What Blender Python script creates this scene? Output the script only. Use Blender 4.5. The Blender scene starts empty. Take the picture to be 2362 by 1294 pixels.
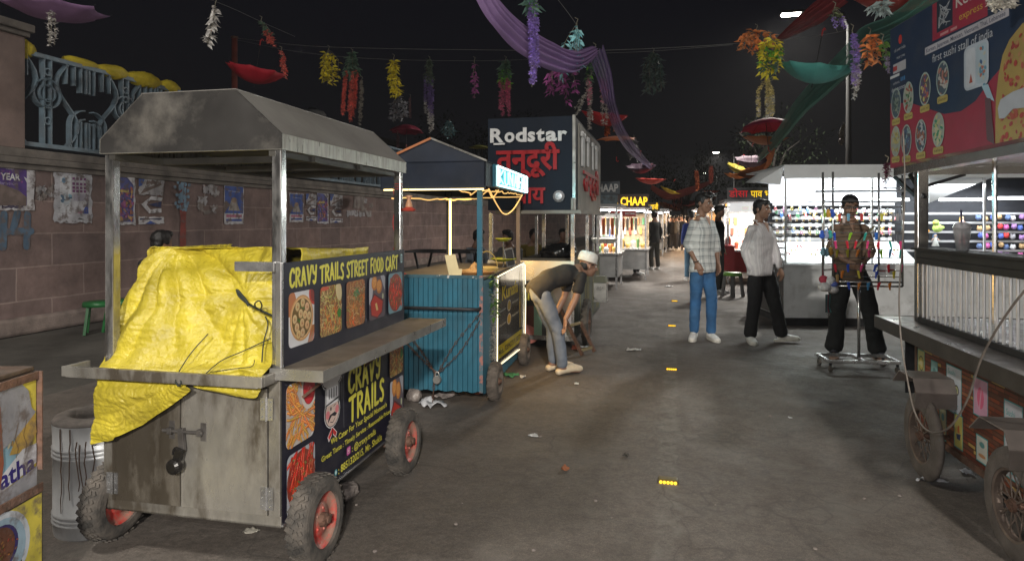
import bpy, bmesh, math, random
import numpy as np
from mathutils import Vector, Matrix, noise
V = Vector
R = math.radians
random.seed(7)
S = bpy.context.scene
COL = S.collection

# ---------------------------------------------------------------- camera
CH = 1.41          # eye height of the photographer
F, CX, HY = 1500.0, 1181.0, 510.0
cam_d = bpy.data.cameras.new("camera")
cam_d.sensor_width = 36
cam_d.lens = 36 * F / 2362
cam_d.shift_y = -(647 - HY) / 2362
cam_d.clip_start = 0.05
cam_d.clip_end = 1500
cam = bpy.data.objects.new("camera", cam_d)
COL.objects.link(cam)
cam.location = (0, 0, CH)
cam.rotation_euler = (R(90), 0, 0)
S.camera = cam

# ---------------------------------------------------------------- world: night sky, sun far below the horizon
W = bpy.data.worlds.new("World")
S.world = W
W.use_nodes = True
nt = W.node_tree
nt.nodes.clear()
wo = nt.nodes.new('ShaderNodeOutputWorld')
bg1 = nt.nodes.new('ShaderNodeBackground')
tc = nt.nodes.new('ShaderNodeTexCoord')
sx = nt.nodes.new('ShaderNodeSeparateXYZ')
rp = nt.nodes.new('ShaderNodeValToRGB')
nt.links.new(tc.outputs['Generated'], sx.inputs[0])
nt.links.new(sx.outputs['Z'], rp.inputs[0])
rp.color_ramp.elements[0].position = 0.0
rp.color_ramp.elements[0].color = (0.0065, 0.0063, 0.0062, 1)
rp.color_ramp.elements[1].position = 0.3
rp.color_ramp.elements[1].color = (0.0036, 0.0036, 0.0054, 1)
nt.links.new(rp.outputs[0], bg1.inputs[0])
bg1.inputs[1].default_value = 1.0
nt.links.new(bg1.outputs[0], wo.inputs[0])

S.view_settings.view_transform = 'Standard'
S.view_settings.look = 'None'
S.view_settings.exposure = 0.0
S.view_settings.gamma = 1.0

def lamp(name, kind, loc, power, col=(1, 1, 1), size=0.1, rot=None, size_y=None, spot=None):
    d = bpy.data.lights.new(name, kind)
    d.energy = power
    d.color = col
    if kind in ('POINT', 'SPOT'):
        d.shadow_soft_size = size
    if kind == 'AREA':
        d.shape = 'RECTANGLE' if size_y else 'DISK'
        d.size = size
        if size_y: d.size_y = size_y
    if spot:
        d.spot_size = R(spot)
        d.spot_blend = 0.6
    o = bpy.data.objects.new(name, d)
    COL.objects.link(o)
    o.location = loc
    if rot: o.rotation_euler = rot
    return o

ROAD_A = math.atan((1552 - CX) / F)       # heading of the street to the right of the camera axis
RD = V((math.sin(ROAD_A), math.cos(ROAD_A), 0))
RN = V((math.cos(ROAD_A), -math.sin(ROAD_A), 0))
# the photographer's flash, slightly left of and above the lens
lamp("camera_flash", 'POINT', (-0.10, -0.05, CH + 0.20), 140, (1.0, 0.97, 0.94), 0.035)

def P(px, py, Y):                        # a point at depth Y seen at photo position px,py
    return V(((px - CX) / F * Y, Y, CH - (py - HY) / F * Y))
def G(px, py, z=0.0):                    # the point of height z seen there
    Y = F * (CH - z) / (py - HY)
    return V(((px - CX) / F * Y, Y, z))

# ---------------------------------------------------------------- materials
MATS = {}
def lin(r, g=None, b=None):
    if g is None: g = b = r
    f = lambda c: (c / 12.92 if c <= 0.04045 else ((c + 0.055) / 1.055) ** 2.4)
    return (f(r / 255.), f(g / 255.), f(b / 255.))
def mat(name, col=(0.5, 0.5, 0.5), rough=0.6, metal=0.0, var=0.15, nscale=6.0, bump=0.0, bscale=60.0, dirt=None, dscale=3.0,
        damt=0.5, emit=None, estr=1.0, alpha=1.0, attr=False, spec=0.5, trans=0.0, stretch=None, rvar=0.0, drange=(0.45, 0.75)):
    if name in MATS: return MATS[name]
    m = bpy.data.materials.new(name)
    m.use_nodes = True
    t = m.node_tree
    N, L = t.nodes, t.links
    b = N['Principled BSDF']
    b.inputs['Roughness'].default_value = rough
    b.inputs['Metallic'].default_value = metal
    b.inputs['Specular IOR Level'].default_value = spec
    if trans: b.inputs['Transmission Weight'].default_value = trans
    if alpha < 1: b.inputs['Alpha'].default_value = alpha
    co = N.new('ShaderNodeTexCoord')
    src = co.outputs['Object']
    if stretch:
        mp = N.new('ShaderNodeMapping')
        mp.inputs['Scale'].default_value = stretch
        L.new(src, mp.inputs[0]); src = mp.outputs[0]
    n = N.new('ShaderNodeTexNoise')
    n.inputs['Scale'].default_value = nscale
    n.inputs['Detail'].default_value = 6
    L.new(src, n.inputs['Vector'])
    mr = N.new('ShaderNodeMapRange')
    mr.inputs['From Min'].default_value = 0.3; mr.inputs['From Max'].default_value = 0.7
    mr.inputs['To Min'].default_value = 1 - var; mr.inputs['To Max'].default_value = 1 + var
    L.new(n.outputs[0], mr.inputs[0])
    mul = N.new('ShaderNodeVectorMath'); mul.operation = 'SCALE'
    if attr:
        at = N.new('ShaderNodeVertexColor'); at.layer_name = 'Col'
        L.new(at.outputs[0], mul.inputs[0])
    else:
        mul.inputs[0].default_value = col[:3]
    L.new(mr.outputs[0], mul.inputs['Scale'])
    out = mul.outputs[0]
    if dirt:
        n2 = N.new('ShaderNodeTexNoise')
        n2.inputs['Scale'].default_value = dscale; n2.inputs['Detail'].default_value = 8; n2.inputs['Roughness'].default_value = 0.65
        L.new(src, n2.inputs['Vector'])
        m2 = N.new('ShaderNodeMapRange')
        m2.inputs['From Min'].default_value = drange[0]; m2.inputs['From Max'].default_value = drange[1]
        m2.inputs['To Max'].default_value = damt
        L.new(n2.outputs[0], m2.inputs[0])
        mx = N.new('ShaderNodeMix'); mx.data_type = 'RGBA'
        L.new(m2.outputs[0], mx.inputs[0]); L.new(out, mx.inputs[6]); mx.inputs[7].default_value = (*dirt, 1)
        out = mx.outputs[2]
        if metal > 0:
            m3 = N.new('ShaderNodeMapRange')
            m3.inputs['To Min'].default_value = metal; m3.inputs['To Max'].default_value = metal * 0.3
            L.new(m2.outputs[0], m3.inputs[0]); L.new(m3.outputs[0], b.inputs['Metallic'])
    L.new(out, b.inputs['Base Color'])
    if rvar:
        m4 = N.new('ShaderNodeMapRange')
        m4.inputs['From Min'].default_value = 0.3; m4.inputs['From Max'].default_value = 0.7
        m4.inputs['To Min'].default_value = max(0.02, rough - rvar); m4.inputs['To Max'].default_value = rough + rvar
        n4 = N.new('ShaderNodeTexNoise'); n4.inputs['Scale'].default_value = nscale * 1.7; n4.inputs['Detail'].default_value = 5
        L.new(src, n4.inputs['Vector']); L.new(n4.outputs[0], m4.inputs[0]); L.new(m4.outputs[0], b.inputs['Roughness'])
    if bump:
        nb = N.new('ShaderNodeTexNoise'); nb.inputs['Scale'].default_value = bscale; nb.inputs['Detail'].default_value = 5
        L.new(src, nb.inputs['Vector'])
        bp = N.new('ShaderNodeBump'); bp.inputs['Strength'].default_value = bump; bp.inputs['Distance'].default_value = 0.01
        L.new(nb.outputs[0], bp.inputs['Height']); L.new(bp.outputs[0], b.inputs['Normal'])
    if emit:
        b.inputs['Emission Color'].default_value = (*emit, 1)
        b.inputs['Emission Strength'].default_value = estr
    MATS[name] = m
    return m

STEEL = mat('steel', (0.42, 0.41, 0.39), 0.33, 0.75, 0.25, 5, 0.08, 30, dirt=(0.09, 0.075, 0.055), dscale=6, damt=0.6, rvar=0.12)
STEELB = mat('bright_steel', (0.62, 0.62, 0.63), 0.24, 0.9, 0.12, 5, 0.03, 30, rvar=0.08, dirt=(0.15, 0.13, 0.11), dscale=12, damt=0.35)
IRON = mat('rusty_iron', (0.12, 0.065, 0.045), 0.75, 0.3, 0.4, 18, 0.3, 80)
DARK = mat('dark_metal', (0.025, 0.025, 0.028), 0.5, 0.3, 0.3, 8)
RUB = mat('rubber', (0.035, 0.033, 0.031), 0.85, 0, 0.3, 12, 0.4, 90, dirt=(0.17, 0.14, 0.115), dscale=12, damt=0.6, drange=(0.35, 0.7))
REDP = mat('red_rim_paint', (0.50, 0.035, 0.028), 0.5, 0, 0.2, 12, 0.15, 60, dirt=(0.25, 0.17, 0.13), dscale=16, damt=0.9, drange=(0.38, 0.58))
PRINT = mat('printed_vinyl', rough=0.42, var=0.07, nscale=9, attr=True, bump=0.06, bscale=9, dirt=(0.10, 0.09, 0.08), dscale=5, damt=0.22)
PAPER = mat('wall_poster_paper', rough=0.85, var=0.3, nscale=7, attr=True, bump=0.2, bscale=25, dirt=(.13, .10, .09), dscale=9, damt=.85, drange=(.5, .62))
TINT = mat('painted_surface', rough=0.6, var=0.12, nscale=14, attr=True, bump=0.05, bscale=50)
LEAFM = mat('artificial_leaf', rough=0.55, var=0.2, nscale=9, attr=True)
PLAST = mat('coloured_plastic', rough=0.3, var=0.05, nscale=9, attr=True)
def emat(name, col, s): return mat(name, col, emit=col, estr=s, var=0.0)

# ---------------------------------------------------------------- tagging
def tag(o, label=None, cat=None, group=None, kind=None):
    if label: o['label'] = label
    if cat: o['category'] = cat
    if group: o['group'] = group
    if kind: o['kind'] = kind
    return o
def thing(name, label, cat, loc=(0, 0, 0), rz=0.0, group=None):
    o = bpy.data.objects.new(name, None)
    COL.objects.link(o)
    o.empty_display_size = 0.1
    o.location = loc
    o.rotation_euler = (0, 0, rz)
    return tag(o, label, cat, group)
def copy_tree(o, parent=None):
    c = o.copy(); COL.objects.link(c)
    if parent: c.parent = parent
    for ch in o.children: copy_tree(ch, c)
    return c

# ---------------------------------------------------------------- mesh builder
class MB:
    def __init__(s):
        s.v = []; s.f = []; s.c = []; s.cur = (0.5, 0.5, 0.5); s.M = None
    def col(s, *c):
        s.cur = c[0] if len(c) == 1 else c
        return s
    def add(s, vs, fs):
        k = len(s.v)
        if s.M is not None: vs = [s.M @ V(p) for p in vs]
        s.v += [tuple(p) for p in vs]
        for f in fs:
            s.f.append(tuple(i + k for i in f)); s.c.append(s.cur)
        return s
    def box(s, c, d, rot=None):
        c = V(c); hx, hy, hz = d[0] / 2, d[1] / 2, d[2] / 2
        vs = [V((x, y, z)) for x in (-hx, hx) for y in (-hy, hy) for z in (-hz, hz)]
        if rot is not None:
            m = rot if isinstance(rot, Matrix) else Matrix.Rotation(rot, 3, 'Z')
            vs = [m @ p for p in vs]
        return s.add([p + c for p in vs], [(0, 1, 3, 2), (4, 6, 7, 5), (0, 4, 5, 1), (2, 3, 7, 6), (0, 2, 6, 4), (1, 5, 7, 3)])
    def bb(s, a, b):
        return s.box([(a[i] + b[i]) / 2 for i in range(3)], [abs(a[i] - b[i]) for i in range(3)])
    def bar(s, a, b, w, h=None, up=(0, 0, 1)):
        a, b = V(a), V(b); h = h or w
        d = (b - a).normalized(); u = V(up)
        if abs(d.dot(u)) > 0.97: u = V((1, 0, 0)) if abs(d.x) < 0.9 else V((0, 1, 0))
        x = d.cross(u).normalized() * (w / 2); z = x.cross(d).normalized() * (h / 2)
        vs = [a - x - z, a + x - z, a + x + z, a - x + z, b - x - z, b + x - z, b + x + z, b - x + z]
        return s.add(vs, [(3, 2, 1, 0), (4, 5, 6, 7), (0, 1, 5, 4), (1, 2, 6, 5), (2, 3, 7, 6), (3, 0, 4, 7)])
    def hexa(s, vs):      # 4 bottom ccw, 4 top ccw
        return s.add(vs, [(3, 2, 1, 0), (4, 5, 6, 7), (0, 1, 5, 4), (1, 2, 6, 5), (2, 3, 7, 6), (3, 0, 4, 7)])
    def tube(s, pts, r, n=8, caps=True, closed=False):
        pts = [V(p) for p in pts]; m = len(pts)
        rs = r if isinstance(r, (list, tuple)) else [r] * m
        rings = []; prev = None
        for i, p in enumerate(pts):
            if closed: d = pts[(i + 1) % m] - pts[i - 1]
            else: d = pts[min(i + 1, m - 1)] - pts[max(i - 1, 0)]
            if d.length < 1e-9: d = V((0, 0, 1))
            d.normalize()
            if prev is None:
                u = V((0, 0, 1)) if abs(d.z) < 0.9 else V((1, 0, 0))
                x = d.cross(u).normalized()
            else:
                x = (prev - d * prev.dot(d))
                x = x.normalized() if x.length > 1e-6 else d.orthogonal().normalized()
            prev = x; y = d.cross(x)
            rings.append([p + (x * math.cos(2 * math.pi * k / n) + y * math.sin(2 * math.pi * k / n)) * rs[i] for k in range(n)])
        vs = [q for g in rings for q in g]; fs = []
        for i in range(m if closed else m - 1):
            j = (i + 1) % m
            for k in range(n):
                fs.append((i * n + k, i * n + (k + 1) % n, j * n + (k + 1) % n, j * n + k))
        if caps and not closed:
            fs.append(tuple(range(n))[::-1]); fs.append(tuple((m - 1) * n + k for k in range(n)))
        return s.add(vs, fs)
    def lathe(s, prof, n=24, axis='Z', c=(0, 0, 0), a0=0, a1=2 * math.pi):
        c = V(c); full = abs(a1 - a0 - 2 * math.pi) < 1e-6
        q = n if full else n + 1; vs = []
        for (r, h) in prof:
            for k in range(q):
                a = a0 + (a1 - a0) * k / n; x, y = r * math.cos(a), r * math.sin(a)
                vs.append(c + (V((x, y, h)) if axis == 'Z' else V((h, x, y)) if axis == 'X' else V((x, h, y))))
        fs = []
        for i in range(len(prof) - 1):
            for k in range(q if full else q - 1):
                fs.append((i * q + k, i * q + (k + 1) % q, (i + 1) * q + (k + 1) % q, (i + 1) * q + k))
        return s.add(vs, fs)
    def sph(s, c, r, n=10, m=7, sc=(1, 1, 1), rot=None):
        c = V(c); vs = []; fs = []
        for i in range(m + 1):
            th = math.pi * i / m
            for k in range(n):
                ph = 2 * math.pi * k / n
                p = V((r * sc[0] * math.sin(th) * math.cos(ph), r * sc[1] * math.sin(th) * math.sin(ph), r * sc[2] * math.cos(th)))
                if rot is not None: p = rot @ p
                vs.append(p + c)
        for i in range(m):
            for k in range(n):
                fs.append((i * n + k, (i + 1) * n + k, (i + 1) * n + (k + 1) % n, i * n + (k + 1) % n))
        return s.add(vs, fs)
    def prism(s, pts, o, u, v, t):     # polygon in plane (o,u,v), thickness t along u x v
        o, u, v = V(o), V(u), V(v); nn = u.cross(v).normalized() * t; n = len(pts)
        a = [o + u * p[0] + v * p[1] for p in pts]; b = [p + nn for p in a]
        fs = [tuple(range(n))[::-1], tuple(range(n, 2 * n))]
        for i in range(n):
            j = (i + 1) % n; fs.append((i, j, n + j, n + i))
        return s.add(a + b, fs)
    def grid(s, fn, nu, nv):
        vs = [fn(i / nu, j / nv) for j in range(nv + 1) for i in range(nu + 1)]
        fs = [(j * (nu + 1) + i, j * (nu + 1) + i + 1, (j + 1) * (nu + 1) + i + 1, (j + 1) * (nu + 1) + i) for j in range(nv) for i in range(nu)]
        return s.add(vs, fs)
    def leaf(s, p, d, up, L, w, fold=0.25):
        p, d = V(p), V(d).normalized(); x = d.cross(V(up))
        x = x.normalized() if x.length > 1e-4 else d.orthogonal().normalized()
        n = x.cross(d)
        a = p + d * L * .38 + x * w / 2 + n * w * fold; b = p + d * L * .38 - x * w / 2 + n * w * fold
        c = p + d * L; m = p + d * L * .42
        return s.add([p, a, c, b, m], [(0, 1, 4), (1, 2, 4), (2, 3, 4), (3, 0, 4)])
    def mesh(s, name):
        me = bpy.data.meshes.new(name)
        me.from_pydata(s.v, [], s.f); me.validate(clean_customdata=False)
        if len(me.polygons) == len(s.c):
            ca = me.color_attributes.new('Col', 'FLOAT_COLOR', 'CORNER')
            lt = np.array([len(f) for f in s.f]); cc = np.array([(*c[:3], 1.0) for c in s.c], dtype=np.float32)
            ca.data.foreach_set('color', np.repeat(cc, lt, axis=0).ravel())
        return me
    def build(s, name, m, parent=None, smooth=False, bevel=0.0, solid=0.0):
        o = bpy.data.objects.new(name, s.mesh(name)); COL.objects.link(o)
        o.data.materials.append(m)
        if parent: o.parent = parent
        if smooth:
            o.data.polygons.foreach_set('use_smooth', [True] * len(o.data.polygons))
        if solid:
            q = o.modifiers.new('solid', 'SOLIDIFY'); q.thickness = solid; q.offset = 0
        if bevel:
            q = o.modifiers.new('bevel', 'BEVEL'); q.width = bevel; q.segments = 2; q.limit_method = 'ANGLE'; q.angle_limit = R(40)
        return o

def remesh(mb, voxel, smooth=2, disp=0.0, dsc=12, seed=0):
    me = mb.mesh('tmp'); o = bpy.data.objects.new('tmp', me); COL.objects.link(o)
    q = o.modifiers.new('r', 'REMESH'); q.mode = 'VOXEL'; q.voxel_size = voxel
    q2 = o.modifiers.new('s', 'SMOOTH'); q2.iterations = smooth; q2.factor = 0.5
    dg = bpy.context.evaluated_depsgraph_get()
    out = bpy.data.meshes.new_from_object(o.evaluated_get(dg), depsgraph=dg)
    bpy.data.objects.remove(o); bpy.data.meshes.remove(me)
    if disp:
        off = V((seed * 7.3, seed * 3.1, 0))
        for v in out.vertices:
            k = noise.noise(V((v.co.x * dsc, v.co.y * dsc, v.co.z * dsc * .55)) + off) + .5 * noise.noise(v.co * dsc * 2.3 + off)
            v.co += v.normal * (k * disp)
    out.polygons.foreach_set('use_smooth', [True] * len(out.polygons))
    out.materials.clear()
    return out
def link(name, me, m, parent=None):
    o = bpy.data.objects.new(name, me); COL.objects.link(o)
    me.materials.clear(); me.materials.append(m)
    if parent: o.parent = parent
    return o

# ---------------------------------------------------------------- flat printing
_tc = {}
def text_polys(s, bold=0.0, spacing=1.0):
    k = (s, bold, spacing)
    if k in _tc: return _tc[k]
    cu = bpy.data.curves.new('t', 'FONT'); cu.body = s; cu.size = 1; cu.offset = bold; cu.space_character = spacing; cu.resolution_u = 3
    o = bpy.data.objects.new('t', cu); COL.objects.link(o)
    dg = bpy.context.evaluated_depsgraph_get()
    me = bpy.data.meshes.new_from_object(o.evaluated_get(dg), depsgraph=dg)
    vs = [(v.co.x, v.co.y) for v in me.vertices]; ps = [[vs[i] for i in p.vertices] for p in me.polygons]
    bpy.data.objects.remove(o); bpy.data.curves.remove(cu); bpy.data.meshes.remove(me)
    xs = [a[0] for a in vs] or [0]; ys = [a[1] for a in vs] or [0]
    _tc[k] = (ps, min(xs), max(xs), min(ys), max(ys))
    return _tc[k]
def clip_poly(pts, cl):
    out = pts; n = len(cl)
    for i in range(n):
        ax, ay = cl[i]; bx, by = cl[(i + 1) % n]; inp = out; out = []
        if not inp: return []
        sd = lambda p: (bx - ax) * (p[1] - ay) - (by - ay) * (p[0] - ax)
        for j in range(len(inp)):
            p, q = inp[j - 1], inp[j]; sp, sq = sd(p), sd(q)
            if (sp >= 0) != (sq >= 0):
                t = sp / (sp - sq); out.append((p[0] + (q[0] - p[0]) * t, p[1] + (q[1] - p[1]) * t))
            if sq >= 0: out.append(q)
    return out
def rrect(x0, y0, x1, y1, r, n=4):
    o = []
    for cx, cy, a in ((x1 - r, y0 + r, -90), (x1 - r, y1 - r, 0), (x0 + r, y1 - r, 90), (x0 + r, y0 + r, 180)):
        for k in range(n + 1):
            t = R(a + 90 * k / n); o.append((cx + r * math.cos(t), cy + r * math.sin(t)))
    return o
def ell(cx, cy, rx, ry, n=20, rot=0):
    c, s_ = math.cos(rot), math.sin(rot)
    return [(cx + rx * math.cos(2 * math.pi * k / n) * c - ry * math.sin(2 * math.pi * k / n) * s_,
             cy + rx * math.cos(2 * math.pi * k / n) * s_ + ry * math.sin(2 * math.pi * k / n) * c) for k in range(n)]
class Print(MB):
    """flat artwork laid in layers on a plane: origin o, axes u and v; coordinates in metres"""
    def __init__(s, o, u, v, step=0.000008, f=None):
        super().__init__(); s.o = V(o); s.u = V(u).normalized(); s.vv = V(v).normalized(); s.n = s.u.cross(s.vv).normalized()
        s.lay = 0; s.step = step; s.clip = None; s.fn = f
    def raw(s, pts):
        if s.clip: pts = clip_poly(pts, s.clip)
        if len(pts) < 3: return
        h = s.lay * s.step
        s.add([s.o + s.u * p[0] + s.vv * p[1] + s.n * h for p in pts], [tuple(range(len(pts)))])
    def poly(s, pts, c):
        s.cur = c; s.lay += 1; s.raw(pts)
    def rect(s, x0, y0, x1, y1, c): s.poly([(x0, y0), (x1, y0), (x1, y1), (x0, y1)], c)
    def stroke(s, pts, w, c, joins=True, taper=None):
        s.cur = c; s.lay += 1
        for i in range(len(pts) - 1):
            (x0, y0), (x1, y1) = pts[i], pts[i + 1]; L = math.hypot(x1 - x0, y1 - y0) or 1e-6
            nx, ny = -(y1 - y0) / L * w / 2, (x1 - x0) / L * w / 2
            s.raw([(x0 + nx, y0 + ny), (x0 - nx, y0 - ny), (x1 - nx, y1 - ny), (x1 + nx, y1 + ny)])
        if joins:
            s.lay += 1
            for p in pts: s.raw(ell(p[0], p[1], w / 2, w / 2, 8))
    def text(s, t, x, y, h, c, w=None, bold=0.0, rot=0.0, shear=0.0, centre=False, spacing=1.0, base=True):
        ps, x0, x1, y0, y1 = text_polys(t, bold, spacing); s.cur = c; s.lay += 1
        sy = h / 0.73 if base else h / max(y1 - y0, 1e-6); sxx = (w / max(x1 - x0, 1e-6)) if w else sy
        ca, sa = math.cos(rot), math.sin(rot); ox = -x0 - ((x1 - x0) / 2 if centre else 0); oy = 0 if base else -y0
        for p in ps:
            q = []
            for a, b in p:
                X = (a + ox) * sxx; Y = (b + oy) * sy; X += Y * shear; q.append((x + X * ca - Y * sa, y + X * sa + Y * ca))
            s.raw(q)
# brush lettering: glyphs as strokes in a 0..1 box
BR = {
 'C': (.62, [[(.58, .8), (.5, .96), (.3, .97), (.1, .75), (.04, .45), (.1, .15), (.3, .02), (.5, .08), (.6, .22)]]),
 'R': (.66, [[(.1, 0), (.1, .97)], [(.1, .95), (.4, .97), (.56, .8), (.5, .6), (.3, .48), (.12, .46)], [(.28, .46), (.6, .02)]]),
 'A': (.68, [[(.04, 0), (.3, .98)], [(.3, .98), (.62, 0)], [(.16, .33), (.52, .33)]]),
 'V': (.64, [[(.04, 1), (.28, .02)], [(.28, .02), (.6, 1)]]),
 'Y': (.6, [[(.05, 1), (.12, .65), (.32, .55), (.5, .66)], [(.56, 1), (.5, .4), (.42, .08), (.25, 0), (.12, .12)]]),
 'T': (.64, [[(.0, .93), (.62, .99)], [(.32, .95), (.3, 0)]]),
 'I': (.2, [[(.1, 1), (.1, 0)]]),
 'L': (.5, [[(.1, 1), (.08, .03), (.46, .05)]]),
 'S': (.52, [[(.48, .86), (.34, .97), (.14, .9), (.1, .7), (.25, .54), (.42, .4), (.46, .18), (.3, .02), (.06, .1)]]),
 'E': (.5, [[(.46, .97), (.1, .95), (.08, .03), (.46, .05)], [(.1, .5), (.4, .53)]]),
 'F': (.5, [[(.48, .97), (.1, .95), (.08, 0)], [(.1, .5), (.4, .53)]]),
 'O': (.66, [[(.3, .98), (.1, .78), (.04, .45), (.14, .1), (.32, .01), (.52, .14), (.6, .5), (.52, .82), (.3, .98)]]),
 'D': (.64, [[(.1, .97), (.08, .02)], [(.08, .97), (.38, .9), (.56, .62), (.54, .3), (.36, .08), (.08, .02)]]),
 ' ': (.3, []),
}
def brush(pr, t, x, y, h, w, c, th=0.16, rot=0.0, jit=0.0):
    tot = sum(BR[ch][0] + .14 for ch in t) - .14; sxx = w / tot; ca, sa = math.cos(rot), math.sin(rot); cx = 0; rr = random.Random(5)
    for ch in t:
        wd, st = BR[ch]; dy = rr.uniform(-jit, jit) * h
        for pl in st:
            q = []
            for a, b in pl:
                X = (cx + a) * sxx; Y = b * h + dy; q.append((x + X * ca - Y * sa, y + X * sa + Y * ca))
            pr.stroke(q, th * h, c)
        cx += wd + .14
# ---------------------------------------------------------------- setting: ground, road, street lamps
def ground_mat():
    m = bpy.data.materials.new('worn_asphalt'); m.use_nodes = True
    t = m.node_tree; N, L = t.nodes, t.links; b = N['Principled BSDF']
    co = N.new('ShaderNodeTexCoord')
    def nz(sc, det=8, rough=.6, st=None):
        n = N.new('ShaderNodeTexNoise'); n.inputs['Scale'].default_value = sc; n.inputs['Detail'].default_value = det
        n.inputs['Roughness'].default_value = rough
        if st:
            mp = N.new('ShaderNodeMapping'); mp.inputs['Scale'].default_value = st; L.new(co.outputs['Object'], mp.inputs[0]); L.new(mp.outputs[0], n.inputs[0])
        else: L.new(co.outputs['Object'], n.inputs[0])
        return n.outputs[0]
    def ramp(src, pts):
        r = N.new('ShaderNodeValToRGB'); e = r.color_ramp.elements
        while len(e) < len(pts): e.new(0.5)
        for i, (p, c) in enumerate(pts): e[i].position = p; e[i].color = (*c, 1) if len(c) == 3 else c
        L.new(src, r.inputs[0]); return r.outputs[0]
    def mix(f, a, c, mode='MIX'):
        x = N.new('ShaderNodeMix'); x.data_type = 'RGBA'; x.blend_type = mode
        if isinstance(f, float): x.inputs[0].default_value = f
        else: L.new(f, x.inputs[0])
        for s_, i in ((a, 6), (c, 7)):
            if isinstance(s_, tuple): x.inputs[i].default_value = (*s_, 1)
            else: L.new(s_, x.inputs[i])
        return x.outputs[2]
    base = ramp(nz(0.9), [(0.3, (0.076, 0.063, 0.054)), (0.7, (0.112, 0.094, 0.081))])
    grain = ramp(nz(160, 3, .8), [(0.32, (0.45,) * 3), (0.5, (1.0,) * 3), (0.68, (1.5,) * 3)])
    c = mix(0.75, base, grain, 'MULTIPLY')
    c = mix(0.7, c, ramp(nz(48, 4, .8), [(0.3, (0.55,) * 3), (0.5, (1.0,) * 3), (0.7, (1.5,) * 3)]), 'MULTIPLY')
    mid = ramp(nz(14, 8, .75), [(0.35, (0.72,) * 3), (0.65, (1.25,) * 3)])
    c = mix(0.8, c, mid, 'MULTIPLY')
    stain = ramp(nz(1.7, 8, .7), [(0.52, (0,) * 3), (0.66, (0.6,) * 3)])
    c = mix(stain, c, (0.125, 0.112, 0.10))
    dk = ramp(nz(1.9, 6, .55), [(0.27, (0.75,) * 3), (0.37, (0,) * 3)])
    c = mix(dk, c, (0.035, 0.031, 0.029))
    # worn centre line left of the studs' line
    sp = N.new('ShaderNodeSeparateXYZ'); L.new(co.outputs['Object'], sp.inputs[0])
    ab = N.new('ShaderNodeMath'); ab.operation = 'ABSOLUTE'; L.new(sp.outputs['X'], ab.inputs[0])
    ln = N.new('ShaderNodeMapRange'); ln.inputs['From Min'].default_value = 0.045; ln.inputs['From Max'].default_value = 0.075
    ln.inputs['To Min'].default_value = 1; ln.inputs['To Max'].default_value = 0; L.new(ab.outputs[0], ln.inputs[0])
    wn = ramp(nz(7, 8, .8), [(0.42, (0,) * 3), (0.62, (0.5,) * 3)])
    ml = N.new('ShaderNodeMath'); ml.operation = 'MULTIPLY'; L.new(ln.outputs[0], ml.inputs[0]); L.new(wn, ml.inputs[1])
    c = mix(ml.outputs[0], c, (0.17, 0.16, 0.145))
    # hairline cracks
    vo = N.new('ShaderNodeTexVoronoi'); vo.feature = 'DISTANCE_TO_EDGE'; vo.inputs['Scale'].default_value = 0.42
    nd = N.new('ShaderNodeTexNoise'); nd.inputs['Scale'].default_value = 2.5; L.new(co.outputs['Object'], nd.inputs[0])
    va = N.new('ShaderNodeVectorMath'); va.operation = 'ADD'; L.new(co.outputs['Object'], va.inputs[0]); L.new(nd.outputs[1], va.inputs[1]); L.new(va.outputs[0], vo.inputs['Vector'])
    cr = ramp(vo.outputs['Distance'], [(0.0, (0.4,) * 3), (0.006, (0,) * 3)])
    c = mix(cr, c, (0.03, 0.027, 0.025))
    L.new(c, b.inputs['Base Color'])
    rr = ramp(nz(3), [(0.3, (0.62,) * 3), (0.7, (0.88,) * 3)]); L.new(rr, b.inputs['Roughness'])
    bp = N.new('ShaderNodeBump'); bp.inputs['Strength'].default_value = 0.45; bp.inputs['Distance'].default_value = 0.006
    L.new(nz(220, 3, .8), bp.inputs['Height'])
    b2 = N.new('ShaderNodeBump'); b2.inputs['Strength'].default_value = 0.35; b2.inputs['Distance'].default_value = 0.03
    L.new(nz(9, 6, .6), b2.inputs['Height']); L.new(bp.outputs[0], b2.inputs['Normal']); L.new(b2.outputs[0], b.inputs['Normal'])
    return m
ASPH = ground_mat()
SOIL = mat('trodden_ground', (0.062, 0.056, 0.049), 0.95, 0, 0.35, 1.3, 0.6, 40, dirt=(0.10, 0.09, 0.078), dscale=5, damt=0.7)
g = MB().grid(lambda u, v: V((-400 + 800 * u, -100 + 900 * v, -0.004)), 20, 20).build('ground', SOIL)
tag(g, kind='structure')
ROAD0 = G(1541, 1111)                    # on the line of studs
rd = MB().grid(lambda u, v: V((-4.9 + 11.5 * u, -14 + 260 * v, 0.0)), 12, 60).build('road', ASPH)
rd.location = ROAD0; rd.rotation_euler = (0, 0, -ROAD_A); tag(rd, kind='structure')

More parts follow.
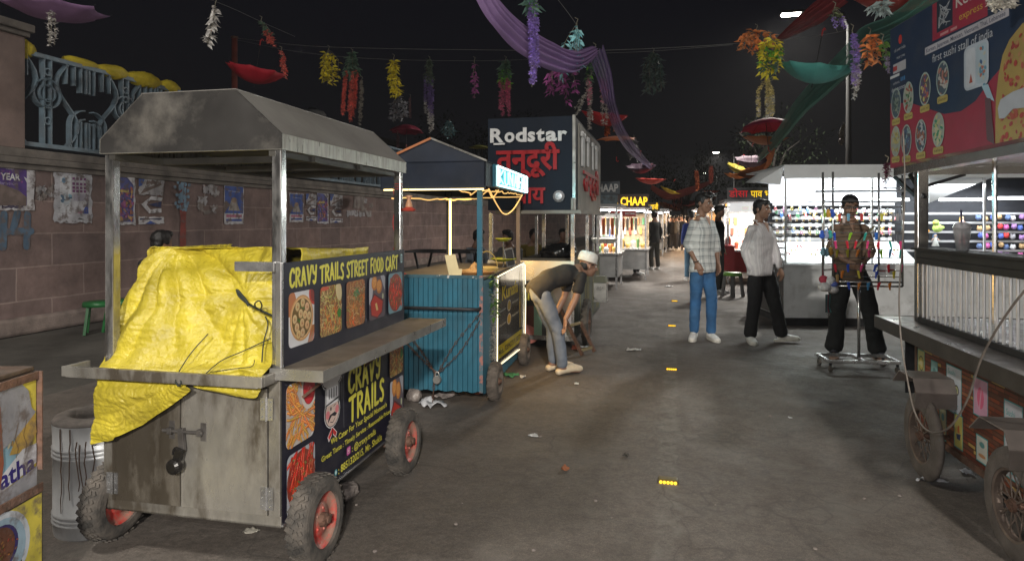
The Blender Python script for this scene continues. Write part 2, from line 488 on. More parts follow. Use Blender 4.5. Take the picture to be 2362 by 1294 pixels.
# reflective lane studs
SB = mat('stud_body', (0.10, 0.075, 0.02), 0.4, 0, 0.2, 60)
SLENS = emat('glowing_stud_lens', (0.95, 0.55, 0.03), 1.7)  # emission stands in for the flash thrown back by the reflectors
def stud():
    t = thing('road_stud', '', 'road stud')
    MB().hexa([(-.055, -.045, 0), (.055, -.045, 0), (.055, .045, 0), (-.055, .045, 0), (-.048, -.022, .022), (.048, -.022, .022), (.048, .022, .022), (-.048, .022, .022)]).build('housing', SB, t, bevel=.003)
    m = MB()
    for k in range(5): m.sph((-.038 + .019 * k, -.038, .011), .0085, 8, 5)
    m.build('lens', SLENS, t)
    return t
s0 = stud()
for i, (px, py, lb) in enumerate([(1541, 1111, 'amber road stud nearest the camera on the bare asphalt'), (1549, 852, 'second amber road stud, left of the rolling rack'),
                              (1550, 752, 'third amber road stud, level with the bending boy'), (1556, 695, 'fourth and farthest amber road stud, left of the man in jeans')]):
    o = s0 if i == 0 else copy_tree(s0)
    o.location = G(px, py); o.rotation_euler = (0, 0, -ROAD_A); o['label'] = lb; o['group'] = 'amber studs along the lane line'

# street lamps
LP = mat('galvanised_pole', (0.008, 0.008, 0.008), 0.8, 0.0, 0.2, 4)
LH = emat('lamp_glass', (1.0, 0.97, 0.86), 40)
def street_lamp(loc, label, power, big=True):
    t = thing('street_lamp', label, 'street lamp', (loc.x, loc.y, 0), -ROAD_A, 'street lamps along the right side')
    h = loc.z
    MB().tube([(1.6, 0, 0), (1.6, 0, h * .5), (1.6, 0, h - .5), (1.45, 0, h - .12), (1.0, 0, h + .05), (0.35, 0, h + .08)], [.09, .08, .06, .05, .04, .035], 10).build('pole', LP, t, True)
    MB().hexa([(-.35, -.15, h), (.35, -.15, h), (.35, .15, h), (-.35, .15, h), (-.3, -.1, h + .1), (.33, -.1, h + .1), (.33, .1, h + .1), (-.3, .1, h + .1)]).build('lamp_head', LP, t, bevel=.02)
    MB().hexa([(-.26, -.11, h - .05), (.2, -.11, h - .05), (.2, .11, h - .05), (-.26, .11, h - .05), (-.3, -.13, h - .004), (.25, -.13, h - .004), (.25, .13, h - .004), (-.3, .13, h - .004)]).build('lamp_glass', LH, t)
    l = lamp('lamp_light', 'AREA', (0, 0, h - .12), power, (1.0, 0.95, 0.86), .8); l.parent = t
street_lamp(P(1826, 33, 20), 'big white street lamp glowing high above the stalls', 1500)
street_lamp(P(1652, 352, 60), 'small white street lamp in the middle distance', 1500)
street_lamp(P(1624, 399, 84), 'farthest and faintest white street lamp', 600)
street_lamp(V((1.0, -10, 6.0)), 'unseen fill lamp added behind the photographer', 5600)  # added lamp, set low and far back as frontal fill for distant fronts
street_lamp(V((-4.5, 1.5, 6.5)), 'unseen fill lamp added on the wall side', 330)  # added out of view to brighten the boundary wall
# ---------------------------------------------------------------- local frames
class Frame:
    def __init__(s, o, a):          # a: rotation about z
        s.o = V(o); s.a = a; s.x = V((math.cos(a), math.sin(a), 0)); s.y = V((-math.sin(a), math.cos(a), 0))
    def ray(s, px, py): return V(((px - CX) / F, 1, -(py - HY) / F))
    def on_y(s, px, py, yl):
        r = s.ray(px, py); t = (yl - (V((0, 0, CH)) - s.o).dot(s.y)) / r.dot(s.y); return s.loc(V((0, 0, CH)) + r * t)
    def on_x(s, px, py, xl):
        r = s.ray(px, py); t = (xl - (V((0, 0, CH)) - s.o).dot(s.x)) / r.dot(s.x); return s.loc(V((0, 0, CH)) + r * t)
    def loc(s, p): d = p - s.o; return V((d.dot(s.x), d.dot(s.y), p.z))
    def w(s, p): return s.o + s.x * p[0] + s.y * p[1] + V((0, 0, p[2]))

def wheel(parent, c, r, w, tyre_m=RUB, rim_m=REDP, knobs=34, spokes=0, tilt=0, side=1):
    """tyre with tread blocks (> rim > hub) turning about local x"""
    e = thing('wheel', None, None, c); e.parent = parent; e.rotation_euler = (0, tilt, 0)
    ri = r * .62; m = MB()
    pr = []
    for k in range(15):
        a = math.pi * (k / 14) - math.pi / 2
        pr.append((ri + (r - ri) * max(0, math.cos(a)) ** .55 * .97, w / 2 * math.sin(a)))
    m.lathe([(ri, -w * .36)] + pr + [(ri, w * .36), (ri * .97, 0), (ri, -w * .36)], 40, 'X')
    for k in range(knobs):
        for sgn in (-1, 1):
            a = 2 * math.pi * (k + (.5 if sgn > 0 else 0)) / knobs
            for q, (ww, rr_) in enumerate(((.16, 1.0), (.40, .965))):
                M_ = Matrix.Rotation(a, 3, 'X')
                p0 = M_ @ V((sgn * w * ww * 0.6, r * rr_, 0)); m.box(p0, (w * .26, r * .028, 2 * math.pi * r / knobs * .52), M_ @ Matrix.Rotation(sgn * .5, 3, 'Y'))
    m.build('tyre', tyre_m, e)
    h = MB()
    if spokes:
        h.lathe([(ri * 1.0, -.02), (ri * 1.03, 0), (ri * 1.0, .02), (ri * .93, .016), (ri * .93, -.016), (ri, -.02)], 36, 'X')
        for k in range(spokes):
            a = 2 * math.pi * k / spokes
            h.bar((side * .012, 0, 0), (0, ri * .96 * math.cos(a), ri * .96 * math.sin(a)), .004, .007)
            h.bar((-side * .03, 0, 0), (0, ri * .96 * math.cos(a + .12), ri * .96 * math.sin(a + .12)), .004, .005)
    else:
        for sgn in (-1, 1):
            h.lathe([(ri * 1.02, sgn * w * .36), (ri * .96, sgn * w * .37), (ri * .93, sgn * w * .26), (ri * .62, sgn * w * .16), (ri * .55, sgn * w * .24), (ri * .2, sgn * w * .26), (.0, sgn * w * .26)], 30, 'X')
            for k in range(5):
                a = 2 * math.pi * k / 5; h.sph((sgn * w * .25, ri * .4 * math.cos(a), ri * .4 * math.sin(a)), .007, 6, 4)
    rim = h.build('rim', rim_m, e, smooth=not spokes)
    q = MB(); q.lathe([(0, side * w * .62), (.014, side * w * .62), (.016, side * w * .5), (.027, side * w * .46), (.030, side * w * .2)], 12, 'X')
    q.bar((side * w * .5, -.03, .0), (side * w * .5, .03, .005), .012)
    q.build('hub', IRON, rim, smooth=False)
    return e

# ---------------------------------------------------------------- THE TALL FOOD CART, FRONT LEFT
A1 = R(-12.4)
FC = Frame((-.933, 2.627, 0), A1)
cart = thing('food_cart', 'tall steel food cart with a sloping roof and black CRAVY TRAILS boards, under yellow tarpaulin', 'food cart', FC.o, A1)
CW, CL = 0.848, 1.305
GRIME = mat('grimy_steel', (0.40, 0.38, 0.345), 0.34, 0.65, 0.25, 5, 0.06, 20, dirt=(0.050, 0.037, 0.023), dscale=2.3, damt=0.9, rvar=0.14, stretch=(1.6, 1.6, .6), drange=(0.41, 0.57))
SOOT = mat('sooty_roof_sheet', (0.055, 0.052, 0.050), 0.33, 0.4, 0.35, 3, 0.06, 20, dirt=(0.26, 0.24, 0.21), dscale=2.3, damt=0.7, rvar=0.12, drange=(0.52, 0.74))
ROOFM = mat('dull_roof_sheet', (0.30, 0.285, 0.265), 0.42, 0.5, 0.12, 3, 0.05, 20, dirt=(0.08, 0.07, 0.06), dscale=2.2, damt=0.6)
POST = mat('post_steel', (0.55, 0.54, 0.53), 0.18, 0.95, 0.2, 9, 0.05, 30, rvar=.08, dirt=(0.04, 0.035, 0.025), dscale=9, damt=0.8, stretch=(1, 1, .35))
NAVY = lin(26, 26, 42)
GRIME2 = mat('blackened_steel', (0.28, 0.25, 0.21), 0.34, 0.6, 0.25, 5, 0.06, 20, dirt=(0.035, 0.027, 0.018), dscale=2.1, damt=0.9, rvar=0.14, stretch=(1.6, 1.6, .6), drange=(0.34, 0.52))
# body
b = MB()
b.bb((-CW, 0.0, .17), (-.0, .012, .215))                       # bottom front rail
b.bb((-CW, 0, .215), (-CW + .012, CL, .76)); b.bb((-.014, .02, .175), (-.002, CL, .79))
b.bb((-CW, CL - .012, .17), (0, CL, .78)); b.bb((-CW, 0, .17), (0, CL, .18))
b.bb((-.055, -.003, .213), (-.003, .01, .775)); b.bb((-CW, -.003, .213), (-CW + .05, .01, .775)); b.bb((-CW + .05, -.001, .735), (-.055, .011, .775))
b.build('body', GRIME, cart, bevel=.0025)
for x0, x1 in ((-CW + .053, -.465), (-.455, -.058)):
    dr = MB().bb((x0, -.010, .218), (x1, .003, .732)).bb((x0, -.014, .218), (x0 + .012, -.009, .732)).build('door', GRIME if x0 > -.5 else GRIME2, cart, bevel=.002)
for z in (.29, .65):
    for x in (-.057, -CW + .052):
        h = MB().bb((x - .028, -.014, z - .045), (x - .003, -.0105, z + .045)).bb((x + .003, -.014, z - .045), (x + .028, -.0105, z + .045))
        h.tube([(x, -.015, z - .047), (x, -.015, z + .047)], .0045, 8)
        for dx in (-.018, .018):
            for k in (-1, 0, 1): h.sph((x + dx, -.0145, z + .03 * k), .0035, 6, 4)
        h.build('hinge', STEELB, cart)
bt = MB()
for x in (-.50, -.35): bt.bb((x - .013, -.013, .50), (x + .013, -.010, .575))
bt.tube([(-.535, -.024, .537), (-.345, -.024, .537)], .0075, 8)
for x in (-.50, -.445, -.36): bt.box((x, -.02, .537), (.022, .024, .026))
bt.hexa([(-.45, -.034, .46), (-.425, -.034, .46), (-.42, -.022, .46), (-.45, -.022, .46), (-.455, -.036, .54), (-.43, -.036, .54), (-.43, -.022, .54), (-.455, -.022, .54)])
bt.build('door_bolt', mat('old_bolt', (.13, .12, .115), .45, .6, .3, 20, .1), cart, bevel=.0015)
pk = MB(); pk.tube([(-.452 + .016 * math.cos(a), -.044, .447 + .03 * math.sin(a)) for a in [math.pi * k / 8 for k in range(9)]], .005, 8)
pk.lathe([(0, -.078), (.02, -.078), (.031, -.070), (.033, -.05), (.03, -.036), (0, -.034)], 18, 'Y', (-.45, 0, .405)); pk.box((-.44, -.05, .44), (.03, .02, .07), Matrix.Rotation(.3, 3, 'Y'))
pk.build('padlock', mat('padlock_black', (.02, .018, .017), .25, .4, .3, 20), cart, smooth=False)
# posts (inner legs of the roof)
for x, y in ((-.022, .022), (-CW + .022, .022), (-.022, CL - .022), (-CW + .022, CL - .022)):
    MB().bb((x - .021, y - .021, .765), (x + .021, y + .021, 1.715)).build('post', POST, cart, bevel=.004)
MB().bb((-.014, -.004, .80), (.016, -.022, 1.245)).build('corner_tube', STEELB, cart, bevel=.005)
MB().bb((-.20, -.020, 1.205), (-.018, -.002, 1.245)).build('board_bracket', STEELB, cart, bevel=.003)
# roof: front trapezoid, two slopes, fascia, flat top
z0, z1, z2 = 1.70, 1.762, 1.948; ins = .21; ov = .012
fl, fr = -CW - ov, ov; yb0, yb1 = -.012, CL + .02
pt = lambda x, y, z: (x, y, z)
rf = MB()
rf.prism([(fl, z0), (fr, z0), (fr, z1), (fr - ins, z2), (fl + ins, z2), (fl, z1)], (0, yb0, 0), (1, 0, 0), (0, 0, 1), -.004)
rf.build('front_gable', SOOT, cart)
sl = MB()
sl.hexa([(fr, yb0, z1), (fr, yb1, z1), (fr - .004, yb1, z1 - .003), (fr - .004, yb0, z1 - .003), (fr - ins, yb0, z2), (fr - ins, yb1, z2), (fr - ins - .004, yb1, z2 - .003), (fr - ins - .004, yb0, z2 - .003)])
sl.hexa([(fl, yb0, z1), (fl, yb1, z1), (fl + .004, yb1, z1 - .003), (fl + .004, yb0, z1 - .003), (fl + ins, yb0, z2), (fl + ins, yb1, z2), (fl + ins + .004, yb1, z2 - .003), (fl + ins + .004, yb0, z2 - .003)])
sl.bb((fl + ins, yb0, z2 - .001), (fr - ins, yb1, z2 + .003))
sl.prism([(fl, z0), (fr, z0), (fr, z1), (fr - ins, z2), (fl + ins, z2), (fl, z1)], (0, yb1, 0), (1, 0, 0), (0, 0, 1), .003)
sl.build('roof_sheet', ROOFM, cart)
fa = MB()
fa.bb((fr - .004, yb0, z0 + .001), (fr, yb1, z1 - .001)).bb((fl, yb0, z0 + .001), (fl + .004, yb1, z1 - .001))
fa.bb((fr - .035, yb0, z0 - .002), (fr, yb1, z0 + .001)).bb((fl, yb0, z0 - .002), (fl + .035, yb1, z0 + .001)).bb((fl + .035, yb0, z0 - .002), (fr - .035, yb0 + .03, z0 + .001))
fa.build('fascia', mat('fascia_steel', (.33, .32, .29), .38, .7, .3, 7, .05, 30, rvar=.15, dirt=(.08, .07, .05), dscale=5, damt=.6, stretch=(1, 6, 1)), cart)
fr_ = MB()
for y in (.30, CL * .5 + .1, CL - .03): fr_.bar((fl + .02, y, z0 - .01), (fr - .02, y, z0 - .01), .03)
fr_.bar((-.04, 0, z0 - .012), (-.04, CL, z0 - .012), .03); fr_.bar((-CW + .04, 0, z0 - .012), (-CW + .04, CL, z0 - .012), .03)
fr_.bb((-CW + .05, .5, z0 + .05), (-.05, CL, z0 + .06))
fr_.build('roof_frame', mat('inside_frame', (.10, .095, .085), .5, .5, .3, 8), cart)
# shelf rail at the front, counter at the side
ra = MB()
ra.bb((-CW - .09, -.125, .765), (-.005, -.105, .806)).bb((-.025, -.105, .765), (-.005, .0, .806)).bb((-CW - .09, -.105, .765), (-CW - .07, .0, .806))
ra.bb((-CW - .07, -.125, .762), (-.025, .02, .766))
ra.build('front_rail', GRIME, cart, bevel=.003)
COUNT = mat('dusty_counter', (.20, .165, .13), .55, .3, .25, 4, .1, 30, dirt=(.045, .035, .028), dscale=3, damt=.8, rvar=.15, drange=(.42, .7))
ct = MB(); ct.hexa([(.003, -.03, .785), (.20, -.03, .785), (.235, CL + .09, .785), (.003, CL + .09, .785), (.003, -.03, .818), (.20, -.03, .818), (.235, CL + .09, .818), (.003, CL + .09, .818)])
ct.build('side_counter', COUNT, cart, bevel=.004)
ct = MB(); ct.hexa([(.2005, -.0302, .776), (.205, -.0302, .776), (.240, CL + .09, .776), (.2355, CL + .09, .776), (.2005, -.0302, .822), (.205, -.0302, .822), (.240, CL + .09, .822), (.2355, CL + .09, .822)])
ct.bb((-.03, -.0345, .776), (.205, -.0305, .822))
ct.build('counter_edge', STEEL, cart)
for y in (.15, .75): MB().bar((.17, y, .785), (.01, y, .66), .012).build('counter_strut', IRON, cart)

def food(pr, kind, x0, y0, x1, y1, rad=.02, sd=1):
    """printed food picture in a rounded frame"""
    rr = random.Random(sd); w, h = x1 - x0, y1 - y0; old = pr.clip
    fr = rrect(x0, y0, x1, y1, rad); pr.poly(fr, (.62, .62, .64)); pr.clip = fr; q = pr
    U = lambda a, b: (x0 + a * w, y0 + b * h); rc = lambda c, k=.25: tuple(max(0, v * rr.uniform(1 - k, 1 + k)) for v in c)
    if kind == 'momo':
        q.poly(ell(*U(.03, .82), w * .25, w * .28), (.45, .16, .06)); q.poly(ell(*U(1, .92), w * .22, w * .25), (.5, .04, .02)); q.poly(ell(*U(1, .92), w * .16, w * .19), (.22, .03, .02))
        for k in range(5): q.stroke([U(.9 + .03 * k, .3), U(.72 + .05 * k, -.05)], .007, rc((.42, .12, .05)))
        q.poly(ell(*U(.5, .5), w * .46, h * .43, 30), (.55, .30, .12)); q.poly(ell(*U(.5, .5), w * .42, h * .395, 30), (.68, .42, .2)); q.poly(ell(*U(.5, .5), w * .39, h * .365, 30), (.16, .10, .03))
        for _ in range(60):
            a, r_ = rr.uniform(0, 6.28), rr.uniform(0, .36); q.poly(ell(*U(.5 + r_ * math.cos(a), .5 + r_ * math.sin(a)), w * .035, w * .02, 6, rr.uniform(0, 3)), rc((.06, .16, .03), .6))
        for a, b in ((.33, .72), (.53, .78), (.7, .68), (.45, .58), (.62, .54), (.78, .5), (.22, .5), (.5, .4), (.3, .34), (.7, .34), (.52, .22), (.36, .2)):
            cx, cy = U(a, b); q.poly(ell(cx, cy, w * .093, w * .105, 14), (.33, .19, .08)); q.poly(ell(cx - .001, cy + .002, w * .078, w * .088, 14), rc((.66, .47, .24), .1))
            for k in range(9):
                t = 6.28 * k / 9; q.stroke([(cx, cy), (cx + w * .06 * math.cos(t), cy + w * .07 * math.sin(t))], .0016, (.34, .19, .08), False)
            q.poly(ell(cx, cy, w * .02, w * .02, 8), (.45, .12, .03))
    elif kind in ('noodle', 'mix', 'noodle2'):
        q.rect(x0, y0, x1, y1, (.25, .12, .05) if kind != 'mix' else (.30, .13, .05))
        pal = [(.62, .52, .16), (.52, .46, .14), (.7, .6, .28), (.62, .09, .02), (.55, .18, .03), (.1, .25, .04)] if kind != 'mix' else [(.6, .2, .05), (.5, .3, .1), (.62, .42, .2), (.55, .08, .03), (.12, .22, .04), (.35, .12, .08)]
        wt = [6, 5, 4, 2, 2, 1]
        for _ in range(230):
            c = rc(rr.choices(pal, wt)[0], .2); cx, cy = U(rr.random(), rr.random()); a = rr.uniform(0, 6.28); rad2 = rr.uniform(.012, .05); sp = rr.uniform(.6, 2.2)
            ptsn = [(cx + rad2 * math.cos(a + sp * k / 5), cy + rad2 * math.sin(a + sp * k / 5)) for k in range(6)]
            q.stroke(ptsn, rr.uniform(.002, .0042), c, False)
        for _ in range(14):
            cx, cy = U(rr.random(), rr.random() * .55); a = rr.uniform(.6, 2.4); q.stroke([(cx, cy), (cx + .03 * math.cos(a), cy + .03 * math.sin(a))], .0055, rc((.72, .17, .03)))
        if kind != 'mix':
            q.poly(ell(*U(.85, .85), w * .14, h * .2, 14, .3), (.66, .55, .3)); q.poly(ell(*U(.87, .4), w * .1, h * .1, 10), (.05, .2, .03)); q.poly(ell(*U(.2, .96), w * .2, h * .04, 10), (.6, .1, .05))
        else:
            for _ in range(60):
                cx, cy = U(rr.gauss(.52, .1), rr.gauss(.72, .07)); a = rr.uniform(0, 6.28); q.stroke([(cx, cy), (cx + .012 * math.cos(a), cy + .012 * math.sin(a))], .003, rc((.06, .30, .12), .4), False)
    elif kind == 'fries':
        q.poly(ell(*U(.5, .45), w * .6, h * .55), (.5, .45, .42))
        for k in range(150):
            cx, cy = U(rr.uniform(-.05, 1.05), rr.uniform(.03, .98)); a = rr.gauss(math.atan2(cy - U(.5, .5)[1], cx - U(.5, .5)[0]), .45); L_ = rr.uniform(.045, .085); c = rc((.72, .29, .06), .22)
            dx, dy = L_ / 2 * math.cos(a), L_ / 2 * math.sin(a)
            q.stroke([(cx - dx, cy - dy), (cx + dx, cy + dy)], .0105, (c[0] * .55, c[1] * .32, c[2] * .4), False); q.stroke([(cx - dx, cy - dy), (cx + dx, cy + dy)], .008, c, False)
            q.stroke([(cx - dx, cy - dy + .002), (cx + dx, cy + dy + .002)], .0025, (min(1, c[0] * 1.25), c[1] * 1.7, c[2] * 2.6), False)
        q.poly(ell(*U(.78, .80), w * .29, w * .38, 22), (.66, .6, .55)); q.poly(ell(*U(.79, .82), w * .235, w * .32, 22), (.35, .02, .03)); q.poly(ell(*U(.79, .8), w * .2, w * .28, 22), (.62, .03, .04)); q.stroke([U(.74, .8), U(.8, .85), U(.86, .8), U(.8, .76)], .004, (.75, .2, .2))
    elif kind in ('redstrip', 'tikka'):
        q.rect(x0, y0, x1, y1, (.40, .42, .46) if kind == 'redstrip' else (.16, .30, .36)); q.poly(ell(*U(.5, .5), w * .5, h * .48), (.25, .05, .03))
        for _ in range(70 if kind == 'redstrip' else 40):
            cx, cy = U(rr.uniform(.12, .92), rr.uniform(.08, .92)); a = rr.gauss(1.3, .35); L_ = rr.uniform(.04, .09) if kind == 'redstrip' else rr.uniform(.01, .03); dx, dy = L_ / 2 * math.cos(a), L_ / 2 * math.sin(a); c = rc((.60, .045, .02), .35); wd = .016
            q.stroke([(cx - dx, cy - dy), (cx + .003, cy), (cx + dx, cy + dy)], wd, (c[0] * .5, c[1] * .5, c[2] * .5)); q.stroke([(cx - dx, cy - dy), (cx + .003, cy), (cx + dx, cy + dy)], wd * .75, c)
            q.stroke([(cx - dx * .6, cy - dy * .6 + .002), (cx + dx * .4, cy + dy * .4 + .002)], .003, (.8, .25, .14), False)
        for _ in range(130):
            cx, cy = U(rr.uniform(.12, .9), rr.uniform(.1, .9)); q.poly(ell(cx, cy, .0018, .0012, 5), (.75, .55, .35))
        for _ in range(16):
            cx, cy = U(rr.uniform(.15, .85), rr.uniform(.1, .95)); q.poly(ell(cx, cy, .008, .0045, 8, rr.uniform(0, 3)), rc((.18, .22, .05)))
    elif kind == 'roll':
        q.rect(x0, y0, x1, y1, (.10, .08, .10)); q.poly([U(0, .4), U(0, 1), U(.3, .98), U(.12, .3)], (.45, .45, .5)); q.poly([U(.7, 1), U(.98, .62), U(1, 1)], (.35, .36, .4))
        for a, b in ((.32, .85), (.62, .75)):
            q.poly(ell(*U(a, b), w * .18, h * .17, 14), (.5, .17, .03)); q.poly(ell(*U(a - .02, b + .02), w * .13, h * .13, 14), (.66, .28, .06))
            for _ in range(12): q.poly(ell(*U(a + rr.uniform(-.12, .12), b + rr.uniform(-.12, .12)), .003, .002, 5), (.75, .45, .15))
        q.poly([U(.06, .42), U(.3, .62), U(.9, .4), U(.82, .12), U(.5, 0), U(.1, .1)], (.10, .015, .02)); q.poly([U(.1, .42), U(.32, .57), U(.84, .38), U(.77, .14), U(.5, .04), U(.15, .12)], (.48, .03, .015))
        q.poly([U(.36, .36), U(.46, .38), U(.56, .2), U(.44, .19)], (.7, .52, .2)); q.poly(ell(*U(.85, .5), w * .05, h * .07), (.5, .55, .35))
    pr.clip = old

# upper board: x along cart length, y up. plane local x=+.004, facing +x; u = +y
YEL = lin(222, 214, 78)
up = Print((.006, .0, 0), (0, 1, 0), (0, 0, 1)); Z0, Z1 = .825, 1.238
up.poly([(.0, Z0 - .01), (CL, Z0 - .01), (CL, Z1), (0, Z1)], NAVY)
brush(up, 'CRAVY TRAILS STREET FOOD CART', .055, 1.135, .075, 1.15, YEL, .19, 0.0, .05)
for k, kd in enumerate(('momo', 'noodle', 'mix', 'roll', 'tikka')):
    a = .045 + k * .252; food(up, kd, a, .885, a + .205, 1.112, .022, k + 3)
up.rect(1.225, 1.165, 1.25, 1.215, (.35, .55, .6)); up.rect(1.23, 1.172, 1.245, 1.208, (.12, .2, .2))
MB().bb((-.001, .0, .822), (.005, CL, Z1 + .002)).build('upper_board', mat('board_edge', lin(30, 30, 46), .5), cart)
up.build('upper_banner', PRINT, cart)
lo = Print((.004, 0, 0), (0, 1, 0), (0, 0, 1)); lo.poly([(.0, .185), (CL, .185), (CL, .775), (0, .775)], NAVY)
food(lo, 'fries', .03, .47, .255, .735, .03, 4); food(lo, 'redstrip', .03, .19, .255, .445, .03, 9)
food(lo, 'noodle2', 1.075, .52, 1.27, .80, .02, 12); food(lo, 'roll', 1.075, .20, 1.27, .50, .02, 6)
brush(lo, 'CRAVY', .565, .566, .118, .375, YEL, .185, .0, .04)
brush(lo, 'TRAILS', .575, .425, .118, .41, YEL, .185, .0, .04)
for t, x, y, h, w in (("We Cater For Your Special Moment's", .385, .378, .028, .64), ("Great Taste : Timely Service : Reasonable Prices", .30, .328, .025, .78), (": @cravy.trails", .60, .272, .032, .28), (": 8851320215, Mr. Shukla", .46, .215, .036, .50)):
    lo.text(t, x, y, h, YEL, w, bold=.018)
lo.poly(rrect(.545, .27, .585, .31, .009), (.55, .06, .35)); lo.poly(rrect(.552, .277, .578, .303, .006), (.8, .5, .6)); lo.poly(rrect(.555, .28, .575, .30, .005), (.6, .1, .25)); lo.poly(ell(.565, .29, .006, .006, 10), (.8, .6, .7))
lo.poly(ell(.435, .232, .014, .016, 12), (.1, .35, .4)); lo.poly(ell(.435, .232, .008, .009, 10), (.6, .8, .8))
# cook emblem: hat, face, moustache, scarf
def chef(q, x, y, s):
    W_ = (.78, .78, .80); K = (.02, .02, .03); e = lambda a, b, rx, ry, c, r=0: q.poly(ell(x + a * s, y + b * s, rx * s, ry * s, 22, r), c)
    for c, gr in ((W_, .035), (K, .018)):
        e(.0, .33, .30 + gr, .30 + gr, c); q.rect(x - (.26 + gr) * s, y + .5 * s, x + (.26 + gr) * s, y + 1.0 * s, c)
        for a, b, r_ in ((-.25, 1.02, .15), (.0, 1.1, .17), (.25, 1.03, .15)): e(a, b, r_ + gr, r_ + gr * .9, c)
    SK = (.66, .50, .44); e(0, .31, .285, .28, SK)
    q.poly([(x - .255 * s, y + .48 * s), (x + .255 * s, y + .48 * s), (x + .25 * s, y + 1.0 * s), (x - .25 * s, y + 1.0 * s)], W_)
    for a, b, r_ in ((-.25, 1.02, .14), (.0, 1.1, .16), (.25, 1.03, .14), (.0, .95, .16)): e(a, b, r_, r_, W_)
    for a in (-.13, -.03, .07, .17): q.stroke([(x + a * s, y + .62 * s), (x + a * s, y + .80 * s)], .035 * s, K)
    q.stroke([(x - .27 * s, y + .50 * s), (x, y + .53 * s), (x + .27 * s, y + .56 * s)], .035 * s, K)
    e(-.19, .30, .085, .085, (.72, .22, .25)); e(.2, .33, .075, .085, (.72, .22, .25))
    e(-.06, .40, .028, .04, K); q.stroke([(x + .06 * s, y + .42 * s), (x + .13 * s, y + .45 * s)], .018 * s, K); e(0, .31, .055, .055, (.72, .56, .50))
    q.poly([(x - .02 * s, y + .25 * s), (x - .2 * s, y + .12 * s), (x - .17 * s, y + .2 * s), (x - .1 * s, y + .28 * s), (x, y + .29 * s), (x + .1 * s, y + .30 * s), (x + .2 * s, y + .24 * s), (x + .12 * s, y + .2 * s)], K)
    q.stroke([(x - .08 * s, y + .13 * s), (x + .02 * s, y + .10 * s), (x + .12 * s, y + .17 * s)], .016 * s, K)
    for sg in (-1, 1):
        q.poly([(x, y + .02 * s), (x + sg * .2 * s, y - .15 * s), (x + sg * .15 * s, y - .26 * s), (x + sg * .03 * s, y - .16 * s)], W_); q.poly([(x, y + .0 * s), (x + sg * .18 * s, y - .15 * s), (x + sg * .14 * s, y - .23 * s), (x + sg * .03 * s, y - .14 * s)], (.62, .03, .03))
chef(lo, .40, .455, .225)
lo.stroke([(.49, .76), (.495, .56)], .002, (.3, .3, .3)); lo.stroke([(.505, .76), (.515, .42)], .002, (.25, .25, .27))
lo.build('lower_banner', PRINT, cart)
MB().bb((-.001, 0, .176), (.010, CL, .184)).build('banner_trim', STEELB, cart)
# axle and wheels
for y in (.20, CL - .25): MB().bar((-CW - .02, y, .16), (.08, y, .16), .03).build('axle', IRON, cart)
for (x, y, sd) in ((.105, .09, 1), (-CW - .027, .095, -1), (.10, CL - .24, 1), (-CW - .03, CL - .24, -1)):
    wheel(cart, (x, y, .178), .180, .10, side=sd, tilt=-.05 * sd)

CORD = mat('black_cord', (.012, .018, .014), .7)
# ---------------------------------------------------------------- tarpaulin over the cart
TARP = mat('yellow_tarpaulin', (0.50, 0.405, 0.03), 0.45, 0, 0.18, 9, 0.8, 45, dirt=(0.22, 0.165, 0.04), dscale=3.2, damt=0.55, spec=0.6, drange=(.42, .72))
def nz(x, y, z=0.0, s=0): return noise.noise(V((x + s * 9.1, y - s * 4.7, z)))
def sheet(rows, nu, nv, amp, apex, seed):
    """rows: list of (local y, [pixel points]); wrinkled surface through them"""
    ctrl = [[FC.on_y(px, py, yl if not isinstance(yl, (list, tuple)) else yl[k]) for k, (px, py) in enumerate(pp)] for yl, pp in rows]
    nc, nr = len(ctrl[0]), len(ctrl)
    def cr(a, b, c, d, t): return 0.5 * ((2 * b) + (c - a) * t + (2 * a - 5 * b + 4 * c - d) * t * t + (3 * b - 3 * c + d - a) * t ** 3)
    def at(u, v):
        x = u * (nc - 1); i = min(int(x), nc - 2); fu = x - i; y = v * (nr - 1); j = min(int(y), nr - 2); fv = y - j
        R_ = []
        for jj in (j - 1, j, j + 1, j + 2):
            r_ = ctrl[max(0, min(nr - 1, jj))]; g_ = lambda k: r_[max(0, min(nc - 1, k))]
            R_.append(cr(g_(i - 1), g_(i), g_(i + 1), g_(i + 2), fu))
        return cr(*R_, fv)
    def fn(u, v):
        p = at(u, v); d = 0
        for ax, az, fr_, am in apex:
            ang = math.atan2(p.z - az, p.x - ax); rr_ = math.hypot(p.z - az, p.x - ax)
            d += am * (abs(math.sin(ang * fr_ + 1.3 * nz(p.x * 3, p.z * 3, 0, seed))) - .5) * min(1, rr_ * 4) * math.exp(-rr_ * 1.6)
        d += amp * (1 - 2 * abs(nz(p.x * 4, p.z * 6, p.y * 3, seed))) + amp * .5 * (1 - 2.4 * abs(nz(p.x * 16 + 9 * nz(p.x * 4, p.z * 4), p.z * 34, p.y * 9, seed + 1))) + amp * .22 * (1 - 2 * abs(nz(p.x * 60, p.z * 44, 0, seed)))
        return p + V((nz(p.x * 6, p.z * 6, 3, seed) * amp * .6, -d, nz(p.z * 9, p.x * 9, 5, seed) * amp * .5))
    return MB().grid(fn, nu, nv)
tarp = thing('tarpaulin', 'crumpled yellow tarpaulin draped over the steel food cart and tied with cord', 'tarpaulin', FC.o, A1)
ap = FC.on_y(385, 572, .2); kn = FC.on_y(572, 690, .1)
apx = [(ap.x, ap.z + .02, 8, .045), (kn.x, kn.z, 7, .03)]
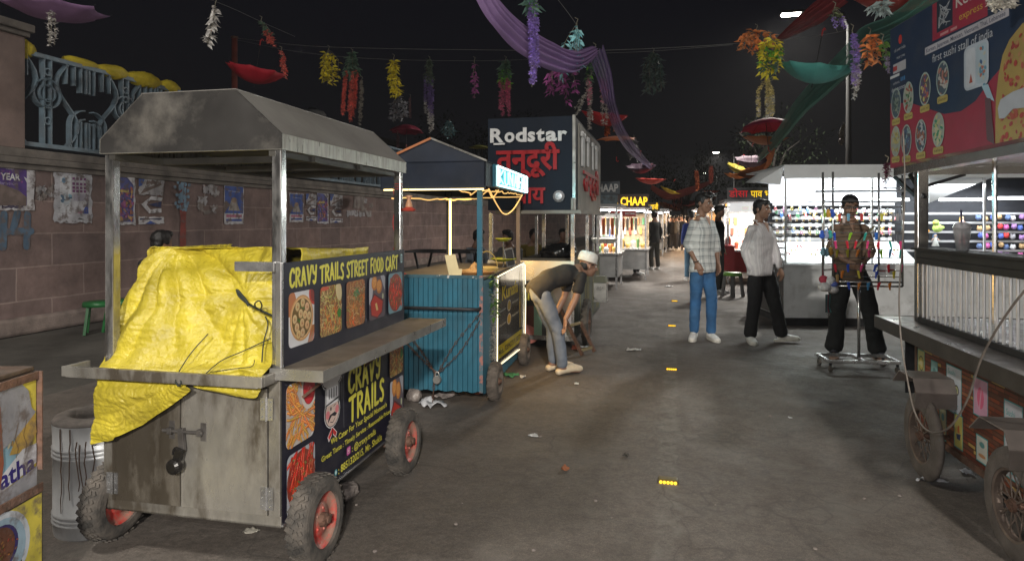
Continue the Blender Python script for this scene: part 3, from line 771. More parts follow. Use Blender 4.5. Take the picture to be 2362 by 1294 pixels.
sheet([([.30, .27, .3, .28, .26, .22], [(352, 573), (388, 569), (460, 574), (545, 574), (598, 569), (642, 571)]),
       ([.22, .15, .2, .22, .2, .15], [(325, 622), (372, 640), (450, 640), (535, 628), (598, 620), (640, 622)]),
       ([.15, .10, .13, .15, .06, .10], [(292, 690), (350, 700), (440, 700), (528, 690), (578, 692), (638, 700)]),
       ([.08, .03, .06, .09, .04, .08], [(262, 765), (330, 770), (425, 770), (515, 765), (584, 768), (636, 770)]),
       ([.03, -.03, .00, .01, -.02, .03], [(240, 828), (315, 832), (410, 832), (500, 830), (574, 830), (632, 832)]),
       (-.055, [(234, 850), (310, 850), (405, 856), (495, 850), (564, 850), (618, 852)]),
       (-.062, [(232, 874), (308, 872), (410, 878), (492, 872), (560, 874), (602, 876)])], 150, 170, .0085, apx, 1).build('front_sheet', TARP, tarp, True, solid=.002)
def topfn(u, v):
    a = FC.on_y(352, 573, .30); x = -.78 + .80 * u; y = .25 + .72 * v
    x = a.x + (-.03 - a.x) * u
    z = 1.283 - .035 * v + .006 * nz(u * 6, v * 8) + .006 * (1 - 2 * abs(nz(u * 17, v * 14)))
    if v > .93: z -= (v - .93) * 4.5
    if u > .97 : z -= (u - .97) * 6
    if u < .03: z -= (.03 - u) * 8
    return V((x, y, z))
MB().grid(topfn, 60, 50).build('top_sheet', TARP, tarp, True, solid=.002)
def rhs(u, v):      # side falling behind the menu board
    y = .22 + .68 * u; z = 1.27 - .45 * v + .008 * nz(u * 9, v * 5); return V((-.035 - .02 * v + .01 * nz(u * 12, v * 6, 2), y, z))
MB().grid(rhs, 40, 24).build('side_sheet', TARP, tarp, True, solid=.002)
def lhs(u, v):
    a = FC.on_y(352, 573, .30); c = FC.on_y(240, 828, .03); y = .30 + .6 * u - .27 * v * (1 - u)
    return V((a.x + (c.x - a.x) * v - .06 * u * v + .012 * nz(u * 9, v * 8), y, 1.28 - .47 * v + .004 * nz(u * 20, v * 20)))
MB().grid(lhs, 40, 30).build('back_sheet', TARP, tarp, True, solid=.002)
sheet([([-.060] * 5 + [-.062], [(232, 874), (280, 874), (330, 874), (380, 876), (410, 878), (440, 882)]),
       ([-.07, -.085, -.08, -.075, -.09, -.10], [(222, 900), (275, 900), (325, 905), (375, 898), (408, 889), (432, 890)]),
       ([-.06, -.075, -.07, -.065, -.07, -.075], [(223, 930), (270, 935), (315, 932), (360, 926), (395, 918), (443, 900)]),
       ([-.05, -.065, -.06, -.055, -.055, -.055], [(219, 975), (258, 975), (292, 968), (330, 957), (365, 945), (400, 932)]),
       ([-.04, -.05, -.05, -.05, -.05, -.05], [(215, 1024), (240, 1018), (264, 1012), (265, 1006), (285, 1000), (325, 982)])], 110, 90, .008, [(FC.on_y(410, 885, -.07).x, FC.on_y(410, 885, -.07).z, 8, .02)], 4).build('hanging_corner', TARP, tarp, True, solid=.002)
sheet([([-.062] * 4, [(440, 880), (500, 880), (560, 880), (604, 880)]), ([-.075, -.085, -.075, -.07], [(452, 892), (505, 898), (555, 900), (603, 898)]), ([-.07] * 4, [(470, 896), (520, 908), (586, 917), (600, 905)])], 50, 20, .007, [], 6).build('hanging_edge', TARP, tarp, True, solid=.002)
def cordp(pts, r=.0035):
    return [FC.on_y(x, y, d) for x, y, d in pts], r
def smooth_pts(pts, n=6):
    o = []
    for i in range(len(pts) - 1):
        a, b_, c, d = pts[max(i - 1, 0)], pts[i], pts[i + 1], pts[min(i + 2, len(pts) - 1)]
        for k in range(n):
            t = k / n; o.append(0.5 * ((2 * b_) + (c - a) * t + (2 * a - 5 * b_ + 4 * c - d) * t * t + (3 * b_ - 3 * c + d - a) * t ** 3))
    return o + [pts[-1]]
cd = MB()
for pl, r_ in ((((546, 668, .0), (552, 684, -.02), (572, 700, -.03), (600, 715, .0), (628, 728, .03)), .0045), (((405, 878, -.13), (410, 862, -.10), (440, 815, -.06), (480, 770, -.0)), .0022), (((470, 866, -.10), (510, 832, -.07), (560, 810, -.04), (625, 780, .0)), .0022),
               (((404, 880, -.128), (412, 890, -.128), (418, 880, -.125), (409, 866, -.11)), .0035), (((590, 712, -.02), (588, 700, -.05), (598, 694, -.05), (604, 704, -.03), (600, 716, -.01)), .003), (((612, 730, .01), (618, 750, .0), (608, 790, -.02), (604, 835, -.06)), .0028), (((485, 858, -.10), (540, 850, -.08), (580, 845, -.08), (587, 830, -.07)), .0016), (((548, 670, -.02), (566, 692, -.05), (574, 706, -.05)), .006)):
    cd.tube(smooth_pts([FC.on_y(*p) for p in pl]), r_, 6)
cd.build('cord', CORD, tarp, True)
# covered stove pots under the tarpaulin are hidden; a bundle sits on the roof rack inside
bd = thing('cardboard_bundle', 'tan and red bundle tucked under the cart roof', 'box', FC.w((-.38, 1.05, 1.765)), A1)
MB().box((-.08, 0, .035), (.20, .16, .07)).build('red_box', mat('bundle_red', (.16, .02, .015), .6), bd, bevel=.006)
MB().sph((.09, 0, .035), .05, 12, 8, (1.7, 1.3, .7)).build('tan_bag', mat('bundle_tan', (.42, .24, .12), .6), bd, True)
# onion-and-chilli charm and red wire on the rear post
ch = thing('hanging_charm', 'small clay bottle charm tied to the rear post of the steel food cart', 'charm', FC.w((.02, CL + .0, 1.48)), 0); ch.scale = (.78, .78, .9)
MB().lathe([(0, .0), (.02, .0), (.030, .02), (.022, .045), (.014, .06), (.018, .075), (.03, .09), (0, .095)], 14, c=(.02, 0, -.0)).build('bottle', mat('clay', (.5, .25, .14), .45), ch, True)
MB().lathe([(.012, .01), (.045, -.012), (.055, -.002), (.02, .02)], 9, c=(.02, 0, 0)).build('fluted_cap', mat('charm_red', (.45, .06, .04), .5), ch); MB().tube([(.02, 0, .09), (.015, 0, .16)], .002, 5).build('string', CORD, ch)
wr = MB().tube(smooth_pts([FC.w((-.045, CL - .03, z_) ) + V((.008 * math.sin(z_ * 30), 0, 0)) for z_ in (1.60, 1.5, 1.4, 1.3, 1.24)]), .0025, 5)
for z_ in (1.60, 1.615, 1.63): wr.tube([FC.w((-.022 + .026 * math.cos(a), CL - .022 + .026 * math.sin(a), z_)) for a in [6.28 * k / 10 for k in range(10)]], .002, 5, closed=True)
tag(wr.build('red_wire', mat('red_insulation', (.4, .02, .02), .5), None, True), 'thin red wire wound round the rear post of the steel food cart', 'wire')
# stone chock behind the front wheel
def rock(name, label, loc, sz, m, seed=0, cat='stone', rz=0.0):
    me = bmesh.new(); bmesh.ops.create_icosphere(me, subdivisions=3, radius=1)
    for v in me.verts:
        q = v.co.normalized(); k = 1 + .22 * noise.noise(q * 1.7 + V((seed, 0, 0))) + .08 * noise.noise(q * 6 + V((seed, 3, 0)))
        mx = max(abs(q.x), abs(q.y), abs(q.z)); q = q * (0.6 + .4 / mx * .8) * k; v.co = V((q.x * sz[0], q.y * sz[1], q.z * sz[2]))
    mm = bpy.data.meshes.new(name); me.to_mesh(mm); me.free()
    o = link(name, mm, m); o.location = (loc[0], loc[1], sz[2] * .8); o.rotation_euler = (0, 0, rz)
    return tag(o, label, cat)
CONC = mat('broken_concrete', (.20, .17, .155), .9, 0, .35, 14, .6, 60, dirt=(.5, .47, .44), dscale=9, damt=.8, drange=(.58, .66))
rock('concrete_lump', 'broken concrete lump wedged beside the front right wheel of the food cart', G(795, 1150), (.055, .085, .042), CONC, 2, rz=-.5)
rock('concrete_lump', 'grey stone block between the steel cart and the blue stall', G(955, 925), (.06, .05, .055), CONC, 5)
# ---------------------------------------------------------------- galvanised tandoor drum
dc = G(186, 1236); dr = thing('tandoor_drum', 'dented galvanised tandoor drum with dark drips, behind the food cart wheel', 'drum', (dc.x, dc.y + .12, 0)); dr.scale = (1.12, 1.12, 1.03)
GALV = mat('galvanised_sheet', (.62, .63, .64), .40, .45, .18, 9, .06, 30, rvar=.12, dirt=(.13, .12, .11), dscale=5, damt=.6, stretch=(1, 1, .5))
pf = [(.150, .0), (.153, .01)]
for zz in (.06, .078, .096, .345, .363, .381): pf += [(.155, zz - .006), (.160, zz), (.155, zz + .006)]
pf += [(.157, .47), (.159, .485)]
MB().lathe(pf, 48).build('shell', GALV, dr, True)
MB().lathe([(.159, .485), (.16, .492), (.15, .505), (.118, .512), (.098, .508), (.088, .47), (.085, .30), (0, .28)], 40).build('clay_mouth', mat('burnt_clay', (.115, .10, .09), .95, 0, .4, 18, .5, 60, dirt=(.28, .22, .19), dscale=8, damt=.7, drange=(.5, .7)), dr, True)
dp = MB(); rr = random.Random(3)
for a0 in (-1.62, -1.45, -1.38, -1.25, -1.12, -1.9):
    z_ = .48 if a0 < -1.5 else rr.uniform(.38, .46); pts_ = []; a = a0
    while z_ > rr.uniform(.05, .2): pts_.append((.1595 * math.cos(a), .1595 * math.sin(a), z_)); z_ -= .03; a += rr.uniform(-.03, .03)
    if len(pts_) > 2: dp.tube(pts_, [.0028 - .0012 * k / len(pts_) for k in range(len(pts_))], 5)
dp.build('dried_drip', mat('dried_brown', (.09, .05, .03), .5), dr)

# ---------------------------------------------------------------- yellow printed counter at the left edge
YB = mat('rusty_steel_edge', (.11, .085, .07), .7, .3, .4, 12, .3, 60, dirt=(.16, .08, .05), dscale=7, damt=.7)
yc = thing('snack_counter', 'rusty metal snack counter with a torn yellow paratha poster at the left edge', 'counter', (-1.73, 2.40, 0))
MB().bb((-.75, -1.3, .03), (0, 0, .43)).build('lower_box', YB, yc, bevel=.006)
MB().bb((-.75, -1.3, .435), (-.015, -.01, .86)).bb((-.75, -1.3, .862), (-.02, -.015, .88)).build('upper_box', YB, yc, bevel=.006)
q = Print((.003, 0, 0), (0, 1, 0), (0, 0, 1), .0001)
YY = (.62, .52, .07)
# lower panel
q.rect(-1.2, .05, -.012, .415, YY)
q.poly(ell(-.20, .285, .13, .135, 26), (.52, .56, .62)); q.poly(ell(-.20, .285, .11, .115, 26), (.30, .42, .52)); q.poly(ell(-.205, .30, .08, .08, 24), (.03, .02, .12)); q.poly(ell(-.215, .30, .075, .075, 24), (.11, .04, .02))
for _ in range(60): q.poly(ell(-.215 + rr.gauss(0, .035), .30 + rr.gauss(0, .035), .006, .003, 6, rr.uniform(0, 3)), (rr.uniform(.08, .3), rr.uniform(.03, .11), .02))
for _ in range(14): q.poly(ell(-.18 + rr.gauss(0, .03), .20 + rr.gauss(0, .012), .009, .004, 7, rr.uniform(0, 3)), rr.choice([(.1, .1, .05), (.35, .35, .3), (.05, .06, .04)]))
q.poly([(-.09, .05), (-.04, .09), (-.012, .08), (-.012, .05)], (.45, .45, .5)); q.build('lower_poster', PAPER, yc)
q = Print((-.012, 0, 0), (0, 1, 0), (0, 0, 1), .0001)
q.rect(-1.2, .455, -.02, .84, YY)
q.poly(ell(-.20, .63, .14, .13, 26), (.45, .52, .60)); q.poly(ell(-.20, .64, .12, .11, 26), (.22, .38, .48))
for _ in range(24): q.poly(ell(-.14 + rr.gauss(0, .03), .665 + rr.gauss(0, .02), .011, .006, 7, rr.uniform(0, 3)), rr.choice([(.04, .05, .03), (.4, .38, .28), (.10, .12, .06), (.3, .2, .08)]))
GT = (.27, .27, .30)
q.poly([(-.5, .84), (-.10, .84), (-.06, .80), (-.045, .735), (-.025, .715), (-.10, .66), (-.2, .62), (-.5, .60)], GT)
q.poly([(-.15, .60), (-.12, .65), (-.03, .71), (-.02, .64), (-.07, .585)], (.42, .27, .06))
q.poly([(-.5, .50), (-.25, .535), (-.18, .545), (-.09, .60), (-.022, .60), (-.022, .53), (-.10, .505), (-.3, .46), (-.5, .43)], (.55, .55, .60))
q.text('Paratha', -.315, .487, .068, lin(40, 26, 110), .288, bold=.025, rot=.07)
q.poly([(-.5, .47), (-.3, .485), (-.17, .488), (-.02, .515), (-.02, .44), (-.5, .44)], GT)
q.poly([(-.26, .80), (-.19, .78), (-.175, .58), (-.19, .50), (-.21, .6), (-.24, .6)], (.28, .08, .04))
for x_ in (-.3, -.19, -.12, -.08): q.stroke([(x_, .58), (x_ + .01, .61), (x_ - .006, .65), (x_ + .01, .70)], .0025, (.2, .12, .05), False)
q.build('upper_poster', PAPER, yc)
rl = MB().bar((.0045, -1.2, .437), (.0045, -.01, .437), .006, .03).bar((-.008, -1.2, .846), (-.008, -.015, .846), .006, .028).bar((-.008, -.012, .5), (-.008, -.012, .86), .005, .028)
rl.build('rust_strip', mat('orange_rust', (.15, .08, .055), .85, 0, .5, 30, .4, 90, dirt=(.12, .10, .09), dscale=16, damt=.8), yc)

# ---------------------------------------------------------------- boundary wall, pier and iron grille
W0 = V((-5.89, 8.96, 0)); WA = -ROAD_A; FW = Frame(W0, WA)
def block_mat(name, base, mort, bw, bh):
    m = bpy.data.materials.new(name); m.use_nodes = True; t = m.node_tree; N, L = t.nodes, t.links; b_ = N['Principled BSDF']
    co = N.new('ShaderNodeTexCoord'); mp = N.new('ShaderNodeMapping'); L.new(co.outputs['Object'], mp.inputs[0]); mp.inputs['Rotation'].default_value = (R(90), 0, R(90))
    sp = N.new('ShaderNodeSeparateXYZ'); L.new(co.outputs['Object'], sp.inputs[0]); cb = N.new('ShaderNodeCombineXYZ'); L.new(sp.outputs['Y'], cb.inputs[0]); L.new(sp.outputs['Z'], cb.inputs[1])
    nd = N.new('ShaderNodeTexNoise'); nd.inputs['Scale'].default_value = 3; L.new(co.outputs['Object'], nd.inputs[0])
    va = N.new('ShaderNodeVectorMath'); va.operation = 'MULTIPLY_ADD'; L.new(nd.outputs[1], va.inputs[0]); va.inputs[1].default_value = (.02, .02, 0); L.new(cb.outputs[0], va.inputs[2])
    br = N.new('ShaderNodeTexBrick'); L.new(va.outputs[0], br.inputs['Vector']); br.inputs['Scale'].default_value = 1; br.inputs['Brick Width'].default_value = bw; br.inputs['Row Height'].default_value = bh
    br.inputs['Mortar Size'].default_value = .012; br.inputs['Mortar Smooth'].default_value = .6; br.inputs['Color1'].default_value = (*base, 1); br.inputs['Color2'].default_value = (base[0] * .75, base[1] * .78, base[2] * .82, 1); br.inputs['Mortar'].default_value = (*mort, 1)
    n2 = N.new('ShaderNodeTexNoise'); n2.inputs['Scale'].default_value = 2.2; n2.inputs['Detail'].default_value = 9; n2.inputs['Roughness'].default_value = .7; L.new(co.outputs['Object'], n2.inputs[0])
    mr = N.new('ShaderNodeMapRange'); mr.inputs['From Min'].default_value = .3; mr.inputs['From Max'].default_value = .7; mr.inputs['To Min'].default_value = .6; mr.inputs['To Max'].default_value = 1.35; L.new(n2.outputs[0], mr.inputs[0])
    sc = N.new('ShaderNodeVectorMath'); sc.operation = 'SCALE'; L.new(br.outputs[0], sc.inputs[0]); L.new(mr.outputs[0], sc.inputs['Scale']); L.new(sc.outputs[0], b_.inputs['Base Color']); b_.inputs['Roughness'].default_value = .9
    bp = N.new('ShaderNodeBump'); bp.inputs['Strength'].default_value = .5; bp.inputs['Distance'].default_value = .02; L.new(mr.outputs[0], bp.inputs['Height']); L.new(bp.outputs[0], b_.inputs['Normal'])
    return m
BLK = block_mat('sandstone_blocks', (.205, .142, .130), (.29, .22, .20), .95, .42)
COP = mat('coping_stone', (.17, .15, .135), .9, 0, .3, 3, .5, 30, dirt=(.07, .065, .06), dscale=4, damt=.7)
wl = thing('boundary_wall', 'long pinkish block wall with torn posters and a stone coping', 'wall', W0, WA)
wb = MB().grid(lambda u, v: V((.0 + .012 * noise.noise(V((u * 60, v * 5, 0))), -6 + 66 * u, 2.06 * v)), 260, 14); wb.bb((-.3, -6, 0), (-.02, 60, 2.06)); wb.build('wall_face', BLK, wl)
c_ = MB().bb((-.36, -6, 2.05), (.03, 60, 2.12)).bb((-.36, -6, 2.121), (.06, 60, 2.20)).bb((-.36, -6, 2.201), (.04, 60, 2.31)); c_.build('coping', COP, wl, bevel=.012)
MB().bb((-.02, -6, 0), (.10, 60, .22)).build('plinth', mat('muddy_plinth', (.19, .15, .135), .95, 0, .4, 5, .6, 40), wl, bevel=.04)
pr_ = thing('gate_pier', 'tall plain stone pier with a moulded cap at the left edge, beside the iron grille', 'pier', FW.w((0, -.86, 0)), WA)
MB().bb((-.45, -1.4, 2.31), (.02, 0, 3.70)).build('shaft', mat('pier_stone', (.20, .145, .13), .9, 0, .25, 2, .4, 30, dirt=(.10, .08, .075), dscale=3, damt=.6), pr_, bevel=.01)
MB().bb((-.50, -1.45, 3.70), (.06, .04, 3.76)).bb((-.55, -1.5, 3.761), (.10, .07, 3.86)).build('cap', COP, pr_, bevel=.015)
# grille
BLUE = mat('pale_blue_paint', (.17, .235, .29), .5, .1, .2, 6, .05, 40, dirt=(.14, .09, .06), dscale=7, damt=.45)
gt = thing('iron_grille', 'pale blue ornamental iron grille with scrolls on top of the block wall', 'grille', FW.w((-.12, -.84, 2.36)), WA)
GL = 13.7
MB().bb((-.03, 0, 1.16), (.05, GL, 1.22)).bb((-.03, 0, .0), (.05, GL, .06)).bb((-.02, 0, .03), (.03, .04, 1.2)).build('rail', BLUE, gt, bevel=.006)
def strip(m, pts, d=.085, th=.018):
    for i in range(len(pts) - 1):
        (y0, z0_), (y1, z1_) = pts[i], pts[i + 1]; L_ = math.hypot(y1 - y0, z1_ - z0_) or 1e-6; ny, nz_ = -(z1_ - z0_) / L_ * th / 2, (y1 - y0) / L_ * th / 2
        m.hexa([(-d / 2, y0 + ny, z0_ + nz_), (-d / 2, y0 - ny, z0_ - nz_), (-d / 2, y1 - ny, z1_ - nz_), (-d / 2, y1 + ny, z1_ + nz_), (d / 2, y0 + ny, z0_ + nz_), (d / 2, y0 - ny, z0_ - nz_), (d / 2, y1 - ny, z1_ - nz_), (d / 2, y1 + ny, z1_ + nz_)])
def arc(cy, cz, r, a0, a1, n=10): return [(cy + r * math.cos(R(a0 + (a1 - a0) * k / n)), cz + r * math.sin(R(a0 + (a1 - a0) * k / n))) for k in range(n + 1)]
def module(y, fine=True):
    m = MB(); n = 12 if fine else 6
    def S_(sg): return [(y + .62 + sg * (.30 + .16 * math.sin(2 * math.pi * (z_ - .06) / 1.1)), .06 + 1.1 * k / n) for k in range(n + 1) for z_ in [.06 + 1.1 * k / n]]
    strip(m, S_(1)); strip(m, S_(-1))
    for sg, cz in ((-1, .72), (1, .72)):
        strip(m, arc(y + .62 + sg * .0, cz, .19, 90 if sg > 0 else 90, -90 if sg > 0 else 270, n)); strip(m, arc(y + .62, cz, .11, 90, -90 if sg > 0 else 270, n))
    for yy in (.57, .67): strip(m, [(y + yy, .06), (y + yy, 1.16)])
    for yy in (.0, .08, 1.12, 1.20): strip(m, [(y + yy, .06), (y + yy, .42)]); strip(m, [(y + yy, .82), (y + yy, 1.16)])
    for sg in (-1, 1):
        cy = y + (.06 if sg > 0 else 1.18); strip(m, arc(cy, .36, .22, 0 if sg > 0 else 180, 90, n)); strip(m, arc(cy, .33, .13, 0 if sg > 0 else 180, 90, n)); strip(m, [(cy + sg * .22, .36), (cy + sg * .22, .06)]); strip(m, [(cy + sg * .13, .33), (cy + sg * .13, .06)])
    for cz in (.36, .60, .86, 1.0): strip(m, arc(y + .62, cz, .045, 0, 360, n))
    for yy in (.22, .34, .90, 1.02): strip(m, [(y + yy, .90), (y + yy, 1.16)])
    return m
for k in range(11):
    module(-.25 + 1.25 * k if k else -.25, k < 6).build('scroll_panel', BLUE, gt)
# yellow cloth bunting tied along the grille's top rail
YC = mat('yellow_cloth', (.60, .47, .03), .6, 0, .2, 8, .3, 40)
bn = thing('cloth_bunting', 'bunched yellow cloth tied along the top rail of the blue grille', 'cloth', FW.w((-.12, -.84, 2.36)), WA)
def puff(y0, y1, h, zc=1.22, hang=0.0):
    def fn(u, v):
        a = 2 * math.pi * v; e = math.sin(math.pi * max(.04, min(.96, u))) ** .6
        rr_ = (h * e + .012) * (1 + .25 * noise.noise(V((u * 3 + y0, math.cos(a) * 1.5, math.sin(a) * 1.5))) + .16 * (1 - 2 * abs(noise.noise(V((u * 5 + y0, math.cos(a) * 4, math.sin(a) * 4))))))
        return V((rr_ * .75 * math.cos(a), y0 + (y1 - y0) * u, zc + rr_ * math.sin(a) + .02 - hang * e))
    return MB().grid(fn, 18, 22)
for y0, y1, h in ((-.05, .22, .09), (.62, 1.20, .06), (1.16, 1.72, .085), (1.64, 2.37, .10), (2.30, 2.75, .08), (5.3, 5.9, .09), (6.2, 6.9, .10), (7.0, 7.5, .08)): puff(y0, y1, h).build('bunch', YC, bn, True)
for y0, y1, z_ in ((2.46, 2.62, .92), (3.05, 3.17, .93), (3.75, 3.92, .90), (.0, .08, 1.1)):
    MB().grid(lambda u, v: V((.055 + .01 * math.sin(u * 9 + v * 3), y0 + (y1 - y0) * u, z_ + .24 * v)), 8, 8).build('hanging_tail', YC, bn, True, solid=.003)

# posters on the wall
def poster(label, px0, py0, px1, py1, fn, name='wall_poster', off=.016):
    a, b_ = FW.on_x(px0, py1, off), FW.on_x(px1, py0, off); a2 = FW.on_x(px0, py0, off)
    q = Print((0, 0, 0), (0, 1, 0), (0, 0, 1), .00012); w, h = b_.y - a.y, a2.z - a.z
    fn(q, w, h, random.Random(int(px0)))
    o = q.build(name, PAPER); p_ = FW.w((off, a.y, a.z)); o.location = p_; o.rotation_euler = (0, 0, WA)
    return tag(o, label, 'poster')
def ragged(q, x0, y0, x1, y1, c, rr_, am=.02, n=10):
    pts = []
    for (ax, ay), (bx, by) in zip([(x0, y0), (x1, y0), (x1, y1), (x0, y1)], [(x1, y0), (x1, y1), (x0, y1), (x0, y0)]):
        for k in range(n): t = k / n; pts.append((ax + (bx - ax) * t + rr_.uniform(-am, am), ay + (by - ay) * t + rr_.uniform(-am, am)))
    q.poly(pts, c)
WALLC = (.16, .12, .11); WHT = (.50, .49, .52)
def p_ny(q, w, h, rr_):
    ragged(q, 0, 0, w, h, WHT, rr_, .012); q.rect(.0, .12 * h, w * .86, h * .985, (.085, .045, .20))
    for k in range(40): q.poly(ell(rr_.uniform(.05, .8) * w, rr_.uniform(.3, .95) * h, .012, .012, 7), rr_.choice([(.16, .05, .24), (.05, .04, .3), (.28, .07, .28)]))
    q.text('Merry', w * .50, h * .88, h * .05, (.5, .5, .55)); q.text('NEW YEAR', w * .08, h * .66, h * .145, (.66, .66, .68), w * .66, bold=.03); q.text('Celebration', w * .2, h * .55, h * .07, (.35, .3, .5), w * .5)
    q.poly([(0, .50 * h), (.25 * w, .60 * h), (.5 * w, .53 * h), (.72 * w, .43 * h), (.85 * w, .30 * h), (.84 * w, .1 * h), (0, .1 * h)], WALLC); ragged(q, .08 * w, 0, .38 * w, .1 * h, WHT, rr_, .014); ragged(q, .44 * w, .03 * h, .8 * w, .1 * h, (.07, .06, .1), rr_, .012); ragged(q, .46 * w, .0, .8 * w, .05 * h, WHT, rr_, .012)
    q.poly([(w * .8, h * .75), (w, h * .6), (w * .98, h * .4), (w * .86, h * .6)], WHT)
def p_white(q, w, h, rr_):
    ragged(q, 0, 0, w, h, (.42, .42, .46), rr_, .018, 16); q.rect(.16 * w, .18 * h, .44 * w, .82 * h, (.52, .53, .57)); q.poly(ell(.25 * w, .74 * h, .05 * w, .06 * w), (.12, .3, .5))
    for k, y_ in enumerate((.76, .67, .60, .54)): [q.rect((.47 + .1 * j) * w, y_ * h, (.54 + .1 * j) * w, (y_ + .045) * h, (.17, .06, .16)) for j in range(4)]
    for k in range(6): q.stroke([(.5 * w, (.50 - .02 * k) * h), (.92 * w, (.50 - .02 * k) * h)], .008, (.25, .22, .3), False)
    for _ in range(14): q.poly(ell(rr_.uniform(.18, .42) * w, rr_.uniform(.33, .5) * h, .02, .03, 8, 1), rr_.choice([(.2, .35, .45), (.08, .14, .22), (.4, .45, .5)]))
    q.poly([(.88 * w, .38 * h), (.9 * w, .16 * h), (.72 * w, .16 * h)], (.03, .07, .30)); q.poly([(.6 * w, .17 * h), (.72 * w, .22 * h), (.72 * w, .17 * h)], (.5, .2, .35))
    for _ in range(26):
        x_, y_ = rr_.uniform(0, w), rr_.choice([rr_.uniform(.82, 1), rr_.uniform(0, .3)]) * h; q.poly([(x_, y_), (x_ + rr_.uniform(.03, .12), y_ + rr_.uniform(-.02, .03)), (x_ + .03, y_ + rr_.uniform(.005, .025))], rr_.choice([WALLC, WALLC, (.10, .10, .10), (.5, .5, .53)]))
def p_col(q, w, h, rr_):
    ragged(q, 0, 0, w, h, WHT, rr_, .012); q.rect(.02 * w, .06 * h, .9 * w, .97 * h, (.10, .11, .30))
    for _ in range(120): q.poly(ell(rr_.uniform(.05, .88) * w, rr_.uniform(.1, .75) * h, rr_.uniform(.01, .04), rr_.uniform(.01, .03), 8, rr_.uniform(0, 3)), rr_.choice([(.24, .08, .24), (.4, .14, .10), (.1, .05, .12), (.45, .28, .12), (.35, .12, .28), (.2, .16, .4)]))
    q.rect(.05 * w, .66 * h, .6 * w, .71 * h, (.5, .4, .15)); q.poly([(.5 * w, .97 * h), (.92 * w, .97 * h), (.9 * w, .8 * h)], WHT)
def p_torn(q, w, h, rr_):
    ragged(q, 0, .6 * h, w, h, (.36, .35, .37), rr_, .015); q.poly([(0, h), (.3 * w, h), (.12 * w, .78 * h), (0, .76 * h)], (.05, .10, .32)); ragged(q, .3 * w, .82 * h, .7 * w, .9 * h, WALLC, rr_, .02)
    q.poly([(.05 * w, .6 * h), (.9 * w, .82 * h), (.86 * w, .86 * h), (.2 * w, .72 * h)], WALLC)
    q.poly([(.1 * w, .4 * h), (.5 * w, .58 * h), (.95 * w, .55 * h), (.9 * w, .48 * h), (.45 * w, .5 * h), (.3 * w, .4 * h), (.45 * w, .3 * h), (.9 * w, .33 * h), (.9 * w, .24 * h), (.4 * w, .22 * h)], WHT)
    q.poly([(.35 * w, .4 * h), (.9 * w, .47 * h), (.88 * w, .34 * h)], (.04, .05, .13)); ragged(q, 0, 0, w, .15 * h, WHT, rr_, .01); ragged(q, .05 * w, .09 * h, .9 * w, .12 * h, (.05, .05, .10), rr_, .008); q.poly([(.25 * w, 0), (.45 * w, .07 * h), (.7 * w, 0)], (.06, .1, .32))
def p_blue(q, w, h, rr_):
    ragged(q, 0, 0, w, h, WHT, rr_, .012); q.rect(.03 * w, .28 * h, .97 * w, .97 * h, (.055, .10, .33)); q.poly([(.2 * w, .35 * h), (.35 * w, .62 * h), (.6 * w, .62 * h), (.8 * w, .35 * h)], (.3, .27, .25)); q.poly(ell(.5 * w, .62 * h, .14 * w, .07 * h), (.25, .18, .14))
    q.stroke([(.2 * w, .85 * h), (.8 * w, .83 * h)], .012, (.3, .35, .5), False); q.rect(.1 * w, .18 * h, .9 * w, .25 * h, (.45, .15, .25)); q.rect(.1 * w, .08 * h, .9 * w, .14 * h, (.06, .1, .34))
    q.poly([(0, .28 * h), (.3 * w, .5 * h), (.1 * w, .6 * h), (0, .55 * h)], WALLC)
def p_paint(q, w, h, rr_):
    for _ in range(60): q.poly(ell(rr_.gauss(.5, .2) * w, rr_.uniform(.08, .95) * h, .035, .03, 8, rr_.uniform(0, 3)), (.17, .27, .37))
def p_scrap(q, w, h, rr_):
    for _ in range(9): x_, y_ = rr_.uniform(0, .8) * w, rr_.uniform(0, .8) * h; ragged(q, x_, y_, x_ + w * rr_.uniform(.1, .35), y_ + h * rr_.uniform(.08, .25), rr_.choice([(.30, .28, .28), (.22, .19, .18), (.35, .34, .36)]), rr_, .03, 5)
poster('purple new year poster with a torn centre, leftmost on the wall', -60, 372, 80, 484, p_ny)
poster('large torn white coaching notice, second from the left on the wall', 124, 380, 212, 514, p_white)
poster('colourful purple and pink event poster seen between the cart posts', 270, 404, 312, 519, p_col)
poster('poster torn down to white V-shaped strips', 320, 403, 378, 517, p_torn)
poster('deep blue poster with a figure, in the middle of the wall behind the food cart', 517, 426, 562, 518, p_blue)
poster('blue poster just right of the cart post', 668, 445, 700, 513, p_blue)
poster('narrow yellow and dark poster behind the food cart', 706, 447, 730, 509, p_torn)
poster('purple poster near the rear cart post', 732, 444, 758, 516, p_col)
poster('half torn pale poster, right of the purple one', 762, 448, 790, 514, p_torn)
poster('scraps of old paper right of the NEW YEAR poster', 82, 420, 122, 484, p_scrap, 'paper_scraps', .014)
poster('faded grey paper scraps between the blue posters', 446, 418, 512, 500, p_scrap, 'paper_scraps', .014)
poster('faded scraps of paper under the far end of the cart roof', 800, 450, 870, 515, p_scrap, 'paper_scraps', .014)
poster('bluish paint smears crossing the red stripe on the wall', 404, 415, 440, 490, p_paint, 'paint_smear', .018)
def p_red(q, w, h, rr_): ragged(q, 0, 0, w, h, (.24, .055, .045), rr_, .02, 14)
poster('red painted stripe running down the wall', 415, 408, 428, 600, p_red, 'painted_stripe', .016)
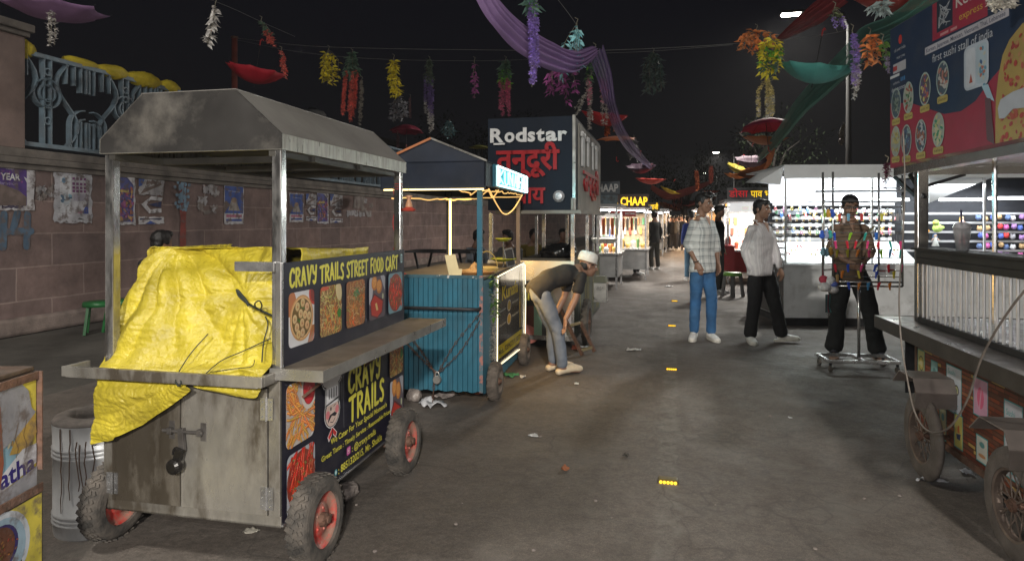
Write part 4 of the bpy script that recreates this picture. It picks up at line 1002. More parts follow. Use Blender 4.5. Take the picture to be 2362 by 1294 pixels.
def p_44(q, w, h, rr_):
    c = (.075, .12, .18)
    for x_ in (.0, .5): q.stroke([(x_ * w + .12 * w, h), (x_ * w + .02 * w, .45 * h), (x_ * w + .42 * w, .45 * h)], .09, c); q.stroke([(x_ * w + .34 * w, .95 * h), (x_ * w + .32 * w, 0)], .09, c)
poster('blurry blue sprayed number 44 on the wall', -30, 490, 80, 572, p_44, 'graffiti', .013)
# dark building behind the wall
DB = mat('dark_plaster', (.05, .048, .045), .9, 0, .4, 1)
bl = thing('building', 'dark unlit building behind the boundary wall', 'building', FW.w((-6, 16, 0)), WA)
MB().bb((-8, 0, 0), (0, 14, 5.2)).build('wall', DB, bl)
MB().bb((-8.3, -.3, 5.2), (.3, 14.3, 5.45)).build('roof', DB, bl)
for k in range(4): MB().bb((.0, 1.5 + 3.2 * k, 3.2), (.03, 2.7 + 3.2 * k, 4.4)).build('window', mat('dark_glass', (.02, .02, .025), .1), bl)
tk = thing('water_tank', 'pale round water tank on the roof beyond the wall', 'tank', FW.w((-7, 17.5, 5.45)), 0); tk.scale = (.6, .6, .6)
MB().lathe([(0, 0), (.9, 0), (.95, .1), (.95, .8), (.8, 1.0), (.3, 1.15), (0, 1.16)], 24).build('tank_body', mat('pale_tank', (.4, .4, .4), .7), tk, True)
MB().lathe([(0, 1.16), (.3, 1.16), (.3, 1.24), (0, 1.25)], 16).build('lid', DARK, tk)
# red pole of the decorations

rp_ = thing('red_pole', 'rusty red pole rising behind the wall, holding the decoration wires', 'pole', (P(541, 500, 13).x, 13, 0))
MB().tube([(0, 0, 0), (0, 0, 5.05)], .055, 12).build('shaft', mat('red_oxide', (.16, .035, .025), .7, 0, .3, 6), rp_, True)
MB().lathe([(0, 5.05), (.07, 5.05), (.07, 5.09), (0, 5.11)], 12).build('cap', IRON, rp_)
# ---------------------------------------------------------------- people
SKIN = mat('brown_skin', (.25, .14, .095), .5, 0, .1, 18, .05, 120)
HAIR = mat('black_hair', (.008, .007, .007), .45, 0, .4, 60, .5, 150)
EYEW = mat('eye_white', (.5, .48, .46), .3); EYEB = mat('iris', (.01, .006, .004), .1)
def chain(mb, pts, rads, side=None, n=14, flat=False):
    """closed limb: rings (rx, ry) along pts with rounded ends"""
    pts = [V(p) for p in pts]; rads = [r if isinstance(r, tuple) else (r, r) for r in rads]
    d0 = (pts[1] - pts[0]).normalized(); d1 = (pts[-1] - pts[-2]).normalized(); P_, R_ = [], []
    a, b = min(rads[0]), min(rads[-1])
    for k in (() if flat else (.0, .35, .7)): P_.append(pts[0] - d0 * a * .7 * (1 - k) ** .5 if k < .7 else pts[0] - d0 * a * .25); R_.append(tuple(q * (.25, .7, .93)[int(k / .34)] for q in rads[0]))
    P_ += pts; R_ += rads
    for k in (0, 1, 2): P_.append(pts[-1] + d1 * b * (.25, .56, .7)[k]); R_.append(tuple(q * (.93, .7, .25)[k] for q in rads[-1]))
    rings = []; m = len(P_); sd = V(side) if side else None; prev = None
    for i, p in enumerate(P_):
        d = (P_[min(i + 1, m - 1)] - P_[max(i - 1, 0)]).normalized()
        if sd is not None: x = (sd - d * sd.dot(d)).normalized()
        else:
            x = d.orthogonal().normalized() if prev is None else (prev - d * prev.dot(d)).normalized()
        prev = x; y = d.cross(x)
        rings.append([p + x * math.cos(2 * math.pi * k / n) * R_[i][0] + y * math.sin(2 * math.pi * k / n) * R_[i][1] for k in range(n)])
    fs = [(i * n + k, i * n + (k + 1) % n, (i + 1) * n + (k + 1) % n, (i + 1) * n + k) for i in range(m - 1) for k in range(n)]
    fs += [tuple(range(n))[::-1], tuple((m - 1) * n + k for k in range(n))]
    return mb.add([q for g in rings for q in g], fs)
def hand(mb, wr, d, palm, curl=.5, sc=1.0, thumb=1):
    """wr wrist, d direction of the hand, palm normal; thumb side = +/-"""
    wr, d, palm = V(wr), V(d).normalized(), V(palm).normalized(); x = d.cross(palm).normalized() * thumb; palm = x.cross(d).normalized() * thumb
    chain(mb, [wr - d * .01, wr + d * .035 * sc, wr + d * .085 * sc], [(.026 * sc, .018 * sc), (.038 * sc, .016 * sc), (.04 * sc, .014 * sc)], x, 12)
    for k, (o, L_) in enumerate(((.030, .070), (.011, .080), (-.009, .074), (-.028, .058))):
        b = wr + d * (.085 - abs(k - 1) * .004) * sc + x * o * sc; pts = [b - d * .012]; a = curl * .35
        for f in (.45, .32, .23): dd = d * math.cos(a) + palm * math.sin(a) + x * o * .8; pts.append(pts[-1] + dd.normalized() * (L_ * f + (.012 if f > .4 else 0)) * sc); a += curl * (.9 + .1 * k)
        chain(mb, pts, [.0088 * sc, .0085 * sc, .0078 * sc, .0066 * sc], None, 8)
    b = wr + d * .025 * sc + x * .026 * sc
    chain(mb, [b, b + (d * .6 + x * .6 + palm * .25).normalized() * .035 * sc, b + (d * .6 + x * .6 + palm * .25).normalized() * .035 * sc + (d * .9 + x * .2 + palm * .35).normalized() * .032 * sc], [.013 * sc, .0105 * sc, .008 * sc], None, 8)
def person(label, loc, rz, H=1.72, J=None, shirt=(.5, .5, .5), pants=(.05, .05, .05), shoes=(.5, .5, .5), sole=(.5, .48, .44), sleeve='long', vox=.011, slim=1.0, pw=1.0,
           yaw=0.0, pitch=0.0, group=None, smat=None, pmat=None, fine=True, hair='crop', hem=.80, skin=None, foot='shoe', collar=True, bare=False, hands=None, pinch=1.0):
    s = H / 1.72; t = thing('person', label, 'person', loc, rz, group); skin = skin or SKIN; seed = len(label)
    D = dict(pel=(0, 0, .93), wai=(0, .0, 1.06), che=(0, -.01, 1.28), nck=(0, .01, 1.45), hd=(0, -.03, 1.60),
             sL=(.148, .0, 1.365), eL=(.20, .03, 1.12), wL=(.21, -.05, .89), sR=(-.148, .0, 1.365), eR=(-.20, .03, 1.12), wR=(-.21, -.05, .89),
             hL=(.078, 0, .90), kL=(.10, -.02, .49), aL=(.11, .02, .085), hR=(-.078, 0, .90), kR=(-.10, -.02, .49), aR=(-.11, .02, .085), fL=(.15, -1, 0), fR=(-.15, -1, 0))
    if J: D.update(J)
    D = {k: V(v) * (s if k[0] != 'f' else 1) for k, v in D.items()}
    up = (D['nck'] - D['che']).normalized(); RX = V((1, 0, 0))
    # ---- skin: head, neck, arms, hands (one continuous surface)
    b = MB(); hm = Matrix.Rotation(yaw, 3, 'Z') @ Matrix.Rotation(pitch, 3, 'X'); hd = D['hd']; h_ = lambda x, y, z: hd + hm @ (V((x, y, z)) * s)
    b.sph(hd + hm @ V((0, .012, .025)) * s, s, 18, 14, (.076, .094, .092), hm)
    b.sph(hd + hm @ V((0, -.022, -.035)) * s, s, 16, 12, (.060, .066, .078), hm); b.sph(hd + hm @ V((0, -.05, -.088)) * s, s, 12, 8, (.030, .028, .022), hm)
    if fine:
        chain(b, [h_(0, -.088, .012), h_(0, -.100, -.012), h_(0, -.108, -.030)], [.0075 * s, .010 * s, .014 * s], None, 8)
        for e in (-1, 1):
            b.sph(h_(e * .078, .012, -.008), s, 8, 6, (.010, .018, .031), hm); chain(b, [h_(e * .012, -.083, .024), h_(e * .042, -.074, .026)], [.009 * s, .007 * s], None, 8)
            b.sph(h_(e * .040, -.058, -.032), s, 8, 6, (.022, .02, .02), hm); b.sph(h_(e * .012, -.100, -.031), s, 6, 5, (.009, .010, .008), hm)
        chain(b, [h_(-.024, -.081, -.058), h_(0, -.088, -.056), h_(.024, -.081, -.058)], [.005 * s, .008 * s, .005 * s], None, 8); chain(b, [h_(-.02, -.079, -.069), h_(0, -.085, -.070), h_(.02, -.079, -.069)], [.005 * s, .008 * s, .005 * s], None, 8)
    chain(b, [h_(0, .025, -.06), D['nck'] + V((0, .004, .01)), D['nck'] - up * .06], [.054 * s, .056 * s, .075 * s], None, 14)
    chain(b, [D['nck'] - up * .02, D['che'], D['wai']], [(.10 * s, .055 * s), (.13 * s, .085 * s), (.11 * s, .08 * s)], RX, 16)
    for k in 'LR':
        S_, E_, W_ = D['s' + k], D['e' + k], D['w' + k]; sg = 1 if k == 'L' else -1
        chain(b, [D['nck'] - up * .08 * s, S_], [.05 * s, .045 * s], None, 12); chain(b, [S_, S_ + (E_ - S_) * .45, E_, E_ + (W_ - E_) * .3, W_], [.045 * s, .043 * s, .036 * s, .038 * s, (.027 * s, .022 * s)], None, 12)
        d = (W_ - E_).normalized(); hdn = (hands or {}).get(k, {})
        d = V(hdn.get('d', d)).normalized()
        if fine: hand(b, W_, d, hdn.get('palm', (-sg, .2, 0)), hdn.get('curl', .5), s, hdn.get('th', 1 if k == 'L' else -1))
        else: chain(b, [W_, W_ + d * .07, W_ + d * .15], [(.02, .03), (.02, .036), (.015, .022)], None, 8)
    if foot != 'shoe':
        chain(b, [D['wai'], D['pel']], [(.10 * s, .08 * s), (.11 * s, .085 * s)], RX, 14)
        for k in 'LR': chain(b, [D['pel'] + V((0, 0, .0)), D['h' + k], D['k' + k], D['a' + k] + V((0, 0, .06))], [.05 * s, .065 * s, .042 * s, .034 * s], None, 12)
        for k in 'LR':
            A_ = D['a' + k]; f = D['f' + k].normalized(); sd = f.cross(V((0, 0, 1)))
            chain(b, [A_ + V((0, 0, .08)), A_ - f * .015 + V((0, 0, -.01)), A_ + f * .06 + V((0, 0, -.04)), A_ + f * .15 + V((0, 0, -.058))], [(.035, .035), (.038, .04), (.042, .026), (.044, .014)], sd, 10)
            for j in range(5): o = (j - 2) * .017; q_ = A_ + f * .15 + sd * o + V((0, 0, -.06)); chain(b, [q_, q_ + f * (.042 - abs(j - 1) * .005)], [.009, .008], None, 6)
    link('body', remesh(b, vox * (.5 if fine else 1.0) if not fine else .0062, 2), skin, t)
    # eyes, brows, hair
    if fine:
        for sg in (-1, 1):
            e = MB().sph(h_(sg * .031, -.074, .006), s, 8, 6, (.0125, .010, .0075), hm).build('eye', EYEW, t, True); MB().sph(h_(sg * .031, -.083, .006), s, 6, 5, (.005, .004, .0055), hm).build('pupil', EYEB, e, True)
            br = MB(); chain(br, [h_(sg * .014, -.091, .024), h_(sg * .032, -.088, .030), h_(sg * .05, -.075, .025)], [.0035, .0042, .0025], None, 6); br.build('eyebrow', HAIR, t)
        br = MB(); chain(br, [h_(-.026, -.088, -.048), h_(0, -.0975, -.046), h_(.026, -.088, -.048)], [.003, .0045, .003], None, 6)
        br.build('moustache', HAIR, t)
    if hair == 'quiff' or hair == 'crop':
        b = MB(); ql = hair == 'quiff'; b.sph(h_(0, .022, .040), s, 18, 14, (.083, .096, .092 if ql else .085), hm); b.sph(h_(0, .06, -.01), s, 12, 10, (.072, .052, .068), hm)
        for sg in (-1, 1): b.sph(h_(sg * .07, .0, .02), s, 8, 6, (.014, .03, .04), hm)
        if ql:
            for k in range(9): a = (k - 4) / 4; chain(b, [h_(a * .05, .0, .11), h_(a * .06, -.05, .125 - abs(a) * .02), h_(a * .065 + .01, -.092, .085 + .008 * (k % 3))], [.022 * s, .026 * s, .014 * s], None, 8)
        else: b.sph(h_(0, -.035, .085), s, 12, 8, (.065, .055, .035), hm)
        link('hair', remesh(b, .009, 1, .006, 45, seed), HAIR, t)
    elif hair == 'cap':
        b = MB(); b.sph(h_(0, .05, -.005), s, 14, 10, (.074, .06, .075), hm); b.sph(h_(0, .01, .02), s, 12, 8, (.08, .085, .045), hm); link('hair', remesh(b, .009, 1, .004, 45, seed), HAIR, t)
        c = MB(); M_ = Matrix.Translation(h_(0, .024, .042)) @ (hm @ Matrix.Rotation(.12, 3, 'X')).to_4x4(); c.M = M_
        c.lathe([(.088, .0), (.092, .01), (.090, .055), (.085, .075), (.075, .088), (.05, .096), (.0, .099)], 28); c.build('skull_cap', mat('white_knit', (.72, .70, .66), .9, 0, .08, 30, .6, 130), t, True, solid=.004)
    # ---- shirt
    b = MB(); u = D['wai'] - D['pel']; q = slim
    chain(b, [D['pel'] - u.normalized() * (.93 - hem) * s, D['pel'], D['wai'], D['che'], D['che'] + (D['nck'] - D['che']) * .55, D['nck'] - up * .02 * s],
          [(.166 * s * q, .124 * s * q), (.160 * s * q, .120 * s * q), (.148 * s * q, .108 * s * q), (.158 * s * q, .112 * s * q), (.132 * s * q, .088 * s * q), (.060 * s, .056 * s)], RX, 20, True)
    for k in 'LR':
        S_, E_, W_ = D['s' + k], D['e' + k], D['w' + k]
        ex = {'long': [(1, 1)], 'elbow': [(1, .32)], 'short': [(.62, 0)]}[sleeve][0]
        chain(b, [D['nck'] - up * .06 * s, S_ - up * .008], [.046 * s, .050 * s * q], None, 14)
        p_ = [S_, S_ + (E_ - S_) * .5]; r_ = [.054 * s * q, .054 * s * q]
        if ex[0] == 1:
            p_ += [E_, E_ + (W_ - E_) * .3]; r_ += [.052 * s * q, .050 * s * q]
            if ex[1] == 1: p_ += [E_ + (W_ - E_) * .93]; r_ += [.037 * s]
        else: p_[-1] = S_ + (E_ - S_) * ex[0]; r_[-1] = .064 * s
        chain(b, p_, r_, None, 14)
    link('shirt', remesh(b, vox, 2, .009 if fine else .005, 10, seed), smat or mat('shirt_%d' % seed, shirt, .85, 0, .12, 9, .3, 60), t)
    if collar and fine:
        c = MB(); nk = D['nck']
        for sg in (-1, 1):
            c.hexa([nk + V((sg * .066, .0, .0)), nk + V((sg * .022, -.078, -.050)), nk + V((sg * .058, -.092, -.062)), nk + V((sg * .088, -.02, -.02)), nk + V((sg * .058, .0, .030)), nk + V((sg * .018, -.070, -.030)), nk + V((sg * .052, -.094, -.050)), nk + V((sg * .086, -.02, -.008))])
        c.build('collar_flaps', smat or MATS.get('shirt_%d' % seed), t, bevel=.003); c = MB()
        c.tube([nk + V((.064 * math.cos(a), .06 * math.sin(a), .014)) for a in [math.pi * (k / 10) for k in range(11)]], .012, 6)
        c.build('collar_band', smat or MATS.get('shirt_%d' % seed), t, bevel=.003)
        c = MB(); c.add([nk + V((-.034, -.078, .0)), nk + V((.034, -.078, .0)), nk + V((.0, -.128, -.13)), nk + V((0, -.118, -.02))], [(0, 3, 2), (3, 1, 2), (0, 1, 3)]); c.build('open_neck', skin, t)
    # ---- trousers
    b = MB(); chain(b, [D['pel'] + u * .5, D['pel'], (D['hL'] + D['hR']) / 2 - V((0, 0, .02))], [(.128 * s, .095 * s), (.140 * s, .105 * s), (.135 * s, .105 * s)], RX, 16)
    for k in 'LR':
        H_, K_, A_ = D['h' + k], D['k' + k], D['a' + k]; chain(b, [H_, H_ + (K_ - H_) * .5, K_, K_ + (A_ - K_) * .5, A_ + (K_ - A_) * .06], [.084 * s * pw ** .4, .082 * s * pw, .068 * s * pw, .064 * s * pw, .060 * s * pw * pinch], None, 16)
    link('trousers', remesh(b, vox, 2, .0095 if fine else .004, 10, seed + 3), pmat or mat('trousers_%d' % seed, pants, .85, 0, .18, 7, .3, 70), t)
    # ---- footwear
    for k in 'LR':
        A_ = D['a' + k]; f = D['f' + k]; f = f.normalized(); sd = f.cross(V((0, 0, 1))).normalized(); g = V((A_.x, A_.y, max(0, A_.z - .085 * s)))
        nrm = sd.cross(f).normalized() * (1 if sd.cross(f).z > 0 else -1)
        def sole_(w_, z0, z1, m_, nm, l0=-.075, l1=.205):
            pts = [(l0, -.5), (l0 - .01, 0), (l0, .5), (.04, .85), (.12, 1), (.17, .9), (l1, .35), (l1, -.35), (.17, -.9), (.12, -1), (.04, -.8)]
            return MB().prism([(a, -c_ * w_) for a, c_ in pts], g + nrm * z0, f, -sd, (z1 - z0)).build(nm, m_, t, bevel=.004)
        if foot == 'shoe':
            b = MB(); chain(b, [A_ + V((0, 0, .02)), A_ - f * .02 + V((0, 0, -.03)), g + nrm * .045 + f * .07, g + nrm * .035 + f * .15, g + nrm * .032 + f * .18], [(.045, .048), (.047, .046), (.047, .036), (.046, .024), (.038, .02)], sd, 12)
            link('shoe', remesh(b, .009 if fine else .014, 1), mat('shoe_%d_%d' % (int(shoes[0] * 99), int(shoes[2] * 99)), shoes, .6, 0, .15, 15, .1), t)
            for q_ in (.05, .075, .10) if fine else (): MB().bar(g + nrm * (.098 - q_ * .45) + f * (q_ + .01) - sd * .026, g + nrm * (.098 - q_ * .45) + f * (q_ + .01) + sd * .026, .006, .01).build('lace', mat('shoe_lace', (.22, .22, .22), .8), t)
            sole_(.046, .0, .028, mat('sole', sole, .7, 0, .15, 20), 'sole')
        elif foot == 'clog':
            b = MB(); chain(b, [A_ - f * .055 + V((0, 0, -.045)), g + nrm * .042 + f * .01, g + nrm * .052 + f * .09, g + nrm * .038 + f * .17, g + nrm * .034 + f * .20], [(.038, .03), (.042, .034), (.05, .046), (.05, .034), (.042, .028)], sd, 14)
            cl = link('clog', remesh(b, .008, 2), mat('cream_rubber', shoes, .6, 0, .12, 12, .1, dirt=(.3, .22, .15), dscale=9, damt=.5), t); MB().sph(g + f * .09 + nrm * .045 - sd * .047 * (1), .012, 8, 6, (1.6, 1.6, .7)).build('clog_hole', mat('clog_dark', (.12, .04, .03), .7), cl)
        else:
            so = sole_(.048, .0, .022, mat('sandal_sole', (.30, .20, .15), .8, 0, .2, 20), 'sandal')
            MB().tube(smooth_pts([g + nrm * .02 - sd * .046 + f * .04, g + nrm * .065 + f * .085 - sd * .02, g + nrm * .072 + f * .09 + sd * .012, g + nrm * .02 + sd * .047 + f * .06]), .016, 8).build('strap', mat('black_strap', (.02, .02, .03), .5), so, True)
    return t
def cloth_mat(name, base, line, su, sv, wid=.1, rot=0.0, l2=None):
    """woven shirt with lines: su, sv lines per metre round and down the body"""
    m = bpy.data.materials.new(name); m.use_nodes = True; t = m.node_tree; N, L = t.nodes, t.links; b = N['Principled BSDF']; b.inputs['Roughness'].default_value = .85
    co = N.new('ShaderNodeTexCoord'); nd = N.new('ShaderNodeTexNoise'); nd.inputs['Scale'].default_value = 5; L.new(co.outputs['Object'], nd.inputs[0])
    va = N.new('ShaderNodeVectorMath'); va.operation = 'MULTIPLY_ADD'; L.new(nd.outputs[1], va.inputs[0]); va.inputs[1].default_value = (.03, .03, .03); L.new(co.outputs['Object'], va.inputs[2])
    sp = N.new('ShaderNodeSeparateXYZ'); L.new(va.outputs[0], sp.inputs[0]); f = None
    for ax, sc in (('X', su), ('Z', sv)):
        if not sc: continue
        for off, ww in ((0, wid), (.22, wid * .45)):
            a = N.new('ShaderNodeMath'); a.operation = 'MULTIPLY_ADD'; L.new(sp.outputs[ax], a.inputs[0]); a.inputs[1].default_value = sc; a.inputs[2].default_value = off + 50
            fr = N.new('ShaderNodeMath'); fr.operation = 'FRACT'; L.new(a.outputs[0], fr.inputs[0]); lt = N.new('ShaderNodeMath'); lt.operation = 'LESS_THAN'; L.new(fr.outputs[0], lt.inputs[0]); lt.inputs[1].default_value = ww
            if f is None: f = lt.outputs[0]
            else: ad = N.new('ShaderNodeMath'); ad.operation = 'ADD'; L.new(f, ad.inputs[0]); L.new(lt.outputs[0], ad.inputs[1]); f = ad.outputs[0]
    ml = N.new('ShaderNodeMath'); ml.operation = 'MULTIPLY'; L.new(f, ml.inputs[0]); ml.inputs[1].default_value = .5; ml.use_clamp = True
    mx = N.new('ShaderNodeMix'); mx.data_type = 'RGBA'; L.new(ml.outputs[0], mx.inputs[0]); mx.inputs[6].default_value = (*base, 1); mx.inputs[7].default_value = (*line, 1); L.new(mx.outputs[2], b.inputs['Base Color'])
    bp = N.new('ShaderNodeBump'); bp.inputs['Strength'].default_value = .5; bp.inputs['Distance'].default_value = .03; n3 = N.new('ShaderNodeTexNoise'); n3.inputs['Scale'].default_value = 13; n3.inputs['Detail'].default_value = 3; L.new(co.outputs['Object'], n3.inputs[0]); L.new(n3.outputs[0], bp.inputs['Height']); L.new(bp.outputs[0], b.inputs['Normal'])
    return m
PLAID = cloth_mat('checked_shirt', (.62, .63, .62), (.26, .28, .29), 10, 12, .26)
STRIPE = cloth_mat('pinstriped_shirt', (.62, .60, .61), (.40, .38, .42), 45, 0, .3)
JEANS = mat('blue_denim', (.028, .105, .25), .85, 0, .3, 5, .3, 90, dirt=(.09, .20, .34), dscale=3, damt=.5)
# man in the checked shirt, walking with his head turned to the stalls
p1 = person('young man in a white checked shirt and blue jeans standing in the street, looking right', V((2.26, 7.72, 0)), R(35), 1.74,
    dict(eL=(.168, -.057, 1.12), wL=(.167, -.093, .90), eR=(-.145, .095, 1.12), wR=(-.160, -.045, .91), kL=(.065, -.082, .49), aL=(.082, -.057, .085), kR=(-.071, .038, .49), aR=(-.057, .077, .085), fL=(-.45, -.9, 0), fR=(-.9, -.56, 0)),
    smat=PLAID, pmat=JEANS, shoes=(.60, .58, .56), sleeve='elbow', slim=1.08, yaw=R(8), pitch=R(6), hair='quiff', hem=.80, pw=.96, pinch=.98, hands={'R': dict(d=(.25, -.45, -.9), palm=(.5, .5, .1), curl=.4)})
MB().tube([V((-.160 + .030 * math.cos(a), -.038 + .026 * math.sin(a), .942 + .01 * math.cos(a))) for a in [6.28 * k / 14 for k in range(14)]], .006, 6, closed=True).build('wrist_band', HAIR, p1, True)
# man in the pin-striped shirt
p2 = person('man in a pale pinstriped shirt and loose black trousers striding to the right', V((2.88, 7.55, 0)), R(35), 1.66,
    dict(eL=(.150, -.098, 1.12), wL=(.150, -.170, .89), eR=(-.150, .105, 1.12), wR=(-.150, .025, .88), hL=(.08, -.02, .90), kL=(.095, -.125, .50), aL=(.213, -.149, .10), kR=(-.085, .02, .49), aR=(-.098, .069, .085), fL=(.676, -.779, .1), fR=(-.656, -.762, 0)),
    smat=STRIPE, pants=(.006, .006, .008), shoes=(.62, .60, .57), sleeve='long', slim=1.10, yaw=R(5), pitch=R(4), hair='crop', hem=.81, pw=1.18, pinch=1.15, hands={'R': dict(d=(.05, -.2, -1), palm=(.8, -.3, .1), curl=.5)})
MB().tube([V((.145 + .028 * math.cos(a), -.160 + .026 * math.sin(a), .875)) for a in [6.28 * k / 14 for k in range(14)]], .006, 6, closed=True).build('watch', STEELB, p2, True)
# boy bending forward in profile, facing right
p3 = person('boy in a white skull cap, black T-shirt and grey trousers bending down', V((.44, 6.06, 0)), R(108), 1.50,
    dict(pel=(0, .24, .90), wai=(0, .12, .99), che=(0, -.08, 1.05), nck=(0, -.23, 1.09), hd=(0, -.34, 1.13), hL=(.08, .22, .85), hR=(-.08, .22, .85),
         sL=(.17, -.19, 1.04), eL=(.19, -.14, .78), wL=(.15, -.02, .60), sR=(-.17, -.19, 1.04), eR=(-.20, -.10, .80), wR=(-.22, .02, .60),
         kL=(.09, .05, .47), aL=(.10, .03, .085), kR=(-.08, .05, .47), aR=(-.10, .00, .085), fL=(.1, -1, 0), fR=(.25, -1, 0)),
    shirt=(.018, .017, .018), pants=(.15, .175, .22), shoes=(.62, .52, .38), sleeve='short', yaw=R(-4), pitch=R(10), hair='cap', hem=.85, pw=.98, foot='clog', collar=False,
    hands={'R': dict(d=(.02, .05, -1), palm=(0, 1, .2), curl=.35), 'L': dict(d=(0, .1, -1), palm=(0, 1, 0), curl=.4)}, pinch=.98)
# ---------------------------------------------------------------- the blue dessert stall
WARM = emat('warm_led_tube', (1.0, .74, .28), 4.5); WARMD = emat('warm_rope_light', (1.0, .60, .20), .9)
CYAN = emat('cyan_neon', (.25, .9, 1.0), 3.2); CYAN2 = emat('white_cyan_neon', (.6, 1.0, 1.0), 4.5)
BLU = mat('blue_painted_sheet', (.025, .130, .195), .45, .1, .2, 4, .1, 20, dirt=(.035, .05, .055), dscale=5, damt=.7, stretch=(1, 1, .4))
NAVYM = mat('navy_roof_sheet', (.012, .017, .030), .55, 0, .3, 4, .1, 20, spec=.2, dirt=(.028, .030, .036), dscale=3, damt=.6)
A2 = -math.atan((1480 - CX) / F); F2 = Frame((-.22, 5.0, 0), A2); W2, L2 = .80, 1.66
st = thing('dessert_stall', 'blue corrugated dessert stall with a lit cyan neon sign and warm light strips', 'stall', F2.o, A2)
def corr(m, a, b, z0, z1, pitch=.04, d=.009):
    a, b = V(a), V(b); L_ = (b - a).length; u = (b - a) / L_; n = V((u.y, -u.x, 0)); k = int(L_ / pitch); pts = []
    for i in range(k): s_ = i * pitch; pts += [(s_, 0), (s_ + pitch * .80, 0), (s_ + pitch * .88, -d), (s_ + pitch * .96, -d)]
    pts.append((L_, 0)); vs = []
    for s_, o in pts: p = a + u * min(s_, L_) + n * o; vs += [(p.x, p.y, z0 + .006 * math.sin(s_ * 60)), (p.x, p.y, z1)]
    m.add(vs, [(2 * i, 2 * i + 2, 2 * i + 3, 2 * i + 1) for i in range(len(pts) - 1)])
m = MB(); corr(m, (-W2, 0, 0), (0, 0, 0), .09, .985); m.build('front_panel', BLU, st)
m = MB(); corr(m, (.0, 0, 0), (.0, L2, 0), .07, .95, .03, .006); m.build('side_panel', BLU, st)
m = MB().bb((-W2, .02, .1), (-W2 + .01, L2, .97)).bb((-W2, L2 - .01, .1), (-.02, L2, .97)).bb((-W2, .015, .955), (-.012, L2, .975)); m.build('counter_top', mat('stall_counter', (.10, .085, .07), .6, 0, .3), st)
MB().bb((-.03, -.008, .09), (-.002, .0, .99)).build('corner_strip', mat('peeling_corner', (.06, .12, .15), .7, 0, .3, 8, .2, 40, dirt=(.35, .14, .11), dscale=11, damt=.9, drange=(.5, .56)), st)
MB().bb((-W2, -.004, .965), (-.03, .012, .99)).build('top_edge', mat('chipped_edge', (.03, .09, .12), .6, 0, .3, 9, .2, 40, dirt=(.5, .5, .48), dscale=22, damt=.9, drange=(.58, .62)), st)
for x, y, mm in ((-.035, .03, BLU), (-.035, L2 - .03, mat('brown_post', (.16, .12, .09), .5, .4)), (-W2 + .03, L2 - .03, DARK)):
    MB().bb((x - .02, y - .02, .97), (x + .02, y + .02, 1.70)).build('post', mm, st, bevel=.003)
PK = MB().tube([(-.025, .07, .745), (-.025, -.05, .735), (-.14, -.055, .735), (-.82, -.055, .735)], .014, 8); PK.build('push_bar', DARK, st, True)
# roof
ro = MB(); z0, z1 = 1.66, 1.87
ro.bb((-W2 - .03, -.02, z0), (.02, -.012, z1)).bb((-W2 - .03, -.02, z0), (-W2 - .02, L2, z1)).bb((.012, -.02, z0 + .02), (.02, L2, z1)).bb((-W2 - .03, L2, z0), (.02, L2 + .008, z1))
apx_ = (-W2 / 2, .45, 2.08); apy = (-W2 / 2, L2 - .4, 2.08)
q = [(-W2 - .04, -.03, z1), (.03, -.03, z1), (.03, L2 + .02, z1), (-W2 - .04, L2 + .02, z1), (-W2 / 2 - .02, .0, 2.05), (-W2 / 2 - .02, L2, 2.05)]
ro.add(q, [(0, 1, 4), (1, 2, 5, 4), (2, 3, 5), (3, 0, 4, 5)])
ro.build('roof', NAVYM, st, solid=.006)
MB().bar((-W2 - .045, -.035, z1), (-W2 / 2 - .02, -.005, 2.055), .018).build('ridge_strip', mat('orange_edge', (.35, .12, .04), .6), st); MB().bar((.035, -.035, z1), (-W2 / 2 - .02, -.005, 2.055), .014).build('ridge_strip', STEEL, st)
lt = MB().tube([(-W2 + .0, -.03, z0 - .006), (.01, -.03, z0 - .006)], .006, 6); lt.build('light_strip', WARM, st)
def squig(a, b, n, am, rr_): return [V(a) + (V(b) - V(a)) * (k / n) + V((rr_.uniform(-am, am), rr_.uniform(-am, am), rr_.uniform(-am, am))) for k in range(n + 1)]
rr = random.Random(8)
for a, b, n, am in (((0, -.01, z0 - .01), (0, L2, z0 + .015), 24, .01), ((-.30, .3, z0), (.02, .5, z0 - .02), 12, .035), ((-W2, .1, 1.60), (-.2, .35, 1.58), 14, .012), ((-W2, L2 - .05, 1.63), (0, L2 - .05, 1.655), 10, .006)):
    MB().tube(smooth_pts(squig(a, b, n, am, rr), 3), .0055, 5).build('rope_light', WARMD, st)
MB().tube(smooth_pts([V(p) for p in ((.02, .1, z0), (.0, .5, 1.54), (.0, .8, 1.47), (.02, 1.1, 1.52), (.03, 1.5, z0 + .01))]), .006, 5).build('rope_light', WARMD, st)
MB().bb((-W2 + .045, L2 - .07, 1.02), (-W2 + .065, L2 - .055, 1.64)).build('led_tube', WARM, st)
